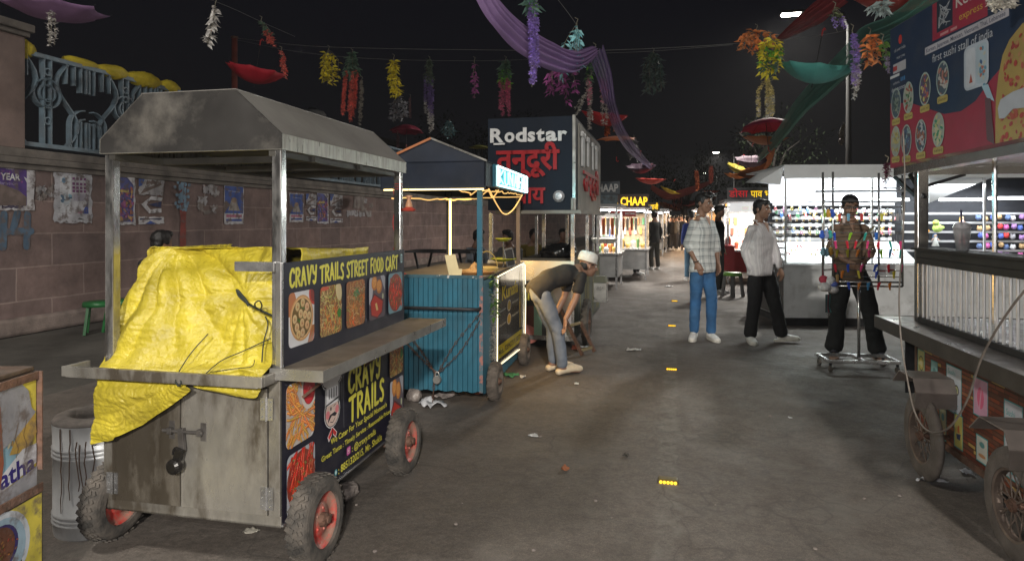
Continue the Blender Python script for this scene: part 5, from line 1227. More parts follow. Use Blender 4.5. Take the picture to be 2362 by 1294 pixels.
# neon sign box on the side fascia
sg = MB().bb((.022, .22, z0 + .025), (.05, L2 - .02, z1 - .005)).build('neon_sign_box', mat('neon_back', (.01, .10, .15), .3), st)
fr = MB(); za, zb = z0 + .04, z1 - .018
fr.tube([(.058, .26, za), (.058, L2 - .05, za), (.058, L2 - .05, zb), (.058, .26, zb)], .0075, 6, closed=True); fr.build('neon_border', CYAN2, sg)
GLY = {'K': [[(0, 0), (0, 1)], [(.5, 1), (0, .45), (.5, 0)]], 'U': [[(0, 1), (0, .15), (.15, 0), (.35, 0), (.5, .15), (.5, 1)]], 'N': [[(0, 0), (0, 1), (.5, 0), (.5, 1)]], 'A': [[(0, 0), (.25, 1), (.5, 0)], [(.1, .35), (.4, .35)]], 'F': [[(0, 0), (0, 1), (.48, 1)], [(0, .5), (.4, .5)]]}
for k, ch_ in enumerate('KUNAFA'):
    fm = MB()
    for pl in GLY[ch_]:
        for o_ in (0, .022): fm.tube([(.058, .315 + k * .205 + a * .27 + o_, za + .02 + b * (zb - za - .04)) for a, b in pl], .0048, 5)
    fm.build('neon_letter', CYAN if k < 4 else CYAN2, sg)
lamp('neon_glow', 'AREA', (.10, .9, 1.76), 7, (.35, .9, 1.0), .15, (0, R(-90), 0), 1.2).parent = st
# lit menu poster on the street side
mp_ = thing('menu_board', 'black and gold dessert menu board framed by a white rope light', 'menu board', F2.w((.012, .0, 0)), A2)
MB().hexa([(0, .30, .22), (.02, .30, .22), (.02, L2 - .05, .155), (0, L2 - .05, .155), (0, .30, .955), (.02, .30, .955), (.02, L2 - .05, 1.0), (0, L2 - .05, 1.0)]).build('board', mat('foil_board', (.35, .35, .36), .2, .5, .15, 8, .2, 14), mp_)
q = Print((.022, .30, .18), (0, 1, 0), (0, 0, 1), .0001); BK = (.018, .017, .016)
q.poly([(.04, .06), (1.16, .02), (1.16, .80), (.04, .76)], BK); GD = (.55, .42, .03)
q.poly([(.04, .09), (1.16, .05), (1.16, .17), (.04, .20)], (.45, .38, .02)); q.text('Mob.: 9289427519, 8077', .1, .115, .05, (.02, .02, .02), .95, rot=-.03, bold=.02)
q.text('Kunafa', .22, .56, .115, GD, .72, bold=.03, shear=.1)
for y_ in (.34, .46): q.rect(.1, y_, .42, y_ + .028, (.13, .13, .13)); q.rect(.62, y_ + .01, 1.0, y_ + .038, (.13, .13, .13)); q.poly(ell(.52, y_ + .02, .085, .05, 20), (.5, .5, .48)); q.poly(ell(.52, y_ + .02, .072, .042, 20), (.42, .29, .05)); q.text('Chocolate', .12, y_ + .006, .018, (.4, .4, .35), .26); q.text('Pistachio', .66, y_ + .016, .018, (.4, .4, .35), .28)
q.poly([(1.02, .2), (1.07, .2), (1.05, .76), (1.03, .74)], (.5, .38, .12)); q.poly([(1.10, .2), (1.13, .2), (1.13, .78), (1.12, .7)], (.42, .4, .36)); q.build('menu_print', mat('glossy_print', rough=.18, var=.1, attr=True, bump=.35, bscale=7), mp_)
MB().tube([(.028, .31, .22), (.028, L2 - .06, .16), (.028, L2 - .03, .60), (.028, L2 - .06, .97), (.028, L2 - .30, .985), (.028, .33, .955)], .0042, 6, closed=True).build('rope_light', emat('white_rope_light', (1.0, .90, .62), 1.7), mp_)
lamp('menu_glow', 'AREA', (.10, .9, .75), 12, (1.0, .60, .20), .7, (0, R(-58), 0), 1.1).parent = mp_
lamp('stall_glow', 'AREA', (-.3, .8, 1.62), 9, (1.0, .68, .30), .6, (0, 0, 0), 1.1).parent = st
# muddy stall wheels
MUD = mat('mud_caked', (.11, .09, .075), .95, 0, .4, 14, .9, 40)
for y in (.14, L2 - .22): wheel(st, (.06, y, .15), .15, .09, MUD, MUD, 18)
wheel(st, (-W2 + .05, .1, .15), .15, .09, MUD, MUD, 14)
# garland and green leaves on the board's edge
gl = thing('leaf_garland', 'green and silver tinsel garland hanging on the corner of the dessert stall', 'garland', F2.w((.03, .20, .3)), A2)
m = MB(); m2 = MB(); rr = random.Random(4)
for _ in range(500):
    z_ = rr.uniform(0, .52); a = rr.uniform(0, 6.28); d = V((math.cos(a), math.sin(a), rr.uniform(-.6, .6))); m.leaf((0, 0, z_), d, (0, 0, 1), rr.uniform(.02, .045) * (1.3 if z_ < .15 else 1), .007)
for _ in range(46):
    z_ = .32 + rr.random() ** .7 * .38; a = rr.uniform(-3.3, 1.6); m2.col(rr.choice([(.10, .20, .03), (.16, .26, .05), (.05, .12, .03)])).leaf((.01, 0, z_), (math.cos(a), math.sin(a), rr.uniform(-.7, .1)), (0, 0, 1), rr.uniform(.05, .09), .03)
m.build('tinsel', mat('silver_tinsel', (.45, .46, .46), .35, .5), gl); m2.build('leaves', LEAFM, gl)
# chain with padlock
cn = thing('rusty_chain', 'rusty double chain slung across the blue stall front and hanging to the ground', 'chain', F2.w((0, -.06, 0)), A2)
def chainlinks(m, pts, r=.009):
    pts = smooth_pts([V(p) for p in pts], 8); L_ = 0; k = 0; prev = pts[0]
    for p in pts[1:]:
        L_ += (p - prev).length
        if L_ > .022:
            d = (p - prev).normalized(); x = d.cross(V((0, 1, 0))).normalized() if k % 2 else V((0, 1, 0)); c = p
            m.tube([c + d * .017 * math.cos(a) + x * .008 * math.sin(a) for a in [6.28 * j / 8 for j in range(8)]], .0028, 4, closed=True); k += 1; L_ = 0
        prev = p
for pts in ([(.0, 0, .72), (-.2, -.01, .48), (-.34, -.01, .25)], [(-.01, 0, .66), (-.16, -.01, .42), (-.34, -.01, .24)], [(-.64, 0, .50), (-.50, -.01, .37), (-.36, -.01, .25)], [(-.61, 0, .56), (-.48, -.01, .41), (-.37, -.01, .25)], [(-.37, -.01, .25), (-.375, -.01, .15), (-.38, -.02, .02)]):
    m = MB(); chainlinks(m, pts); m.build('chain_strand', IRON, cn)
MB().lathe([(0, -.03), (.028, -.03), (.033, -.02), (.033, 0), (0, .002)], 18, 'Y', (-.345, -.01, .195)).tube([(-.345 + .016 * math.cos(a), -.02, .225 + .03 * math.sin(a)) for a in [math.pi * j / 8 for j in range(9)]], .004, 6).build('padlock', STEEL, cn)
# things on the stall counter
def at2(x, y, z=.976): return F2.w((x, y, z))
cp = thing('menu_card', 'folded cream menu card leaning on the blue stall counter', 'menu card', at2(-.27, .14), .2)
MB().hexa([(-.045, .0, 0), (.045, -.01, 0), (.045, .0, 0), (-.045, .01, 0), (-.075, .05, .16), (.01, .045, .165), (.01, .052, .165), (-.075, .057, .16)]).build('tall_panel', mat('cream_card', (.62, .52, .30), .7), cp); MB().add([(-.03, -.03, 0), (.05, -.03, 0), (.06, .0, .05), (.0, .0, .055)], [(0, 1, 2, 3)]).build('low_flap', MATS['cream_card'], cp, solid=.002)
tr = thing('pastry_tray', 'round wooden tray of orange pastry on the blue stall counter', 'tray', at2(-.16, .35)); MB().lathe([(0, 0), (.15, 0), (.17, .02), (.165, .024), (.14, .008), (0, .008)], 24).build('tray', mat('orange_wood', (.35, .16, .05), .5), tr); MB().lathe([(0, .01), (.12, .012), (.10, .03), (.05, .04), (.03, .07), (.008, .09), (0, .10)], 18).build('pastry', mat('pastry', (.45, .25, .09), .7, 0, .3, 30, .6, 60), tr)
def stand(label, x, y, hs):
    t = thing('cake_stand', label, 'cake stand', at2(x, y)); MB().tube([(0, 0, 0), (0, 0, hs[-1][0])], .006, 8).build('stem', STEEL, t)
    for z_, r_ in hs: MB().lathe([(0, z_), (r_ * .6, z_), (r_, z_ + .025), (r_ * .97, z_ + .03), (r_ * .6, z_ + .008), (0, z_ + .008)], 24).build('dish', mat('lime_glass', (.28, .30, .03), .2), t); 
stand('two-tier lime green cake stand at the back of the blue stall', -.10, L2 - .45, [(.05, .13), (.24, .08)])
tb = thing('phone_stand', 'tilted silver framed photo card standing at the stall corner', 'frame', at2(-.03, L2 - .5), .3); MB().box((0, 0, .09), (.09, .012, .18), Matrix.Rotation(-.2, 3, 'Y')).build('frame', STEELB, tb); MB().box((0, -.008, .09), (.07, .004, .15), Matrix.Rotation(-.2, 3, 'Y')).build('card', DARK, tb)
bs = thing('cane_basket_handle', 'tall curved cane handle of a basket on the stall counter', 'basket', at2(-.08, .45)); MB().tube([(.09 * math.cos(a), 0, .16 * math.sin(a) + .02) for a in [math.pi * k / 12 for k in range(13)]], .005, 6).build('handle', mat('cane', (.4, .28, .08), .6), bs); MB().lathe([(0, 0), (.08, 0), (.10, .04), (.09, .05), (0, .02)], 18).build('basket', MATS['cane'], bs)
rd_ = thing('red_marker', 'red stick lying near the left end of the blue counter', 'stick', at2(-.70, .06)); MB().tube([(-.02, 0, .02), (.05, 0, .005)], .009, 8).build('barrel', mat('red_plastic', (.5, .03, .02), .3), rd_); MB().sph((-.02, 0, .02), .0095, 8, 6).build('cap', MATS['red_plastic'], rd_)

# ---------------------------------------------------------------- the tall navy stall with the big letters
A3 = -math.atan((1543 - CX) / F); F3 = Frame((.68, 7.1, 0), A3); W3, L3 = .98, 2.65
s3 = thing('tandoori_stall', 'tall navy tandoori and tea stall with big white and red letters', 'stall', F3.o, A3)
MB().bb((-W3, .01, 1.53), (0, L3 - .0, 2.56)).build('sign_box', mat('navy_sign', (.006, .012, .024), .55, 0, .2, 3, .05, 12, spec=.15, dirt=(.014, .019, .026), dscale=2.5, damt=.6, stretch=(1, 1, .3)), s3)
MB().bb((-.02, .0, 1.5), (.012, .02, 2.57)).build('corner_edge', STEEL, s3)
MB().bb((-W3 + .1, -.04, 1.49), (.08, .02, 1.528)).bb((-.03, -.045, 1.53), (-.0, -.01, 1.66)).bb((.05, .0, 1.49), (.08, L3, 1.528)).bb((-.0, .3, 1.53), (.016, L3 - .02, 2.52)).build('side_cladding', mat('grey_side', (.20, .19, .17), .5, .3, .2, 3, .1, 15, dirt=(.07, .07, .06), dscale=2, damt=.7), s3)
LW = mat('white_letter', (.60, .61, .62), .45, 0, .1, 12, .1); LR = mat('red_letter', (.33, .012, .018), .3, 0, .15, 12, .1)
def solid_text(s_, parent, o, u, v, h, w, d, m_, name='letter', bold=.02, shear=0):
    ps, x0, x1, y0, y1 = text_polys(s_, bold); mb = MB()
    for p in ps: mb.prism([((a - x0) * w / (x1 - x0) + b * h / .73 * shear, b * h / .73) for a, b in p], o, u, v, d)
    return mb.build(name, m_, parent)
xx = -W3 + .03
for ch_, w_ in (('R', .155), ('o', .115), ('d', .125), ('s', .085), ('t', .095), ('a', .125), ('r', .10)):
    solid_text(ch_, s3, (xx, .008, 2.295), (1, 0, 0), (0, 0, 1), .155, w_, .02, LW, bold=.035); xx += w_ + .012
solid_text('तन्दूरी', s3, (-W3 + .10, .008, 1.985), (1, 0, 0), (0, 0, 1), .235, .72, .022, LR, 'devanagari_word', .03)
solid_text('चाय', s3, (-W3 + .30, .008, 1.61), (1, 0, 0), (0, 0, 1), .19, .36, .022, LR, 'devanagari_word', .025)
MB().bb((-W3 + .07, -.014, 2.262), (-W3 + .20, .008, 2.282)).build('loose_strip', LW, s3)
wd = MB().lathe([(0, -.05), (.04, -.045), (.065, -.01), (.06, .05), (0, .06)], 14, 'Y', (-.17, -.0, 1.68)).build('broken_lamp_cover', mat('pale_foil', (.5, .5, .53), .35, .3, .2, 20, .4, 25), s3)
for k, (y, w_, h) in enumerate(((.42, .20, .38), (.95, .10, .34), (1.5, .08, .34), (1.9, .12, .30))): MB().bb((.017, y, 2.42 - h), (.04, y + w_, 2.44)).bb((.017, y - .05, 2.38), (.045, y + w_ + .05, 2.44)).build('side_letter', LW, s3, bevel=.01)
solid_text('तन्दूरी', s3, (.017, .6, 1.78), (0, 1, 0), (0, 0, 1), .26, 1.7, .02, LR, 'side_devanagari_word', .02)
# stall body, posts, trays
MB().bb((-W3, .02, .12), (0, L3, .70)).build('body', mat('body_dark', (.05, .05, .05), .5), s3)
MB().bb((-W3, -.012, .10), (.0, .02, .15)).bb((-W3, -.012, .70), (.0, .02, .74)).bb((-.03, -.014, .15), (.0, .018, .70)).build('front_frame', STEELB, s3)
q = Print((-W3, .0, .15), (1, 0, 0), (0, 0, 1), .0001); q.rect(0, 0, W3 - .03, .55, (.30, .32, .33)); q.rect(0, .32, .72, .55, (.015, .015, .015)); q.rect(.0, 0, .55, .32, (.10, .03, .02)); q.poly(ell(.3, .0, .3, .13), (.40, .14, .12)); q.poly(ell(.25, .0, .2, .06), (.5, .22, .33)); q.rect(.53, 0, .62, .32, (.16, .30, .25)); q.rect(.62, 0, .86, .32, (.03, .035, .045)); q.poly([(.72, .55), (.95, 0), (.95, .55)], (.38, .35, .37))
q.text('फूड', .02, .36, .11, (.5, .42, .04), .26, bold=.02, base=False); q.text('टाइम', .36, .36, .13, (.5, .42, .04), .32, bold=.02, base=False); q.build('front_banner', PRINT, s3)
q = Print((.006, 0, .15), (0, 1, 0), (0, 0, 1), .0001); q.rect(0, 0, L3, .75, (.05, .06, .045))
for k in range(16): x_ = .1 + k * .16; q.poly([(x_, .02), (x_ + .07, .05), (x_ + .08, .6), (x_ + .02, .7)], random.Random(k).choice([(.25, .22, .03), (.12, .15, .12), (.28, .25, .05), (.10, .12, .10)]))
q.build('side_banner', PRINT, s3)
BRS = mat('brushed_steel_warm', (.55, .50, .42), .3, .85, .15, 3, .1, 10, rvar=.1)
MB().hexa([(-W3 - .0, -.05, .76), (.0, -.05, .76), (.0, -.035, .76), (-W3, -.035, .76), (-W3, -.0, .97), (.0, 0, .97), (0, .015, .97), (-W3, .015, .97)]).bb((-W3, -.05, .744), (0, .5, .76)).build('splash_tray', BRS, s3)
MB().bb((-.7, .5, .76), (-.0, L3 - .1, .97)).build('griddle', mat('griddle', (.10, .09, .07), .5, .5), s3)
for x, y in ((-W3 + .03, .03), (-.02, .03), (-.02, L3 * .5), (-.02, L3 - .03), (-W3 + .03, L3 - .03), (-W3 * .45, L3 - .3), (-W3 * .5, .8)): MB().bb((x - .02, y - .02, .76), (x + .02, y + .02, 1.50)).build('post', STEELB, s3)
bg_ = thing('black_bag', 'crumpled black plastic bag lying on the griddle of the tandoori stall', 'bag', F3.w((-.30, .72, 1.03))); b_ = MB(); b_.sph((0, 0, 0), 1, 22, 14, (.23, .18, .11)); b_.M = None; link('bag', remesh(b_, .02, 1, .035, 9, 3), mat('black_plastic', (.012, .012, .013), .25, 0, .3, 20, .5, 20), bg_)
MB().sph((.16, .0, .09), .03, 8, 6, (1.4, 1, 1)).build('knot', MATS['black_plastic'], bg_, True)
w3 = wheel(s3, (.09, .35, .26), .26, .08, RUB, IRON, 26)
ld = thing('iron_ramp_frame', 'rusty iron frame ladder leaning on the wheel of the tandoori stall', 'ladder', V((.84, 6.95, 0)), 0)
for a, b in (((-.10, -.12, 0), (-.24, -.02, .30)), ((.04, -.02, .02), (-.10, .08, .32)), ((-.24, -.02, .30), (-.34, .06, .52))): MB().bar(a, b, .03).build('rail', IRON, ld)
for k in (.15, .98): MB().bar(V((-.10, -.12, 0)).lerp(V((-.24, -.02, .30)), k), V((.04, -.02, .02)).lerp(V((-.10, .08, .32)), k), .025).build('rung', mat('worn_rung', (.3, .25, .15), .5, .4), ld)
bx = thing('steel_box', 'small galvanised box hung on the far side of the tandoori stall', 'box', F3.w((.17, 1.05, .40)), A3); MB().bb((-.08, 0, 0), (.08, .22, .24)).build('box', STEEL, bx, bevel=.004); MB().hexa([(-.085, -.01, .245), (.085, -.01, .245), (.085, .23, .245), (-.085, .23, .245), (-.06, .02, .32), (.06, .02, .32), (.06, .2, .32), (-.06, .2, .32)]).build('lid', mat('olive_lid', (.12, .12, .08), .6), bx)

# ---------------------------------------------------------------- small lit stalls further along
STW = emat('stall_tube', (1.0, .98, .95), 14)
def mini(label, px, pyb, wpx, topz, dep, sign=None, rz=None, post=STEELB, col=(.3, .3, .3), lampw=10, table=.72, warm=(1, .95, .88), right=False, sx_=1.0):
    """a lit snack stall: body, posts, roof with sign, tube light, goods"""
    g = G(px, pyb); w = wpx / F * g.y; t = thing('snack_stall', label, 'stall', g, -ROAD_A if rz is None else rz)
    MB().bb((-w, .0, .25), (0, dep, table)).build('body', mat('stall_body_%d' % int(px), col, .4, .3, .2, 5), t)
    MB().bb((-w - .02, -.15, table), (.06, dep, table + .03)).build('table_top', STEELB, t)
    for x in (-w + .03, -.03):
        for y in (.02, dep - .03): MB().bb((x - .02, y - .02, 0), (x + .02, y + .02, topz)).build('post', post, t)
    MB().bb((-w - .05, -.08, topz), (.08, dep + .05, topz + .06)).build('roof', mat('stall_roof', (.25, .25, .26), .5, .3), t)
    MB().tube([(-w + .05, .06, topz - .06), (-.05, .06, topz - .06)], .02, 8).build('tube_light', STW, t)
    lamp('tube_glow', 'AREA', (-w / 2, dep * .35, topz - .1), lampw * 1.5, warm, w * .8, (0, 0, 0), dep * .5).parent = t
    rr_ = random.Random(int(px)); MB().bb((-w, dep - .05, table + .03), (.0, dep - .03, topz - .12)).build('back_wall', mat('stall_back_%d' % (int(px) % 3), ((.45, .45, .43), (.40, .30, .18), (.5, .46, .40))[int(px) % 3], .6, 0, .4, 9), t)
    for k in range(12): MB().col(rr_.choice([(.5, .08, .04), (.55, .4, .08), (.5, .5, .5), (.1, .3, .12), (.5, .2, .05), (.08, .15, .4)])).bb((-w + .05 + (w - .15) * k / 12, dep - .12, table + .35 + .25 * (k % 2)), (-w + .05 + (w - .15) * (k + .8) / 12, dep - .06, table + .52 + .25 * (k % 2))).build('snack_packet', TINT, t)
    # bowls and jars, each its own part
    for k in range(7):
        x_ = -w + .12 + (w - .24) * k / 6; y_ = rr_.uniform(.1, dep * .5); r_ = rr_.uniform(.04, .07); c = rr_.choice([(.5, .1, .04), (.55, .35, .08), (.5, .5, .46), (.12, .25, .08), (.45, .2, .06)])
        MB().col(c).lathe([(0, 0), (r_ * .7, 0), (r_, .07 + .06 * (k % 3)), (r_ * .8, .10 + .06 * (k % 3)), (0, .12 + .06 * (k % 3))], 12, c=(x_, y_, table + .03)).build('food_bowl', TINT, t)
    if sign:
        (txt, tc_, bg, em, z0_, z1_, fr_) = sign; sw = w * fr_
        sb = MB().bb((-sw, -.13, z0_), (.05, -.085, z1_)).build('sign', mat('sign_back_%d' % int(px), bg, .4), t)
        h = (z1_ - z0_) * .6; mm = emat('sign_letters_%d' % int(px), tc_, em) if em else mat('sign_paint_%d' % int(px), tc_, .5)
        x_ = -sw + .04
        solid_text(txt, sb, (x_, -.135, z0_ + (z1_ - z0_) * .2), (1, 0, 0), (0, 0, 1), h, (sw - .02) * sx_, .01, mm, 'lettering', .008 if ord(txt[0]) > 255 else .03)
    return t, w
c1, w = mini('lit chaap stall with a glowing yellow sign, beyond the tandoori stall', 1492, 646, 92, 1.72, 1.4, ('TA CHAAP', (.95, .60, .03), (.03, .004, .004), 1.6, 1.72, 2.05, 1.0), lampw=40)
MB().bb((-w + .1, -.09, 1.52), (-.25, -.07, 1.66)).build('red_banner', mat('momo_banner', (.45, .05, .05), .6), c1); solid_text('MOMOS', c1, (-w + .45, -.092, 1.56), (1, 0, 0), (0, 0, 1), .06, .32, .004, LW, 'banner_lettering')
for k in range(6): MB().lathe([(0, 0), (.03, .01), (.035, .3), (0, .32)], 8, c=(-w + .2 + .1 * k, -.02, 1.18)).build('hanging_skewer', mat('skewer_%d' % (k % 2), ((.5, .12, .04), (.5, .48, .4))[k % 2], .6, 0, .4, 40), c1)
c2, w = mini('open steel chaap stall with a blue roof sign, just behind the tandoori stall', 1425, 668, 60, 1.70, 1.3, ('CHAAP', (.5, .5, .5), (.02, .035, .05), 0, 1.96, 2.22, 1.05), lampw=32)
MB().bb((-w - .02, -.07, 1.70), (0, -.05, 1.95)).build('printed_panel', mat('dark_print', (.04, .07, .09), .4, 0, .9, 12), c2)
for k in range(4): MB().lathe([(0, 0), (.03, .01), (.035, .35), (0, .36)], 8, c=(-w + .25 + .09 * k, -.04, 1.12)).build('hanging_skewer', MATS['skewer_%d' % (k % 2)], c2)
MB().hexa([(-w * .9, -.12, .95), (-.08, -.12, .95), (-.08, .1, .95), (-w * .9, .1, .95), (-w, -.2, 1.05), (-.0, -.2, 1.05), (0, .18, 1.05), (-w, .18, 1.05)]).build('salad_tray', mat('tray_white', (.5, .5, .45), .4, 0, .5, 30), c2)
mini('far snack stall with a small glowing yellow board', 1517, 612, 34, 1.75, 1.6, ('पाव भाजी', (.95, .60, .03), (.04, .03, .0), 1.8, 1.72, 2.0, 1.0), lampw=60)
mini('farthest lit stall on the left of the street', 1530, 590, 26, 1.8, 2.0, None, lampw=30, warm=(1, .7, .45))
for k, (px, py, wp, lw, wc) in enumerate(((1508, 601, 20, 30, (1, .95, .8)), (1538, 583, 16, 35, (1, .6, .3)), (1545, 577, 14, 40, (1, .7, .45)))):
    mini('small distant stall glowing %s on the left side of the street' % ('white', 'orange', 'cream')[k], px, py, wp, 1.9, 1.8, None, lampw=lw, warm=wc)
# plastic stools, tables and seated people by the wall
def stool(label, loc, c, h=.42, r_=.14, top=None):
    t = thing('plastic_stool', label, 'stool', loc, random.Random(label).uniform(0, 1)); m_ = mat('stool_%d%d' % (int(c[0] * 99), int(c[1] * 99)), c, .4, 0, .12, 8)
    MB().lathe([(0, h), (r_, h), (r_ * 1.05, h - .02), (r_ * 1.08, h - .06), (r_ * 1.02, h - .06), (r_ * .9, h - .03), (0, h - .03)], 20).build('seat', top or m_, t, True)
    for k in range(4):
        a = R(45 + 90 * k); MB().bar((r_ * .85 * math.cos(a), r_ * .85 * math.sin(a), h - .04), (r_ * 1.15 * math.cos(a), r_ * 1.15 * math.sin(a), 0), .06, .03).build('leg', m_, t)
    return t
GR = (.02, .14, .04)
stool('green plastic stool by the wall, left of the food cart', G(228, 768), GR, .40, .17)
stool('green plastic stool just behind the front left cart post', G(280, 762), GR, .40, .17)
stool('teal plastic stool behind the blue stall', V((-1.15, 8.6, 0)), (.02, .12, .10), .45, .15)
for k, (x, y) in enumerate(((-1.45, 8.9), (-.85, 8.9), (-.55, 9.4))): stool('orange plastic stool behind the blue stall, %s' % ('left of the teal one', 'right of the teal one', 'set furthest back')[k], V((x, y, 0)), (.22, .05, .02), .44, .16)
tt = thing('folding_table', 'dark folding table standing behind the blue stall', 'table', (-1.0, 9.6, 0), -ROAD_A); MB().bb((-.5, -.3, .95), (.5, .3, .98)).build('table_top', DARK, tt)
for x in (-.35, .35): MB().bar((x - .12, 0, .95), (x + .12, 0, 0), .03).build('leg', DARK, tt); MB().bar((x + .12, .1, .95), (x - .12, .1, 0), .03).build('leg', DARK, tt)
DK = dict(fine=False, vox=.022, foot='shoe', collar=False)
SEAT = dict(pel=(0, .05, .50), wai=(0, .05, .62), che=(0, -.02, .86), nck=(0, -.06, 1.03), hd=(0, -.12, 1.17), sL=(.19, -.04, .97), eL=(.24, -.12, .72), wL=(.12, -.32, .68), sR=(-.19, -.04, .97), eR=(-.24, -.12, .72), wR=(-.12, -.32, .68), hL=(.09, .0, .48), kL=(.11, -.40, .50), aL=(.11, -.38, .085), hR=(-.09, .0, .48), kR=(-.11, -.40, .50), aR=(-.11, -.38, .085))
person('person in a black shirt sitting with their back to us behind the yellow tarpaulin', V((-3.50, 6.3, 0)), R(150), 1.76, SEAT, (.012, .012, .013), (.03, .03, .03), hem=.88, **DK)
for k, (x, y, z) in enumerate(((-3.5, 6.3, 0), (-.62, 10.4, 0), (0, 10.2, 0), (.35, 11.5, 0), (.95, 12.2, 0))): stool('dark plastic stool under the %s' % ('person in black behind the tarpaulin', 'person in the pale shirt', 'person in the grey striped top', 'person in the mustard top', 'person deep behind the griddle')[k], V((x, y, z)), (.03, .03, .03), .40, .15)
person('person in a pale shirt sitting behind the warm light strip', V((-.62, 10.4, 0)), R(60), 1.7, SEAT, (.22, .24, .27), (.05, .05, .06), hem=.88, **DK)
person('person in a grey striped top sitting behind the tandoori stall', V((.0, 10.2, 0)), R(-40), 1.7, SEAT, (.10, .10, .10), (.04, .04, .05), hem=.88, **DK)
person('person in a mustard top sitting by the wall', V((.35, 11.5, 0)), R(20), 1.7, SEAT, (.16, .12, .02), (.04, .04, .05), hem=.88, **DK)
person('person in dark clothes sitting deep behind the tandoori griddle', V((.95, 12.2, 0)), R(0), 1.7, SEAT, (.03, .03, .035), (.04, .04, .05), hem=.88, **DK)
# ---------------------------------------------------------------- the sushi cart at the right edge
AR = -R(10.9); FR = Frame((2.45, 3.95, 0), AR)
rc_ = thing('sushi_cart', 'large steel sushi cart with brick-print side and tall printed roof board at the right edge', 'food cart', FR.o, AR)
YN = -2.35
MB().bb((.004, YN, .17), (1.25, 0, .73)).build('body', mat('cart_body', (.05, .045, .04), .5, .2), rc_)
MB().bb((-.012, YN, .165), (.01, .0, .20)).bb((-.004, -.03, .20), (.012, .0, .70)).build('bottom_rail', IRON, rc_)
q = Print((.0, 0, .2), (0, -1, 0), (0, 0, 1), .00003); rr = random.Random(11)
BT = [(.16, .035, .018), (.22, .055, .025), (.10, .025, .015), (.28, .10, .04), (.19, .045, .02), (.42, .27, .08), (.13, .05, .03)]
q.rect(0, 0, 2.3, .50, (.045, .02, .014)); z_ = 0; k = 0
while z_ < .495:
    h = .022; x_ = -rr.uniform(0, .08)
    while x_ < 2.3: w = rr.uniform(.06, .12); q.cur = rr.choices(BT, [5, 5, 4, 3, 4, 1.6, 3])[0]; q.lay = 2; a, b = max(0, x_), min(2.3, x_ + w - .004); q.raw([(a, z_ + rr.uniform(0, .003)), (b, z_), (b, z_ + h - rr.uniform(.003, .006)), (a, z_ + h - .004)]); x_ += w
    z_ += h
q.lay = 4
def card(x, z, w, h, c, kind):
    q.rect(x - .006, z - .006, x + w + .006, z + h + .006, (.05, .28, .30)); q.rect(x, z, x + w, z + h, c); cx, cz = x + w / 2, z + h * .5
    if kind == 0: q.poly(ell(cx, cz, w * .4, h * .3), (.05, .05, .04)); q.poly(ell(cx, cz, w * .34, h * .25), (.45, .38, .10)); [q.poly(ell(cx + rr.gauss(0, w * .12), cz + rr.gauss(0, h * .08), .012, .008, 7), (.5, .45, .25)) for _ in range(8)]
    if kind == 1: q.poly(ell(cx, cz + h * .2, w * .25, h * .12), (.1, .25, .25)); q.poly(ell(cx, cz - h * .25, w * .34, h * .08), (.45, .22, .10))
    if kind == 2:
        for a, b in ((-.25, .12), (.18, .02)): q.poly(ell(cx + a * w, cz + b * h, w * .17, h * .12), (.02, .02, .02)); q.poly(ell(cx + a * w, cz + b * h, w * .12, h * .09), (.5, .48, .25)); q.poly(ell(cx + a * w, cz + b * h, w * .05, h * .04), (.1, .25, .08))
        q.poly([(x + .2 * w, z + .2 * h), (x + .8 * w, z + .2 * h), (x + .65 * w, z + .06 * h), (x + .35 * w, z + .06 * h)], (.12, .35, .40)); q.text('Sushi', x + .1 * w, z + .82 * h, .03, (.05, .3, .3), w * .5)
    if kind == 3: q.poly(ell(cx, cz, w * .25, h * .3), (.6, .12, .22)); q.stroke([(cx - .01, z + .2 * h), (cx + .01, z + .8 * h)], .01, (.6, .3, .4))
    if kind == 4: q.poly([(x + .2 * w, z + .4 * h), (x + .8 * w, z + .45 * h), (x + .7 * w, z + .25 * h), (x + .3 * w, z + .25 * h)], (.03, .05, .12)); q.poly([(x + .35 * w, z + .45 * h), (x + .65 * w, z + .45 * h), (x + .6 * w, z + .7 * h), (x + .4 * w, z + .65 * h)], (.45, .12, .03))
card(.04, .29, .085, .15, (.40, .38, .16), 0); card(.22, .23, .075, .18, (.25, .42, .42), 1); card(.41, .19, .16, .24, (.52, .55, .60), 2); card(.70, .25, .13, .18, (.55, .30, .42), 3)
card(.33, .01, .07, .17, (.42, .38, .22), 1); card(.50, .02, .085, .17, (.50, .44, .12), 4); card(.73, .03, .10, .12, (.48, .48, .44), 1); card(.98, .05, .14, .34, (.45, .46, .5), 2); card(1.25, .1, .12, .28, (.5, .4, .16), 0); card(1.5, .1, .15, .28, (.5, .52, .5), 2)
q.build('brick_print', PRINT, rc_)
TOPM = mat('worn_cart_top', (.22, .20, .19), .38, .6, .25, 6, .08, 30, rvar=.15, dirt=(.10, .085, .075), dscale=3.5, damt=.8, drange=(.38, .66))
MB().hexa([(-.175, YN, .79), (.02, YN, .79), (.02, .23, .79), (-.145, .23, .79), (-.175, YN, .80), (.02, YN, .80), (.02, .23, .80), (-.145, .23, .80)]).bb((.02, YN, .75), (1.25, .23, .799)).build('side_counter', TOPM, rc_)
MB().hexa([(-.182, YN, .725), (-.1755, YN, .725), (-.1455, .236, .725), (-.152, .236, .725), (-.182, YN, .803), (-.1755, YN, .803), (-.1455, .236, .803), (-.152, .236, .803)]).bb((-.150, .2305, .725), (1.25, .238, .803)).build('counter_edge', mat('dark_steel_edge', (.09, .085, .08), .4, .6, .2, 8, .05), rc_)
MB().bb((.03, .23, .31), (1.2, .24, .72)).build('rear_skirt', DARK, rc_)
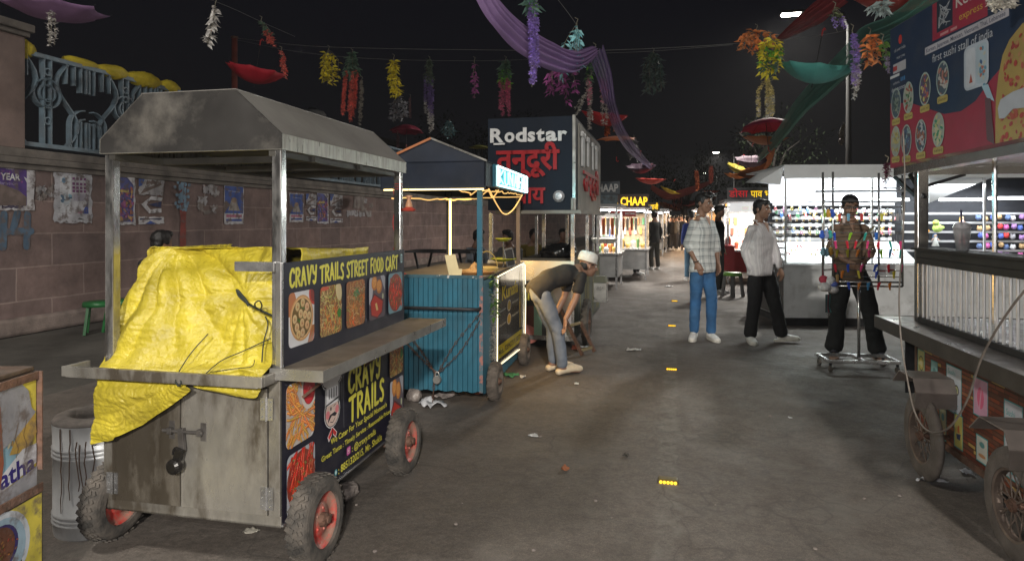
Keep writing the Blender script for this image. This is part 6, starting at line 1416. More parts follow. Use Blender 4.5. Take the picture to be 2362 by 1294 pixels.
for y in (-.035,): MB().bb((.0, y, .80), (.06, y + .055, 1.74)).build('post', POST, rc_, bevel=.004)
for y in (-1.9,): MB().bb((.0, y, .80), (.05, y + .05, 1.74)).build('post', POST, rc_, bevel=.004)
for x, y in ((.42, -.02), (.60, -.3), (1.2, -.05), (1.2, -1.5)): MB().tube([(x, y, .80), (x, y, 1.74)], .014, 8).build('thin_post', STEELB, rc_)
MB().bb((.0, YN, .803), (.035, .0, .835)).build('lower_rail', DARK, rc_, bevel=.002)
MB().bb((-.01, YN, 1.155), (.05, -.035, 1.235)).bb((-.014, YN, 1.19), (-.010, -.035, 1.195)).bb((-.03, YN, 1.236), (.16, -.01, 1.25)).build('upper_beam', mat('dark_beam', (.035, .034, .032), .4, .5, .2, 8), rc_, bevel=.002)
k = 0; y = -.06
while y > -2.2: MB().tube([(.02, y, .835), (.02, y, 1.155)], .0068, 8, caps=False).build('bar', mat('bright_bar', (.75, .75, .77), .3, .45, .08, 6), rc_, True); y -= .058
MB().bb((-.05, -2.3, 1.70), (.03, .20, 1.745)).bb((-.05, .16, 1.70), (1.25, .2, 1.745)).hexa([(-.05, -2.3, 1.746), (1.25, -2.3, 1.746), (1.25, .22, 1.746), (-.05, .22, 1.746), (-.02, -2.3, 1.77), (1.25, -2.3, 1.77), (1.25, .2, 1.77), (-.02, .2, 1.77)]).build('roof_tray', mat('mirror_steel', (.55, .54, .52), .2, .9, .15, 4, .25, 6), rc_)
for a, b in (((.03, -.06, 1.55), (.03, .16, 1.70)), ((.03, .16, 1.60), (.35, .18, 1.70)), ((.04, -.01, 1.52), (-.05, .18, 1.69))): MB().bar(a, b, .018).build('brace', DARK, rc_)
# roof board (turned a little from the body)
BA, BB_ = V((-.045, .27, 1.752)), V((.16, -1.9, 1.752)); bu = (BB_ - BA).normalized(); BL = (BB_ - BA).length; bn_ = bu.cross(V((0, 0, 1)))
BM = mat('board_frame', (.10, .11, .13), .4, .3)
bd_ = MB().hexa([BA - bn_ * .05, BB_ - bn_ * .05, BB_ - bn_ * .002, BA - bn_ * .002, BA - bn_ * .05 + V((0, 0, .90)), BB_ - bn_ * .05 + V((0, 0, .90)), BB_ - bn_ * .002 + V((0, 0, .90)), BA - bn_ * .002 + V((0, 0, .90))]).build('roof_board', BM, rc_)
q = Print(BA, bu, (0, 0, 1), .00001); NV = (.020, .034, .070); RDD = (.30, .030, .055)
q.rect(0, 0, BL, .895, NV); q.poly([(0, 0), (BL, 0), (BL, .2), (1.32, .46), (1.15, .42), (1.02, .35), (.90, .27), (.78, .24), (.62, .25), (.45, .31), (.25, .38), (0, .42)], RDD)
q.poly(rrect(.52, .62, 1.0, 1.2, .01)[:0] or [(.50, .685), (1.0, .675), (1.0, .895), (.50, .895)], RDD); q.rect(.545, .72, .70, .895, (.02, .03, .05))
for k in range(7): q.stroke([(.56 + rr.uniform(0, .12), .73 + rr.uniform(0, .15)) for _ in range(4)], .005, (.35, .36, .38), False)
q.text('Korean', .73, .80, .07, (.5, .45, .42), .30, bold=.01); q.text('express', .76, .725, .04, (.5, .32, .05), .2); q.rect(.58, .692, .66, .706, (.5, .25, .25)); q.rect(.68, .690, .74, .704, (.5, .25, .25))
q.rect(.42, .625, 1.16, .668, (.42, .40, .44)); q.text('Korean, Japanese, Mexican, Vietnami, Thai, Lebanese', .435, .636, .024, (.05, .06, .10), .70, bold=.01)
q.text('first sushi stall of india', .50, .563, .048, (.46, .47, .50), .54, bold=.0)
for t, x, z_, h, w in (('all over india', .055, .735, .022, .14), ('near you', .085, .685, .02, .1)): q.text(t, x, z_, h, (.4, .4, .42), w)
q.poly(ell(.13, .80, .022, .03, 12), (.5, .04, .03)); q.rect(.04, .60, .20, .66, (.40, .39, .42)); q.rect(.04, .615, .09, .645, (.4, .05, .05)); q.rect(.0, .575, .12, .592, (.6, .6, .62))
for k in range(3): q.rect(.135 + .02 * k, .535, .148 + .02 * k, .56, (.05, .18, .4))
q.text('authentic', .04, .53, .018, (.45, .45, .5), .08); q.text('desi momos', .02, .485, .03, (.5, .5, .55), .17)
def dish(cx, cz, kind, nm):
    q.poly(ell(cx, cz, .062, .098, 24), (.33, .40, .36)); q.poly(ell(cx, cz, .054, .088, 24), ((.07, .10, .13), (.32, .34, .30), (.10, .08, .10))[kind % 3]); q.clip = ell(cx, cz, .054, .088, 24)
    pal = [[(.16, .20, .18), (.25, .27, .22), (.05, .08, .07)], [(.35, .08, .06), (.07, .18, .08), (.42, .40, .30)], [(.40, .10, .08), (.45, .42, .15), (.10, .08, .2)], [(.12, .08, .07), (.42, .18, .14), (.42, .40, .38)], [(.45, .38, .14), (.48, .42, .22), (.3, .25, .08)], [(.04, .07, .12), (.25, .35, .35), (.08, .12, .2)], [(.30, .12, .08), (.24, .08, .05), (.4, .4, .42)], [(.48, .45, .20), (.5, .48, .30), (.04, .25, .14)]][kind]
    for _ in range(42): q.poly(ell(cx + rr.gauss(0, .028), cz + rr.gauss(0, .045), rr.uniform(.008, .02), rr.uniform(.005, .012), 7, rr.uniform(0, 3)), rr.choice(pal))
    q.clip = None; q.poly(rrect(cx - .052, cz - .135, cx + .052, cz - .095, .012), (.42, .33, .10)); q.text(nm, cx - .042, cz - .122, .018, (.08, .06, .03), .084)
for k, (cx, cz, nm) in enumerate(((.075, .405, 'soup bowl'), (.23, .415, 'meal bowl'), (.42, .43, 'sushi roll'), (.605, .45, 'platter'))): dish(cx, cz, k, nm)
for k, (cx, cz, nm) in enumerate(((.075, .165, 'wings'), (.21, .155, 'kimbap'), (.38, .16, 'tteok'), (.565, .17, 'salad'))): dish(cx, cz, 4 + k, nm)
q.poly(rrect(.81, .335, 1.015, .565, .035), (.42, .47, .54)); q.poly(rrect(.825, .35, .905, .55, .02), (.50, .53, .58)); q.poly(rrect(.915, .35, 1.0, .55, .02), (.36, .44, .50))
for _ in range(22): q.poly(ell(.955 + rr.gauss(0, .022), .44 + rr.gauss(0, .05), .012, .009, 7, rr.uniform(0, 3)), rr.choice([(.10, .25, .35), (.45, .44, .36), (.06, .12, .25), (.4, .15, .1)]))
q.poly([(.855, .37), (.87, .42), (.885, .37)], (.35, .08, .05)); q.poly([(.96, .335), (1.01, .335), (1.06, .24), (1.0, .27)], (.35, .50, .60)); q.poly([(.985, .27), (1.03, .26), (1.06, .03), (1.0, .06)], (.12, .06, .07))
q.poly([(1.065, 0), (1.07, .25), (1.09, .36), (1.12, .45), (1.17, .51), (1.26, .56), (1.38, .58), (1.5, .52), (1.6, .4), (1.6, 0)], (.36, .26, .08)); q.clip = [(1.10, 0), (1.6, 0), (1.6, .5), (1.38, .56), (1.2, .50), (1.13, .40)]
for _ in range(330): q.poly(ell(rr.uniform(1.10, 1.6), rr.uniform(.02, .62), rr.uniform(.006, .02), rr.uniform(.006, .014), 7, rr.uniform(0, 3)), rr.choice([(.36, .05, .04), (.32, .05, .05), (.38, .09, .06), (.42, .22, .1)]))
q.clip = None; q.poly([(1.09, .20), (1.11, .24), (1.2, .26), (1.4, .27), (1.6, .25), (1.6, .15), (1.3, .17), (1.2, .18), (1.14, .145), (1.10, .15)], (.40, .42, .46)); q.build('board_print', PRINT, rc_)
# wheels, fenders, axle
wy = [-.43, FR.on_x(2340, 1190, -.13).y]
for y in wy:
    wheel(rc_, (-.125, y, .237), .237, .045, mat('dusty_tyre', (.10, .085, .075), .9, 0, .3, 12, .4, 60), mat('rusty_spokes', (.15, .115, .095), .6, .4, .3, 14, .1), 0, spokes=10, side=-1)
    f = MB(); pts = [(y + .22, .49), (y + .13, .565), (y - .06, .565), (y - .10, .50), (y - .10, .42)]
    f.prism([(a, b) for a, b in pts] + [(a - .0, b - .006) for a, b in pts[::-1]], (-.20, 0, 0), (0, 1, 0), (0, 0, 1), .20)
    f.build('fender', mat('dusty_fender', (.24, .205, .185), .6, .3, .2, 8, .1), rc_)
    wheel(rc_, (1.3, y, .237), .237, .06, MATS['dusty_tyre'], MATS['rusty_spokes'], 30, spokes=10)
MB().tube([(-.15, wy[0], .237), (1.35, wy[0], .237)], .015, 8).build('axle', IRON, rc_); MB().tube([(-.15, wy[1], .237), (1.35, wy[1], .237)], .015, 8).build('axle', IRON, rc_)
cu = thing('plastic_cup', 'tall clear plastic cup with a dark straw standing on the sushi cart beam', 'cup', FR.w((.07, -.42, 1.25)))
MB().lathe([(.0, 0), (.028, .0), (.042, .12), (.045, .122), (.044, .127), (.036, .145), (.01, .155)], 22).build('cup', mat('cloudy_plastic', (.62, .62, .64), .15, .1, .3, 20, .1, 30, alpha=.72), cu, True)
MB().tube([(0, 0, .03), (-.012, -.01, .22)], .005, 8).build('straw', mat('straw_blue', (.02, .02, .08), .4), cu)
# hose / cable hanging by the cart
hp = [(2083, 300, 3.7), (2087, 420, 3.7), (2082, 560, 3.65), (2074, 680, 3.55), (2079, 790, 3.45), (2094, 880, 3.35), (2108, 945, 3.25), (2130, 985, 3.15), (2160, 998, 3.05), (2195, 980, 2.9), (2232, 920, 2.75), (2262, 830, 2.6), (2305, 750, 2.45), (2362, 672, 2.3), (2430, 600, 2.2)]
tag(MB().tube(smooth_pts([P(*a) for a in hp], 5), .0044, 8).build('power_cable', mat('beige_cable', (.13, .11, .095), .5, 0, .3, 20), None, True), 'long beige power cable looping down in front of the sushi cart wheel', 'cable')

# ---------------------------------------------------------------- the white accessory stall
AA = -R(3); FA = Frame((3.66, 8.75, 0), AA); WA_, DA = 3.6, 1.5
ac = thing('accessory_stall', 'brightly lit white accessory stall with a steel base behind the rolling rack', 'stall', FA.o, AA)
GW = mat('white_painted_steel', (.62, .63, .64), .5, .1, .12, 4, .06, 20, dirt=(.25, .24, .23), dscale=5, damt=.6, drange=(.52, .72)); WB = mat('white_board', (.7, .72, .74), .6); WRL = mat('white_rail', (.55, .56, .58), .4, .2)
MB().bb((0, 0, .10), (WA_, .03, .81)).bb((0, .03, .10), (.02, DA, .81)).bb((0, .03, .10), (WA_, DA, .12)).build('base', GW, ac, bevel=.004)
MB().bb((.02, .03, .0), (WA_, DA, .08)).bb((-.01, -.012, .085), (WA_, .0, .11)).build('plinth', DARK, ac)
MB().bb((-.004, .02, .12), (-.0, DA, .80)).build('side_sheet', mat('side_dark', (.10, .10, .10), .5, .3), ac)
MB().bb((-.02, -.03, .81), (WA_, .25, .83)).build('shelf', WB, ac)
MB().hexa([(.02, .0, .835), (1.75, .0, .835), (1.75, .55, .835), (.02, .55, .835), (.02, .0, .85), (1.75, .0, .85), (1.75, .55, 1.12), (.02, .55, 1.12)]).build('sloped_display', WB, ac)
MB().bb((0, .60, 1.67), (1.78, .62, 2.05)).build('back_board', WB, ac); MB().bb((0, .635, .83), (WA_, .65, 1.66)).bb((1.78, .66, 1.38), (WA_, .67, 2.0)).build('dark_back', mat('dark_back', (.02, .022, .028), .7), ac)
for k in range(6): MB().bb((.05, .585, 1.16 + .10 * k - .03), (1.75, .60, 1.16 + .10 * k + .012)).build('slat', WRL, ac)
for k in range(7): MB().bb((.0, .02, .86 + .085 * k), (.012, .58, .885 + .085 * k)).build('side_slat', WRL, ac)
for k in range(5): MB().bb((1.85, .50, .98 + .13 * k), (WA_, .52, 1.01 + .13 * k)).build('slat', WRL, ac)
for x in (.02, .52, 1.15, 1.80, 2.6, WA_ - .02): MB().bb((x - .012, -.012, .83), (x + .012, .012, 2.05)).build('post', WRL, ac)
aw = MB().bb((-.02, -.06, 1.98), (WA_, -.05, 2.14)).bb((-.02, -.06, 2.14), (WA_, 1.6, 2.16)); aw.build('awning', mat('white_awning', (.60, .62, .64), .6, 0, .08, 3), ac)
MB().add([(-.02, -.05, 2.14), (-.02, .9, 2.14), (-.30, .1, 1.95), (-.24, .9, 1.98), (-.04, .02, 1.90)], [(0, 2, 4), (0, 1, 3, 2), (2, 3, 4)]).build('awning_flap', MATS['white_awning'], ac, solid=.004)
MB().grid(lambda u, v: V((1.9 + .35 * v + .5 * (1 - math.cos(u * 1.57)) * v, .02, 2.0 - .35 * u * (1 - v))), 6, 6).build('curved_side', MATS['white_awning'], ac, solid=.004)
TUBE = emat('bright_tube', (.95, .98, 1.0), 9)
for a, b, z_ in ((.9, 1.75, 1.70), (2.15, 2.75, 1.70), (2.8, 3.3, 1.72)): MB().tube([(a, .22, z_), (b, .22, z_)], .018, 8).build('tube_light', TUBE, ac)
MB().bb((.35, .15, 1.66), (1.8, .19, 1.675)).bb((.1, .55, 1.50), (.45, .58, 1.56)).build('light_bar', mat('grey_bar', (.12, .13, .15), .5), ac)
lamp('stall_lights', 'AREA', (.9, .30, 1.96), 30, (.93, .97, 1.0), 1.6, (R(22), 0, 0), .25).parent = ac
lamp('stall_lights', 'AREA', (.9, .30, 1.86), 45, (.90, 1.0, .93), 1.6, (R(-42), 0, 0), .12).parent = ac
lamp('stall_lights', 'AREA', (2.6, .15, 1.90), 36, (.93, .97, 1.0), 1.4, (0, 0, 0), .4).parent = ac
# goods
def put(t, fr, x, y, z): t.location = fr.w((x, y, z)); t.rotation_euler = (0, 0, fr.a)
EM = [mat('earring_%d' % k, c, .35, .2) for k, c in enumerate(((.5, .36, .10), (.45, .06, .10), (.10, .25, .5), (.12, .12, .12), (.5, .45, .42)))]
def ecard():
    t = thing('earring_card', '', 'earring card'); MB().bb((-.022, -.004, -.028), (.022, 0, .02)).build('card', WB, t)
    for x in (-.010, .010): MB().tube([(x + .007 * math.cos(a), -.006, -.03 + .012 * math.sin(a)) for a in [6.28 * k / 8 for k in range(8)]], .0025, 4, closed=True).sph((x, -.006, -.05), .006, 6, 4).build('earring', EM[len(COL.objects) % 5], t)
    return t
e0 = ecard(); first = True; rr = random.Random(21)
for row in range(5):
    for col_ in range(18):
        x = .10 + .093 * col_ + rr.uniform(-.008, .008)
        if rr.random() < .12: continue
        e = e0 if first else copy_tree(e0); first = False; put(e, FA, x, .575, 1.16 + .10 * row)
        e['label'] = 'white earring card on the ' + ('lowest', 'second', 'middle', 'fourth', 'top')[row] + ' lit slat of the white stall'; e['group'] = 'earring cards on slat %d' % (row + 1)
def blob(name, label, cat, loc, parts, grp=None, sm=True):
    t = thing(name, label, cat, loc, rr.uniform(-.4, .4), grp)
    for nm, c, r_, sc, colr in parts: MB().col(colr).sph(c, r_, 10, 7, sc).build(nm, FLUFF, t, sm)
    return t
FLUFF = mat('fluffy_plush', rough=.9, var=.2, nscale=40, attr=True, bump=.5, bscale=160)
def bird(c, nm, x, z, k):
    t = blob('plush_toy', '%s plush chick hanging %s' % (nm, k), 'plush toy', FA.w((x, .43, z)), [('body', (0, 0, 0), .06, (1.1, 1, 1), c), ('head', (-.03, -.01, .075), .042, (1, 1, 1), c), ('wing', (.05, -.03, .01), .03, (1, .5, .8), c), ('beak', (-.07, -.03, .07), .012, (1.4, .8, .6), (.5, .25, .03))])
bird((.55, .27, .04), 'orange', 2.05, 1.26, 'left end of the plush rack'); bird((.35, .48, .12), 'lime green', 2.25, 1.31, 'second from the left, beside the orange one')
def doll(x, z, dress, hairc, lb):
    t = thing('doll', lb, 'doll', FA.w((x, .43, z)), rr.uniform(-.3, .3)); MB().lathe([(0, .07), (.018, .065), (.022, .03), (.05, -.06), (0, -.062)], 12).build('dress', mat('dress_%d' % int(dress[0] * 99 + dress[2] * 9), dress, .8), t, True)
    hd_ = MB().sph((0, 0, .088), .022, 10, 8).build('head', mat('doll_skin', (.6, .4, .3), .6), t, True); MB().sph((0, .008, .094), .026, 10, 8, (1, .9, 1)).tube([(-.02, .01, .09), (-.028, .01, .03)], .009, 6).tube([(.02, .01, .09), (.028, .01, .03)], .009, 6).build('hair', mat('doll_hair_%d' % int(hairc[1] * 99), hairc, .8), t, True)
    for s_ in (-1, 1): MB().tube([(s_ * .018, 0, .055), (s_ * .05, -.01, .02)], .006, 6).build('arm', MATS['doll_skin'], t)
for k, (x, z, d_, h_) in enumerate(((2.05, 1.10, (.5, .06, .08), (.1, .03, .01)), (2.22, 1.12, (.5, .52, .5), (.05, .15, .3)), (2.58, 1.36, (.6, .5, .55), (.45, .28, .08)), (2.58, 1.14, (.45, .5, .65), (.6, .3, .3)), (2.02, .90, (.3, .42, .6), (.4, .25, .1)), (2.22, .88, (.6, .35, .38), (.2, .08, .03)), (2.56, .90, (.62, .3, .36), (.45, .2, .2)))):
    doll(x, z, d_, h_, 'small doll, ' + ('in a red dress under the orange chick', 'in a white dress with blue hair', 'with long blond hair, highest on the rack', 'in a pale blue dress with pink hair', 'in a blue dress at the bottom left', 'in a salmon dress at the bottom', 'in a rose dress behind the plastic cup')[k])
pom = [((.12, .18, .35), 'navy'), ((.6, .05, .05), 'red'), ((.6, .6, .62), 'white'), ((.55, .12, .35), 'pink'), ((.1, .15, .5), 'blue'), ((.35, .35, .38), 'grey'), ((.45, .3, .15), 'tan'), ((.35, .2, .45), 'lilac')]
k = 0
for row in range(5):
    for c_ in range(9):
        c, nm = rr.choice(pom); x = 2.82 + .093 * c_ + rr.uniform(-.02, .02); z = .93 + .13 * row + rr.uniform(-.02, .02)
        blob('pompom_keyring', '%s fluffy pompom keyring on the rails at the right edge of the stall' % nm, 'keyring', FA.w((x, .44, z)), [('pompom', (0, 0, 0), .036, (1, 1, 1), c), ('ear', (-.02, 0, .03), .013, (1, 1, 1), c), ('ear', (.02, 0, .03), .013, (1, 1, 1), c)], nm + ' pompom keyrings')
for k in range(14):
    x = .12 + .115 * k; t = thing('bangle_stack', 'stack of %s bangles lying on the sloped white display' % ('red', 'gold')[k % 2], 'bangles', FA.w((x, .18 + .1 * (k % 3), .945 + .05 * (k % 3))), 0, '%s bangle stacks' % ('red', 'gold')[k % 2])
    for j in range(3): MB().tube([(.03 * math.cos(a), .014 * j, .03 * math.sin(a)) for a in [6.28 * i / 12 for i in range(12)]], .004, 5, closed=True).build('bangle', mat('bangle_%d' % (k % 2), ((.45, .05, .04), (.5, .4, .15))[k % 2], .3, .4), t)
MX = [((.55, .08, .10), 'red'), ((.08, .2, .5), 'blue'), ((.5, .42, .1), 'gold'), ((.02, .02, .02), 'black'), ((.5, .2, .35), 'pink'), ((.1, .3, .15), 'green'), ((.4, .4, .42), 'silver')]; hb = {}
for k in range(120):
    c, nm = rr.choice(MX); x = .08 + .0278 * (k % 60) + rr.uniform(-.01, .01); z = (1.60, 1.30, 1.06, 1.50)[k % 4] + rr.uniform(-.03, .03)
    if nm not in hb:
        t = thing('hair_band', '', 'hair band'); hb[nm] = t; m_ = mat('band_' + nm, c, .5, 0, .3, 60); MB().tube([(.016 * math.cos(a), 0, -.03 + .022 * math.sin(a)) for a in [6.28 * i / 8 for i in range(8)]], .0065, 5, closed=True).build('band', m_, t); MB().bb((-.010, -.003, -.012), (.010, .001, .014)).build('tag', WB, t)
    else: t = copy_tree(hb[nm])
    put(t, FA, x, .54, z); t['label'] = '%s hair band hanging from the lit slats of the white stall' % nm; t['group'] = '%s hair bands on the slats' % nm
hk = thing('hanger_chain', 'bundle of grey scrunchies hanging at the left corner of the white stall', 'scrunchies', FA.w((.04, -.05, 1.2)))
for k in range(13): MB().tube([(.035 * math.cos(a), .02 * math.sin(a), .022 * k) for a in [6.28 * i / 10 for i in range(10)]], .009, 6, closed=True).build('scrunchie', mat('grey_scrunchie', (.22, .23, .24), .9), hk, True)

# ---------------------------------------------------------------- rolling display rack
FK = Frame(P(1981, 840, 6.15) * V((1, 1, 0)) if False else (P(1981, 840, 6.2).x, 6.2, 0), -R(7))
rk = thing('display_rack', 'rolling chrome grid rack hung with colourful hair clips', 'display rack', FK.o, FK.a)
CHR = mat('chrome_wire', (.5, .5, .5), .25, .85, .1, 10)
for a, b in (((-.33, -.16, .10), (.30, -.16, .10)), ((-.33, .16, .10), (.30, .16, .10)), ((-.33, -.16, .10), (-.33, .16, .10)), ((.30, -.16, .10), (.30, .16, .10)), ((0, -.16, .10), (0, .16, .10))): MB().bar(a, b, .022, .03).build('base_bar', STEELB, rk)
for x in (-.31, .28):
    for y in (-.15, .15): cst = MB().bar((x, y, .085), (x, y, .06), .02).build('castor', DARK, rk); MB().lathe([(0, -.012), (.028, -.012), (.028, .012), (0, .012)], 14, 'X', (x, y, .030)).build('castor_wheel', RUB, cst)
MB().tube([(0, 0, .10), (0, 0, .82)], .014, 12).build('pole', CHR, rk, True)
zt, zb = 1.88, .79
fr_ = MB(); fr_.tube([(-.235, 0, zb), (-.235, 0, zt)], .011, 8).tube([(.39, 0, zb), (.39, 0, zt)], .011, 8).tube([(-.235, 0, zb), (.39, 0, zb)], .009, 8).tube([(-.235, 0, .83), (.39, 0, .83)], .009, 8); fr_.build('frame', CHR, rk, True)
MB().tube([(-.36, -.10, .85), (-.36, -.10, 1.87)], .011, 8).tube([(-.36, -.10, .95), (-.235, 0, .95)], .005, 6).tube([(-.36, -.10, 1.6), (-.235, 0, 1.6)], .005, 6).build('wing_frame', CHR, rk, True)
MB().tube([(.20, .05, zb), (.20, .05, 1.87)], .011, 8).build('rear_pole', CHR, rk, True)
zr = [.88, .94, 1.0, 1.06, 1.14, 1.22, 1.30, 1.38, 1.46, 1.54, 1.60]
for z_ in zr: MB().tube([(-.235, 0, z_), (.39, 0, z_)], .0045, 6).build('wire', CHR, rk); MB().tube([(-.36, -.10, z_), (-.235, 0, z_)], .0035, 6).build('wing_wire', CHR, rk)
MB().bb((-.42, -.10, 1.68), (.45, -.07, 1.70)).bb((-.30, -.09, 1.71), (.33, -.07, 1.722)).build('top_bar', mat('grey_bar', (.12, .13, .15), .5), rk)
CC = {'pink': (.65, .05, .20), 'red': (.55, .02, .04), 'orange': (.65, .20, .02), 'lime': (.25, .50, .03), 'mustard': (.40, .36, .03), 'sky blue': (.06, .25, .50), 'blue': (.02, .07, .50), 'teal': (.02, .30, .26), 'yellow': (.60, .50, .05)}
pr0 = {}
def clip_(nm):
    if nm in pr0: return copy_tree(pr0[nm])
    t = thing('hair_clip', '', 'hair clip'); MB().col(CC[nm]).hexa([(-.008, -.006, -.085), (.010, -.006, -.085), (.010, .004, -.085), (-.008, .004, -.085), (-.016, -.008, -.01), (.012, -.008, -.01), (.012, .005, -.01), (-.016, .005, -.01)]).build('jaw', PLAST, t, bevel=.003)
    MB().col(CC[nm]).hexa([(-.012, -.022, .0), (.012, -.022, .0), (.012, -.014, .0), (-.012, -.014, .0), (-.006, -.008, -.06), (.008, -.008, -.06), (.008, -.004, -.06), (-.006, -.004, -.06)]).build('lever', PLAST, t, bevel=.002); MB().tube([(0, 0, -.01), (0, 0, .012)], .003, 5).build('hook', CHR, t); pr0[nm] = t; return t
rr = random.Random(31)
rows = [(1.22, -.21, .39, .085, ('pink', 'red', 'red', 'pink', 'red', 'teal', 'pink')), (1.14, -.20, .39, .085, ('mustard', 'mustard', 'orange', 'pink', 'lime', 'sky blue', 'teal')), (1.0, -.22, .39, .11, ('red', 'blue', 'pink', 'blue', 'red', 'pink')), (.83, -.20, .38, .085, ('orange', 'blue', 'orange', 'sky blue', 'red', 'orange')), (1.30, -.22, .1, .13, ('blue', 'lime', 'teal')), (.94, -.15, .3, .14, ('orange', 'yellow', 'blue', 'yellow'))]
for z_, a, b, st_, cs in rows:
    x = a
    for nm in cs: t = clip_(nm); t.location = FK.w((x + rr.uniform(-.01, .01), -.012, z_)); t.rotation_euler = (0, rr.uniform(-.2, .35), FK.a + rr.uniform(-.6, .6)); t['label'] = '%s hair clip hooked on the wires of the rolling rack' % nm; t['group'] = '%s hair clips on the rack' % nm; t.scale = (.85, .85, .9); x += st_ + .01
PC = [((.30, .50, .06), 'green'), ((.55, .30, .05), 'amber'), ((.03, .10, .50), 'blue'), ((.3, .35, .55), 'lavender'), ((.05, .4, .35), 'turquoise'), ((.25, .45, .55), 'pale blue')]
for k, (x, z_) in enumerate(((-.345, 1.50), (-.30, 1.50), (-.255, 1.50), (-.37, 1.30), (-.32, 1.30), (-.28, 1.30), (-.36, 1.14), (-.32, 1.13), (-.27, 1.14))):
    c, nm = PC[(0, 1, 2, 2, 3, 4, 5, 5, 1)[k]]; blob('keyring_toy', '%s jelly toy keyring hanging on the left wing of the rack' % nm, 'keyring', FK.w((x, -.10 + .6 * (x + .36), z_)), [('body', (0, 0, -.03), .026, (1, .7, 1.1), c), ('head', (0, 0, .005), .018, (1, .8, 1), c), ('loop', (0, 0, .028), .006, (1, .4, 1.4), (.4, .4, .4))], nm + ' jelly keyrings')
for k, (x, z_, c, nm) in enumerate(((-.18, 1.50, (.55, .08, .06), 'red'), (-.14, 1.48, (.55, .45, .42), 'white'), (-.10, 1.50, (.15, .35, .5), 'blue'), (.02, 1.50, (.5, .05, .05), 'red'), (.20, 1.50, (.55, .5, .08), 'yellow'), (.15, 1.32, (.02, .12, .5), 'blue'), (-.20, .92, (.4, .25, .1), 'brown'), (.30, 1.50, (.3, .3, .32), 'silver'), (.34, 1.50, (.3, .3, .32), 'silver'), (.38, 1.50, (.3, .3, .32), 'silver'), (.30, 1.30, (.10, .11, .13), 'black'), (.34, 1.30, (.10, .11, .13), 'black'), (.37, 1.30, (.10, .11, .13), 'black'))):
    t = thing('charm', '%s charm pendant on the %s wires of the rack' % (nm, 'upper' if z_ > 1.4 else 'middle' if z_ > 1 else 'lower'), 'charm', FK.w((x, -.012, z_)), 0, '%s charm pendants' % nm); MB().col(c).hexa([(-.012, -.006, -.09), (.012, -.006, -.09), (.012, .002, -.09), (-.012, .002, -.09), (-.016, -.006, -.02), (.016, -.006, -.02), (.016, .002, -.02), (-.016, .002, -.02)]).build('pendant', PLAST, t, bevel=.004); MB().tube([(0, 0, -.02), (0, 0, .01)], .003, 5).build('hook', CHR, t)
fl_ = blob('pompom_bunch', 'big bunch of white, red and blue fluffy pompoms at the lower left of the rack', 'pompoms', FK.w((-.33, -.12, .80)), [('pompom', (-.03, 0, .06), .04, (1, 1, 1), (.5, .06, .1)), ('pompom', (.03, -.01, .05), .045, (1, 1, 1), (.6, .6, .62)), ('pompom', (.06, -.02, .02), .035, (1, 1, .8), (.08, .12, .4)), ('pompom', (-.02, -.02, -.01), .05, (1.2, 1, .9), (.62, .62, .63)), ('pompom', (.05, 0, -.03), .045, (1.2, 1, .9), (.55, .55, .56))])
ks = thing('lanyard_bunch', 'dark bunch of braided lanyards with rings hanging under the pompoms', 'lanyards', FK.w((-.32, -.12, .72)))
for k in range(5): MB().tube([(-.02 + .01 * k, 0, 0), (-.02 + .009 * k, .004 * k, -.12), (-.02 + .012 * k, 0, -.17)], .006, 5).build('lanyard', mat('lanyard_%d' % (k % 3), ((.02, .02, .03), (.02, .12, .12), (.15, .02, .04))[k % 3], .7), ks)
MB().tube([(.014 * math.cos(a), -.005, -.185 + .014 * math.sin(a)) for a in [6.28 * i / 10 for i in range(10)]], .003, 5, closed=True).build('ring', CHR, ks)
for x, y in ((.22, .93), (.30, .94)): cdp = thing('card_pack', 'white packet with red print hanging low on the rack, %s' % ('left one' if x < .25 else 'right one'), 'packet', FK.w((x, .02, y))); MB().bb((-.035, -.002, -.04), (.035, .002, .06)).build('packet', WB, cdp); MB().bb((-.03, -.004, .0), (.025, -.0022, .012)).build('red_print', mat('red_print', (.5, .04, .06), .5), cdp)
# the vendor behind the rack
person('vendor in a brown shirt and wide black trousers and sandals, standing behind the rolling rack', V((3.50, 6.75, 0)), R(-8), 1.68,
    dict(hL=(.085, 0, .90), kL=(.20, -.02, .49), aL=(.25, -.08, .085), kR=(-.12, -.01, .49), aR=(-.15, .0, .085), eL=(.20, -.05, 1.12), wL=(.10, -.20, 1.05), eR=(-.20, -.05, 1.12), wR=(-.08, -.20, 1.02), fL=(.05, -1, 0), fR=(-.35, -1, 0)),
    (.12, .078, .052), (.006, .007, .008), sleeve='elbow', slim=1.0, pw=1.25, pinch=1.25, pitch=R(18), yaw=R(-6), foot='sandal', hem=.82)
MB().bar(V((3.62, 6.50, 1.36)), V((3.40, 6.48, 1.12)), .035, .008).build('shoulder_strap', mat('olive_strap', (.22, .20, .12), .8), None)
tag(bpy.data.objects['shoulder_strap'], 'olive strap slung over the chest of the vendor behind the rack', 'strap')

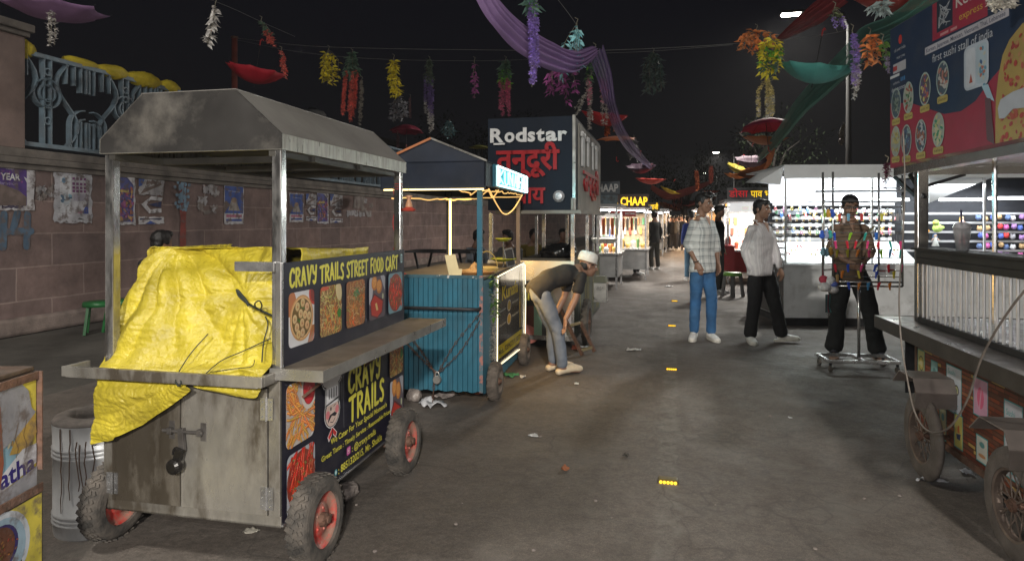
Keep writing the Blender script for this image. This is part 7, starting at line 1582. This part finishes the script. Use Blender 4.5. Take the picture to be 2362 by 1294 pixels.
# ---------------------------------------------------------------- dosa stall and the far right side
c4, w = mini('lit dosa stall with a black sign and red counter, behind the man in pinstripes', 1800, 655, 118, 1.84, 1.6, ('डोसा', (.45, .01, .015), (.012, .016, .024), .7, 1.90, 2.16, 1.0), lampw=80, col=(.35, .02, .02), right=True, sx_=.36)
solid_text('पाव भाजी', c4, (-w * .56, -.135, 1.945), (1, 0, 0), (0, 0, 1), .16, w * .55, .01, emat('yellow_sign_letters', (.95, .60, .02), 1.0), 'lettering', .008)
q = Print((-w + .05, -.09, 1.62), (1, 0, 0), (0, 0, 1), .001); q.rect(0, 0, .6, .2, (.6, .6, .6)); q.poly(ell(.12, .1, .09, .09), (.3, .3, .3)); q.poly(ell(.12, .1, .08, .08), (.65, .65, .62)); q.rect(.26, .03, .42, .13, (.3, .35, .08)); q.poly(ell(.34, .08, .06, .03), (.5, .15, .05)); q.rect(.46, .03, .6, .13, (.5, .32, .05)); q.text('MENU', .26, .15, .035, (.02, .02, .02), .3); q.build('menu_panel', mat('lit_menu', rough=.5, attr=True, emit=(.5, .5, .5), estr=1.2), c4)
MB().bb((-w - .45, -.25, .30), (-w + .15, .5, .82)).bb((-w - .47, -.27, .82), (-w + .17, .5, .86)).build('red_counter', mat('red_counter', (.30, .02, .025), .4), c4)
for k in range(7): MB().lathe([(0, 0), (.03, 0), (.032, .12), (.014, .16), (.014, .2), (0, .2)], 10, c=(-w - .38 + .075 * k, .05, .86)).build('bottle', mat('bottle_%d' % (k % 3), ((.35, .07, .03), (.25, .32, .38), (.4, .4, .4))[k % 3], .2), c4, True)
MB().add([(.05, -.2, 2.0), (-.55, -.22, 1.78), (-.1, -.22, 1.62), (.1, -.2, 1.72)], [(0, 1, 2, 3)]).build('blue_flap', mat('blue_flap', (.03, .07, .14), .5), c4, solid=.005)
stool('grey stool with a lime green seat beside the red counter', G(1690, 684), (.12, .12, .12), .45, .16, mat('lime_seat', (.12, .30, .03), .4))
mini('far right stall with warm orange light behind the man in jeans', 1690, 600, 48, 1.9, 1.6, ('TEA', (.9, .45, .1), (.05, .03, .02), 1.0, 1.9, 2.15, .6), lampw=60, warm=(1, .6, .3), right=True)
mini('farthest right stall with a white light', 1652, 580, 36, 2.0, 1.8, None, lampw=80, warm=(1, .8, .6), right=True)
for k, (px, py, wp, lw, wc) in enumerate(((1640, 590, 22, 50, (1, .7, .4)), (1625, 578, 18, 60, (1, .55, .25)), (1612, 571, 14, 50, (1, .75, .5)))):
    mini('small distant stall glowing %s on the right side of the street' % ('amber', 'orange', 'cream')[k], px, py, wp, 2.0, 2.0, None, lampw=lw, warm=wc, right=True)
person('man in a royal blue shirt and jeans walking behind the man in the checked shirt', V((4.25, 15.4, 0)), R(170), 1.66, None, (.012, .03, .16), (.06, .13, .2), **DK)
person('man in black standing with his back to us beside the chaap stall', V((4.12, 18.8, 0)), R(200), 1.7, None, (.014, .014, .014), (.03, .028, .022), **DK)
person('vendor in black behind the red counter', V((4.0, 12.6, 0)), R(60), 1.72, None, (.012, .012, .014), (.02, .02, .02), **DK)
person('cook in dark clothes inside the dosa stall, behind the man in pinstripes', V((5.05, 12.9, 0)), R(-60), 1.6, None, (.02, .02, .025), (.02, .02, .02), **DK)
person('vendor in a white apron standing behind the chaap counter', V((2.6, 16.5, 0)), R(-30), 1.6, None, (.4, .4, .4), (.03, .03, .03), **DK)
person('person in dark clothes crouching by the open chaap stall', V((2.95, 17.2, 0)), R(60), 1.6, SEAT, (.02, .02, .02), (.03, .03, .03), hem=.88, **DK)
rr = random.Random(9); CRW = [('black', (.01, .01, .012)), ('brown', (.09, .05, .03)), ('grey', (.07, .07, .07)), ('dark green', (.02, .04, .03)), ('maroon', (.08, .015, .015))]
for k, (px, pyf, H_) in enumerate(((1528, 582, 1.6), (1539, 577, 1.7), (1546, 576, 1.68), (1553, 578, 1.66), (1558, 573, 1.7), (1564, 574, 1.62), (1572, 576, 1.72), (1586, 572, 1.65), (1518, 584, 1.62), (1534, 567, 1.7), (1549, 566, 1.7), (1596, 574, 1.7), (1523, 573, 1.66), (1531, 577, 1.7), (1543, 570, 1.7), (1556, 568, 1.64), (1561, 579, 1.72), (1568, 570, 1.7), (1578, 578, 1.7), (1583, 567, 1.6), (1591, 570, 1.7))):
    nm, c = CRW[(0, 0, 0, 1, 2, 3, 0, 4, 4, 2, 1, 0)[k % 12]]; g = G(px, pyf)
    person('distant walker in a %s top in the crowd at the end of the street' % nm, g, rr.uniform(0, 6.28), H_, None, c, (.02, .02, .025), vox=.045, fine=False, collar=False, group='distant walkers in %s' % nm)
# ---------------------------------------------------------------- decorations over the street
def umbrella(label, px, py, Y, d, c, up=False, tilt=(0, 0), squash=1.0):
    t = thing('umbrella', label, 'umbrella', P(px, py, Y), random.Random(label).uniform(0, .7), None); t.rotation_euler = (tilt[0] + (0 if up else math.pi), tilt[1], t.rotation_euler[2])
    R_ = d / 2; h = R_ * .52 * squash; m = MB(); n = 8; K = 6
    def fn(u, v):
        s_ = u * n; k = int(s_) % n; f = s_ - int(s_); r = R_ * v; a0, a1 = 2 * math.pi * k / n, 2 * math.pi * (k + 1) / n
        p0, p1 = V((math.cos(a0), math.sin(a0), 0)), V((math.cos(a1), math.sin(a1), 0)); p = p0.lerp(p1, f) * r; sag = 4 * f * (1 - f); p *= 1 - .10 * sag * v * v
        return V((p.x, p.y, h * (1 - v * v) - h * .0 - .06 * sag * v * R_ * (1 - v) + .03 * sag * v * R_))
    m.grid(fn, n * 4, K); m.build('canopy', mat('umbrella_%d_%d_%d' % tuple(int(x * 99) for x in c), c, .7, 0, .1, 5, .1, 30), t, True, solid=.002)
    for k in range(n):
        a = 2 * math.pi * k / n; MB().tube([(R_ * v * math.cos(a), R_ * v * math.sin(a), h * (1 - v * v) - .008) for v in (.0, .25, .5, .75, 1.0, 1.04)], .003, 4).build('rib', DARK, t)
    MB().tube([(0, 0, h + .05), (0, 0, -.35)], .006, 6).build('shaft', DARK, t); MB().tube([(0, 0, -.35), (0, 0, -.42), (.02, 0, -.45), (.045, 0, -.43)], .010, 6).build('handle', mat('umbrella_handle', (.4, .03, .03), .4), t)
    return t
umbrella('open red umbrella hanging upside down left of the flower garlands', 592, 158, 10, .92, (.45, .012, .03), tilt=(.12, .16))
umbrella('teal umbrella hanging upside down near the top right', 1883, 148, 8.5, .98, (.07, .30, .27), tilt=(.25, -.02))
umbrella('bright red umbrella hanging upside down above the navy stall', 1395, 262, 12.5, .95, (.40, .015, .02), tilt=(.15, .08))
umbrella('flattened orange umbrella at the corner of the navy stall', 1422, 322, 13, .82, (.55, .17, .06), up=True, tilt=(.2, -.05), squash=.3)
umbrella('small upright crimson umbrella over the blue stall roof', 938, 305, 18, .98, (.25, .02, .05), up=True, tilt=(-.05, .04), squash=.8)
umbrella('upright crimson umbrella under the pale yellow flowers', 1768, 296, 12, .98, (.40, .03, .08), up=True, tilt=(-.1, -.04), squash=.7)
umbrella('orange umbrella tucked just under the crimson one', 1765, 316, 12.4, .85, (.35, .11, .03), tilt=(.1, .02), squash=.7)
umbrella('mauve umbrella tilted above the dosa sign', 1733, 366, 19, .98, (.07, .03, .055), tilt=(.3, -.1))
umbrella('yellow umbrella just left of the orange cloth', 1702, 385, 22, .8, (.22, .18, .01), tilt=(.4, .3))
umbrella('orange umbrella low above the dosa sign', 1700, 402, 24, .95, (.40, .12, .02), tilt=(.1, .05), squash=.7)
umbrella('mauve umbrella beyond the navy stall', 1478, 382, 20, .95, (.06, .03, .055), tilt=(.2, -.2))
umbrella('scarlet umbrella hanging over the chaap stalls', 1500, 412, 20, .98, (.40, .03, .02), tilt=(.1, .0), squash=.7)
umbrella('yellow umbrella far over the street', 1546, 438, 26, .9, (.45, .33, .02), tilt=(.2, .35), squash=.6)
umbrella('orange-red umbrella in the distance over the crowd', 1548, 472, 36, 1.0, (.40, .07, .02), tilt=(.3, .2), squash=.6)
umbrella('dull red umbrella in the distance above the blue-shirted man', 1588, 468, 34, 1.0, (.28, .04, .03), tilt=(.2, -.2), squash=.6)
umbrella('pale purple umbrella cut by the top left edge', 125, 18, 6.8, 1.0, (.30, .17, .34), tilt=(.05, .02), squash=.5)
umbrella('dark red umbrella cut by the top right edge', 2070, -4, 7.5, .95, (.35, .03, .02), tilt=(.15, .0), squash=.6)
umbrella('olive umbrella resting behind the blue stall roof', 1105, 342, 17, .6, (.12, .12, .01), up=True, squash=.5)
umbrella('faint orange umbrella far away near the crowd', 1640, 440, 38, 1.0, (.30, .06, .02), squash=.7)
WH, GN, LM = (.72, .70, .68), (.09, .16, .11), (.16, .42, .05); LIL, COR, YEL2, CYA, MAG, PNK, ORG, PY = (.48, .34, .80), (.85, .22, .18), (.78, .66, .05), (.34, .70, .75), (.42, .10, .33), (.68, .20, .33), (.72, .25, .08), (.85, .74, .38)
def garland(label, px, y0, y1, wpx, Y, specs, lean=0, seed=0, n=1.0):
    """specs: list of (kind, colour, from, to, size) along the drop"""
    a, b = P(px, y0, Y), P(px + lean, y1, Y); Lg = a.z - b.z; w = wpx / F * Y; rr = random.Random(seed or int(px * 7 + y0)); t = thing('flower_garland', label, 'garland', a)
    dx = b.x - a.x; st = MB(); strands = []; ns = max(3, int(w / .055))
    for k in range(ns):
        ang = rr.uniform(0, 6.28); r_ = w * .42 * rr.random() ** .5; L_ = Lg * rr.uniform(.72, 1.0); ox, oy = r_ * math.cos(ang), r_ * math.sin(ang)
        strands.append([V((ox * min(1, f * 3.2) + dx * f + rr.uniform(-.006, .006), oy * min(1, f * 3.2), -L_ * f)) for f in [i / 8 for i in range(9)]])
        st.tube(strands[-1], .0028, 4)
    st.tube([(0, 0, 0), (.015, 0, .05), (-.02, 0, .07)], .005, 5); st.build('stems', mat('pale_stem', (.22, .20, .15), .7), t)
    for kind, c, f0, f1, sz in specs:
        m = MB(); cnt = int((88 if kind == 'leaf' else 135) * n * max(.6, w / .22) * (f1 - f0) * max(.5, Lg / .6))
        for _ in range(cnt):
            s_ = rr.choice(strands); f = rr.uniform(f0, f1); i = min(7, int(f * 8)); p = s_[i].lerp(s_[i + 1], f * 8 - i); k_ = rr.uniform(.7, 1.3); m.cur = tuple(v * k_ for v in c)
            if kind == 'leaf':
                an = rr.uniform(0, 6.28); m.leaf(p, (math.cos(an), math.sin(an), rr.uniform(-1.3, .25)), (rr.uniform(-1, 1), rr.uniform(-1, 1), 1), sz * rr.uniform(.8, 1.25), sz * .5)
            else:
                an = rr.uniform(0, 6.28); p = p + V((math.cos(an), math.sin(an), 0)) * .012
                for j in range(4): b_ = an + j * 1.57 + rr.uniform(-.4, .4); m.leaf(p, (math.cos(b_), math.sin(b_) * .8, rr.uniform(-.9, .5)), (0, 0, 1), sz * .62, sz * .5, .15)
        m.build('leaves' if kind == 'leaf' else 'blossoms', LEAFM, t)
    return t
garland('white petal garland hanging below the purple umbrella, far left', 118, 5, 115, 18, 6.6, [('flower', WH, .05, 1, .05)], n=.8)
garland('slanting white leaf spray left of the red umbrella', 497, 8, 108, 34, 8, [('leaf', WH, .08, 1, .10)], -24, n=1.1)
garland('coral flowers trailing over the red umbrella', 602, 48, 120, 38, 9.7, [('leaf', GN, 0, .7, .07), ('flower', COR, .4, 1, .06)], 18)
garland('coral blossom strand falling from the right rim of the red umbrella', 648, 118, 182, 16, 9.8, [('flower', COR, 0, 1, .06)], 8)
garland('yellow leaf spray, leftmost on the long wire', 758, 114, 202, 55, 12, [('leaf', YEL2, .15, 1, .10)])
garland('thick coral wisteria with a dark green top', 812, 122, 285, 46, 12, [('leaf', GN, .0, .38, .11), ('flower', COR, .3, 1, .07)], -10, n=1.8)
garland('white blossom strands beside the coral wisteria', 834, 185, 302, 18, 12, [('flower', (.36, .34, .30), .0, 1, .055)], -4)
garland('bright yellow leaf spray above the white leaves', 908, 134, 224, 38, 12, [('leaf', YEL2, .08, 1, .11)], 12, n=1.3)
garland('grey-white leaf spray under the yellow one', 920, 222, 282, 42, 14, [('leaf', (.30, .30, .33), .0, 1, .11)], n=1.2)
garland('sparse pink strand beside the small crimson umbrella', 946, 225, 285, 8, 15, [('flower', (.25, .12, .14), .0, 1, .05)]); garland('pink strand hanging under the small crimson umbrella', 917, 308, 345, 14, 16, [('flower', (.22, .12, .14), .0, 1, .06)])
garland('purple wisteria with a green top', 990, 138, 306, 34, 13, [('leaf', (.11, .15, .11), .0, .35, .10), ('flower', (.24, .17, .42), .25, .8, .06), ('flower', WH, .72, 1, .05)], 0, n=1.6)
garland('faint blue leaf spray above the blue stall roof', 1036, 282, 318, 36, 17, [('leaf', (.10, .20, .22), .0, 1, .12)])
garland('thin mauve spray on the long wire', 1094, 140, 235, 18, 12, [('leaf', MAG, .1, 1, .08)], 4)
garland('pink wisteria with a dark green top left of the purple cloth', 1166, 138, 272, 40, 12.5, [('leaf', GN, 0, .3, .12), ('leaf', LM, .2, .5, .09), ('flower', PNK, .42, 1, .07)], n=1.6)
garland('long lilac wisteria in front of the purple cloth', 1218, -45, 208, 44, 6.6, [('leaf', (.08, .16, .13), 0, .3, .11), ('leaf', LM, .2, .34, .06), ('flower', LIL, .12, .97, .055)], 4, n=2.4)
garland('sky blue round-leaf spray at the end of the purple cloth', 1330, 55, 180, 68, 7.6, [('leaf', CYA, .12, 1, .095)], -6, n=.75)
garland('magenta leaf spray below the purple cloth', 1296, 148, 232, 80, 8.6, [('leaf', MAG, .05, 1, .09)], 4, n=1.3)
garland('white and green blossom garland over the bright red umbrella', 1372, 112, 300, 52, 8.6, [('leaf', (.06, .10, .08), 0, .4, .10), ('leaf', LM, .15, .4, .07), ('flower', (.40, .36, .34), .28, 1, .05), ('flower', PNK, .4, .7, .05)], 6, n=1.2)
garland('white petal strand reaching down to the big navy sign', 1352, 215, 268, 12, 8.6, [('flower', (.42, .40, .38), 0, 1, .045)], -24)
garland('orange blossom cluster on the flattened orange umbrella', 1408, 262, 314, 32, 12.8, [('flower', (.50, .14, .05), 0, 1, .09)], n=1.2)
garland('dark green leaf spray alone in the middle of the sky', 1507, 120, 215, 48, 12, [('leaf', (.075, .115, .105), .05, 1, .12)], 4, n=1.4)
garland('orange leaf branch reaching left at the end of the long wire', 1745, 68, 122, 105, 8.8, [('leaf', ORG, .1, 1, .10)], -20, n=.9)
garland('yellow and green leaf garland left of the teal umbrella', 1775, 84, 195, 60, 8.6, [('leaf', YEL2, .05, 1, .10), ('leaf', LM, .3, .8, .09), ('leaf', GN, .6, .9, .09)], 0, n=1.0)
garland('pale yellow blossoms hanging down to the crimson umbrella', 1768, 180, 278, 46, 9.2, [('flower', PY, 0, 1, .055), ('flower', WH, .5, 1, .05)], 2, n=1.6)
garland('lilac blossoms at the top edge right of the street lamp', 1925, 18, 78, 30, 7.4, [('leaf', (.15, .18, .08), 0, .6, .08), ('flower', LIL, .4, 1, .05)], 14)
garland('purple and white wisteria hanging right of the teal umbrella', 1966, 70, 238, 24, 7.4, [('flower', LIL, .05, .8, .055), ('flower', WH, .6, 1, .05)], 4, n=1.6)
garland('orange leaf spray beside the printed roof board', 2006, 78, 152, 52, 7.4, [('leaf', ORG, .05, 1, .10)], 8, n=1.3)
garland('green leaf and lilac tip spray touching the roof board', 2035, 92, 172, 40, 7.2, [('leaf', (.12, .24, .05), .1, .7, .09), ('flower', (.35, .28, .45), .5, 1, .05)], 14)
garland('pale blue petal fringe under the dark red umbrella', 2040, 2, 32, 60, 7.0, [('leaf', (.42, .50, .50), .0, 1, .11)], n=1.0)
garland('white flower bunch on the face of the roof board', 2300, -25, 28, 44, 3.0, [('flower', (.55, .53, .48), .1, 1, .045)], 10, n=1.2)
garland('dark dried flower bunch above the white stall', 1946, 290, 335, 22, 14, [('flower', (.12, .10, .08), 0, 1, .08)])
garland('dark maroon tassel in front of the white stall awning', 2046, 375, 440, 12, 6.4, [('flower', (.12, .02, .05), .0, .8, .06), ('flower', (.25, .22, .3), .8, 1, .04)], 0)
garland('faint white spray beyond the navy stall corner', 1462, 318, 372, 30, 18, [('leaf', (.20, .19, .20), 0, 1, .12)])
garland('dull orange garland far beyond, above the crowd', 1606, 395, 440, 12, 26, [('flower', (.30, .08, .03), 0, 1, .16)]); garland('dull red garland far beyond, beside the orange one', 1640, 385, 425, 10, 26, [('flower', (.25, .05, .03), 0, 1, .16)])
garland('reddish garland hanging over the crowd', 1565, 445, 485, 26, 34, [('flower', (.25, .07, .06), 0, 1, .2)], n=.8)
# cloth swags
def cloth(label, pts, w, c, name='cloth_swag', alpha=1.0, folds=5, wv=(0, 0, 1)):
    p = smooth_pts([P(*a) for a in pts], 12); n = len(p) - 1; ws = w if isinstance(w, list) else [w] * len(pts); wv = V(wv)
    def fn(u, v):
        i = min(n, int(round(u * n))); d = (p[min(n, i + 1)] - p[max(0, i - 1)]).normalized(); x = (wv - d * wv.dot(d)).normalized(); y = d.cross(x)
        k = u * (len(ws) - 1); j = min(int(k), len(ws) - 2); ww = ws[j] + (ws[j + 1] - ws[j]) * (k - j); s_ = v - .5
        return p[i] + x * (s_ * ww) + y * (ww * .13 * math.sin(v * folds * 6.28 + 2 * noise.noise(V((u * 4, v * 2, 1)))) + ww * .35 * (1 - 4 * s_ * s_))
    m_ = mat('cloth_%s' % name, c, .75, 0, .12, 4, .1, 60, alpha=alpha); o = MB().grid(fn, n, 40).build(name, m_, None, True)
    o.name = 'cloth_swag'; return tag(o, label, 'cloth')
cloth('long purple cloth swag dipping across the top of the street', [(1100, -40, 6.4), (1140, 30, 6.6), (1195, 85, 6.9), (1260, 125, 7.2), (1320, 142, 7.5), (1372, 118, 7.9)], [.20, .26, .30, .32, .26, .12], (.30, .19, .40), 'purple')
cloth('thin purple net falling from the swag past the red umbrella', [(1372, 112, 7.9), (1392, 170, 8.2), (1408, 240, 8.6), (1430, 300, 9.6), (1460, 345, 11.5), (1500, 385, 14)], [.22, .20, .14, .16, .2, .1], (.22, .14, .34), 'purple_net', .6, wv=(1, 0, 0))
cloth('dull red net strip behind the street lamp', [(1795, 92, 9.2), (1840, 62, 8.8), (1890, 28, 8.4), (1950, -20, 8.0)], [.06, .2, .3, .3], (.22, .025, .03), 'red_net', .8)
cloth('long green net sweeping down from the top right', [(2180, -20, 6.8), (2100, 42, 7.2), (2040, 72, 7.6), (1990, 95, 8.0), (1960, 130, 8.4), (1900, 190, 9.0), (1840, 250, 9.8), (1790, 320, 11.5), (1745, 372, 14)], [.40, .38, .30, .34, .36, .34, .3, .24, .1], (.09, .24, .19), 'green_net', .7)
cloth('orange cloth hanging between the far umbrellas', [(1775, 342, 18), (1760, 372, 19), (1735, 398, 20), (1700, 400, 22)], [.3, .5, .4, .1], (.35, .10, .02), 'orange')
cloth('red cloth strips hanging low over the crowd', [(1500, 430, 30), (1540, 452, 31), (1590, 440, 32), (1640, 420, 33)], [.2, .4, .35, .15], (.13, .02, .015), 'red_far')
cloth('faded orange cloth sagging over the far end of the street', [(1520, 470, 38), (1560, 480, 39), (1600, 470, 40), (1650, 455, 41)], [.2, .4, .4, .2], (.20, .06, .02), 'orange_far')
# wires
def wire(label, pts, r=.004): tag(MB().tube(smooth_pts([P(*a) for a in pts], 5), r, 5).build('overhead_wire', mat('grey_wire', (.18, .18, .17), .6), None, True), label, 'wire')
wire('long wire carrying the flower garlands across the sky', [(541, 88, 13), (700, 106, 12), (900, 113, 11.5), (1120, 116, 11), (1340, 118, 10), (1560, 110, 9.4), (1700, 101, 9.0), (1800, 92, 8.8)])
wire('lower wire under the long garland wire', [(541, 92, 13), (700, 122, 12.2), (900, 138, 12), (1170, 140, 12), (1340, 126, 11), (1500, 119, 10), (1690, 104, 9.2)], .003)
wire('wire rising from the sky blue spray to the top edge', [(1330, 58, 7.6), (1310, 30, 7.4), (1284, -4, 7.2), (1260, -40, 7)], .003)
wire('wire from the top left down to the red umbrella', [(470, -6, 8.5), (540, 22, 9), (600, 50, 9.7), (680, 85, 11)], .003)
wire('short wire above the teal umbrella', [(1800, 92, 8.8), (1880, 84, 8.4), (1960, 70, 7.8)], .003)
# ---------------------------------------------------------------- trees behind the stalls
def tree(label, x, y, h, r_, seed):
    rr = random.Random(seed); t = thing('tree', label, 'tree', (x, y, 0)); b = MB(); b.tube([(0, 0, 0), (.1, 0, h * .3), (-.05, .1, h * .55)], [.2, .15, .1], 8); tips = []
    for k in range(9): a = rr.uniform(0, 6.28); e = V((r_ * .8 * math.cos(a), r_ * .8 * math.sin(a), h * rr.uniform(.55, .95))); b.tube([(0, .05, h * rr.uniform(.35, .55)), e * .5 + V((0, 0, h * .35)), e], [.07, .045, .015], 6); tips.append(e)
    b.build('trunk', mat('bark', (.015, .012, .010), .9, 0, .3, 8, .5, 30), t, True); m = MB()
    for _ in range(60):
        c = rr.choice(tips) + V((rr.gauss(0, r_ * .3), rr.gauss(0, r_ * .3), rr.gauss(0, h * .09))); k_ = rr.uniform(.5, 1.4)
        for _ in range(34): m.cur = (.010 * k_, .014 * k_, .008 * k_); d = V((rr.gauss(0, 1), rr.gauss(0, 1), rr.gauss(-.2, 1))); m.leaf(c + d * .22, d, (0, 0, 1), .16, .07)
    m.build('crown', mat('night_foliage', rough=.95, var=.3, nscale=2, attr=True, spec=.05), t)
tree('dark leafy tree far behind the white stall', 9.5, 24, 5.0, 1.6, 1); tree('dark low tree left of the lamp pole, beyond the dosa stall', 9.0, 34, 4.6, 1.5, 2); tree('dim tree beyond the wall at the far left of the street', -1.5, 30, 6.2, 2.2, 3); tree('dim tree right of the street lamps', 17.5, 46, 6.5, 2.6, 5)
# ---------------------------------------------------------------- litter on the ground
def litter(name, label, px, py, w, c, seed=0, cat='paper', l=None):
    rr = random.Random(seed + px); g = G(px, py, .01); l = l or w * .6; o = MB().grid(lambda u, v: V(((u - .5) * w * (1 + .3 * math.sin(v * 5 + seed)), (v - .5) * l * (1 + .3 * math.sin(u * 4)), .006 + .35 * w * abs(noise.noise(V((u * 3, v * 3, seed + px * .1)))))), 7, 7).build(name, mat('litter_%d_%d' % (int(c[0] * 99), int(c[1] * 99)), c, .8, 0, .3, 30), None, True, solid=.001)
    o.location = (g.x, g.y, 0); o.rotation_euler = (0, 0, rr.uniform(0, 3)); return tag(o, label, cat)
W_ = (.5, .5, .5)
litter('paper_scrap', 'white paper scrap lying in front of the iron ramp frame', 1460, 806, .13, W_, 1); litter('paper_scrap', 'small white paper scrap far up the road', 1542, 661, .16, W_, 2); litter('paper_scrap', 'tiny white scrap in front of the bending boy', 1330, 884, .05, W_, 3); litter('paper_scrap', 'white scrap in the middle left of the road', 1231, 1003, .06, W_, 4)
litter('dry_leaf', 'curled orange-brown wrapper on the open road', 1304, 1079, .06, (.30, .10, .04), 5, 'wrapper'); litter('paper_scrap', 'small white dot of paper on the right of the road', 1822, 962, .03, W_, 6); litter('paper_heap', 'crumpled white tissue under the hanging chain', 992, 931, .22, (.42, .42, .44), 7, 'tissue'); litter('paper_scrap', 'pale wrappers under the blue stall front', 1032, 912, .18, (.35, .30, .28), 8, 'wrapper')
litter('paper_scrap', 'green and white torn packet between the blue stall wheels', 1178, 865, .14, (.04, .18, .07), 9, 'packet'); litter('paper_scrap', 'white tissue beside the rear wheel of the blue stall', 1206, 868, .07, W_, 10, 'tissue'); litter('paper_scrap', 'white tissue under the tandoori stall wheel', 1347, 800, .08, W_, 11, 'tissue'); litter('paper_scrap', 'pale chips of rubble near the steel cart', 580, 1222, .06, (.3, .28, .24), 12, 'rubble')
sp_ = litter('plastic_spoon', 'white plastic spoon lying by the right cart wheel', 2150, 1108, .13, (.55, .55, .58), 13, 'spoon', .018); sp_.rotation_euler.z = -.15; litter('paper_scrap', 'white and blue scrap under the sushi cart', 2228, 1087, .07, (.45, .45, .5), 14); litter('brown_patch', 'flattened dark leaf on the road left of the near stud', 1444, 1048, .05, (.04, .035, .03), 15, 'leaf', .03)
rock('brick_piece', 'orange brick piece under the corner of the blue stall', G(1107, 908), (.07, .05, .035), mat('orange_brick', (.30, .09, .045), .9, 0, .3, 20, .5), 4, 'brick'); rock('red_stone', 'small reddish stone beside the iron ramp frame', G(1328, 806), (.05, .04, .03), mat('reddish_stone', (.25, .08, .06), .9, 0, .4, 20, .5), 6)
rr = random.Random(77)
for k in range(34):
    px, py = rr.uniform(700, 2100), rr.uniform(760, 1280); g = G(px, py)
    if k == 0: pb = rock('pebble', '', g, (.012, .010, .006), CONC, 9)
    o = pb if k == 0 else pb.copy()
    if k: COL.objects.link(o)
    o.location = (g.x, g.y, .004); s_ = rr.uniform(.3, .9); o.scale = (s_, s_, s_); o.rotation_euler = (0, 0, rr.uniform(0, 6)); tag(o, 'tiny pale pebble scattered on the asphalt', 'pebble', 'pebbles on the road')
# ---------------------------------------------------------------- night haze
hz = MB().bb((-402, -102, -1.1), (402, 802, 14.5)).build('haze', bpy.data.materials.new('haze_air'))
hm_ = hz.data.materials[0]; hm_.use_nodes = True; n_ = hm_.node_tree.nodes; n_.remove(n_['Principled BSDF']); pv = n_.new('ShaderNodeVolumePrincipled')
pv.inputs['Color'].default_value = (.8, .8, .82, 1); pv.inputs['Density'].default_value = .0005; hm_.node_tree.links.new(pv.outputs[0], n_['Material Output'].inputs['Volume'])
tag(hz, kind='stuff')
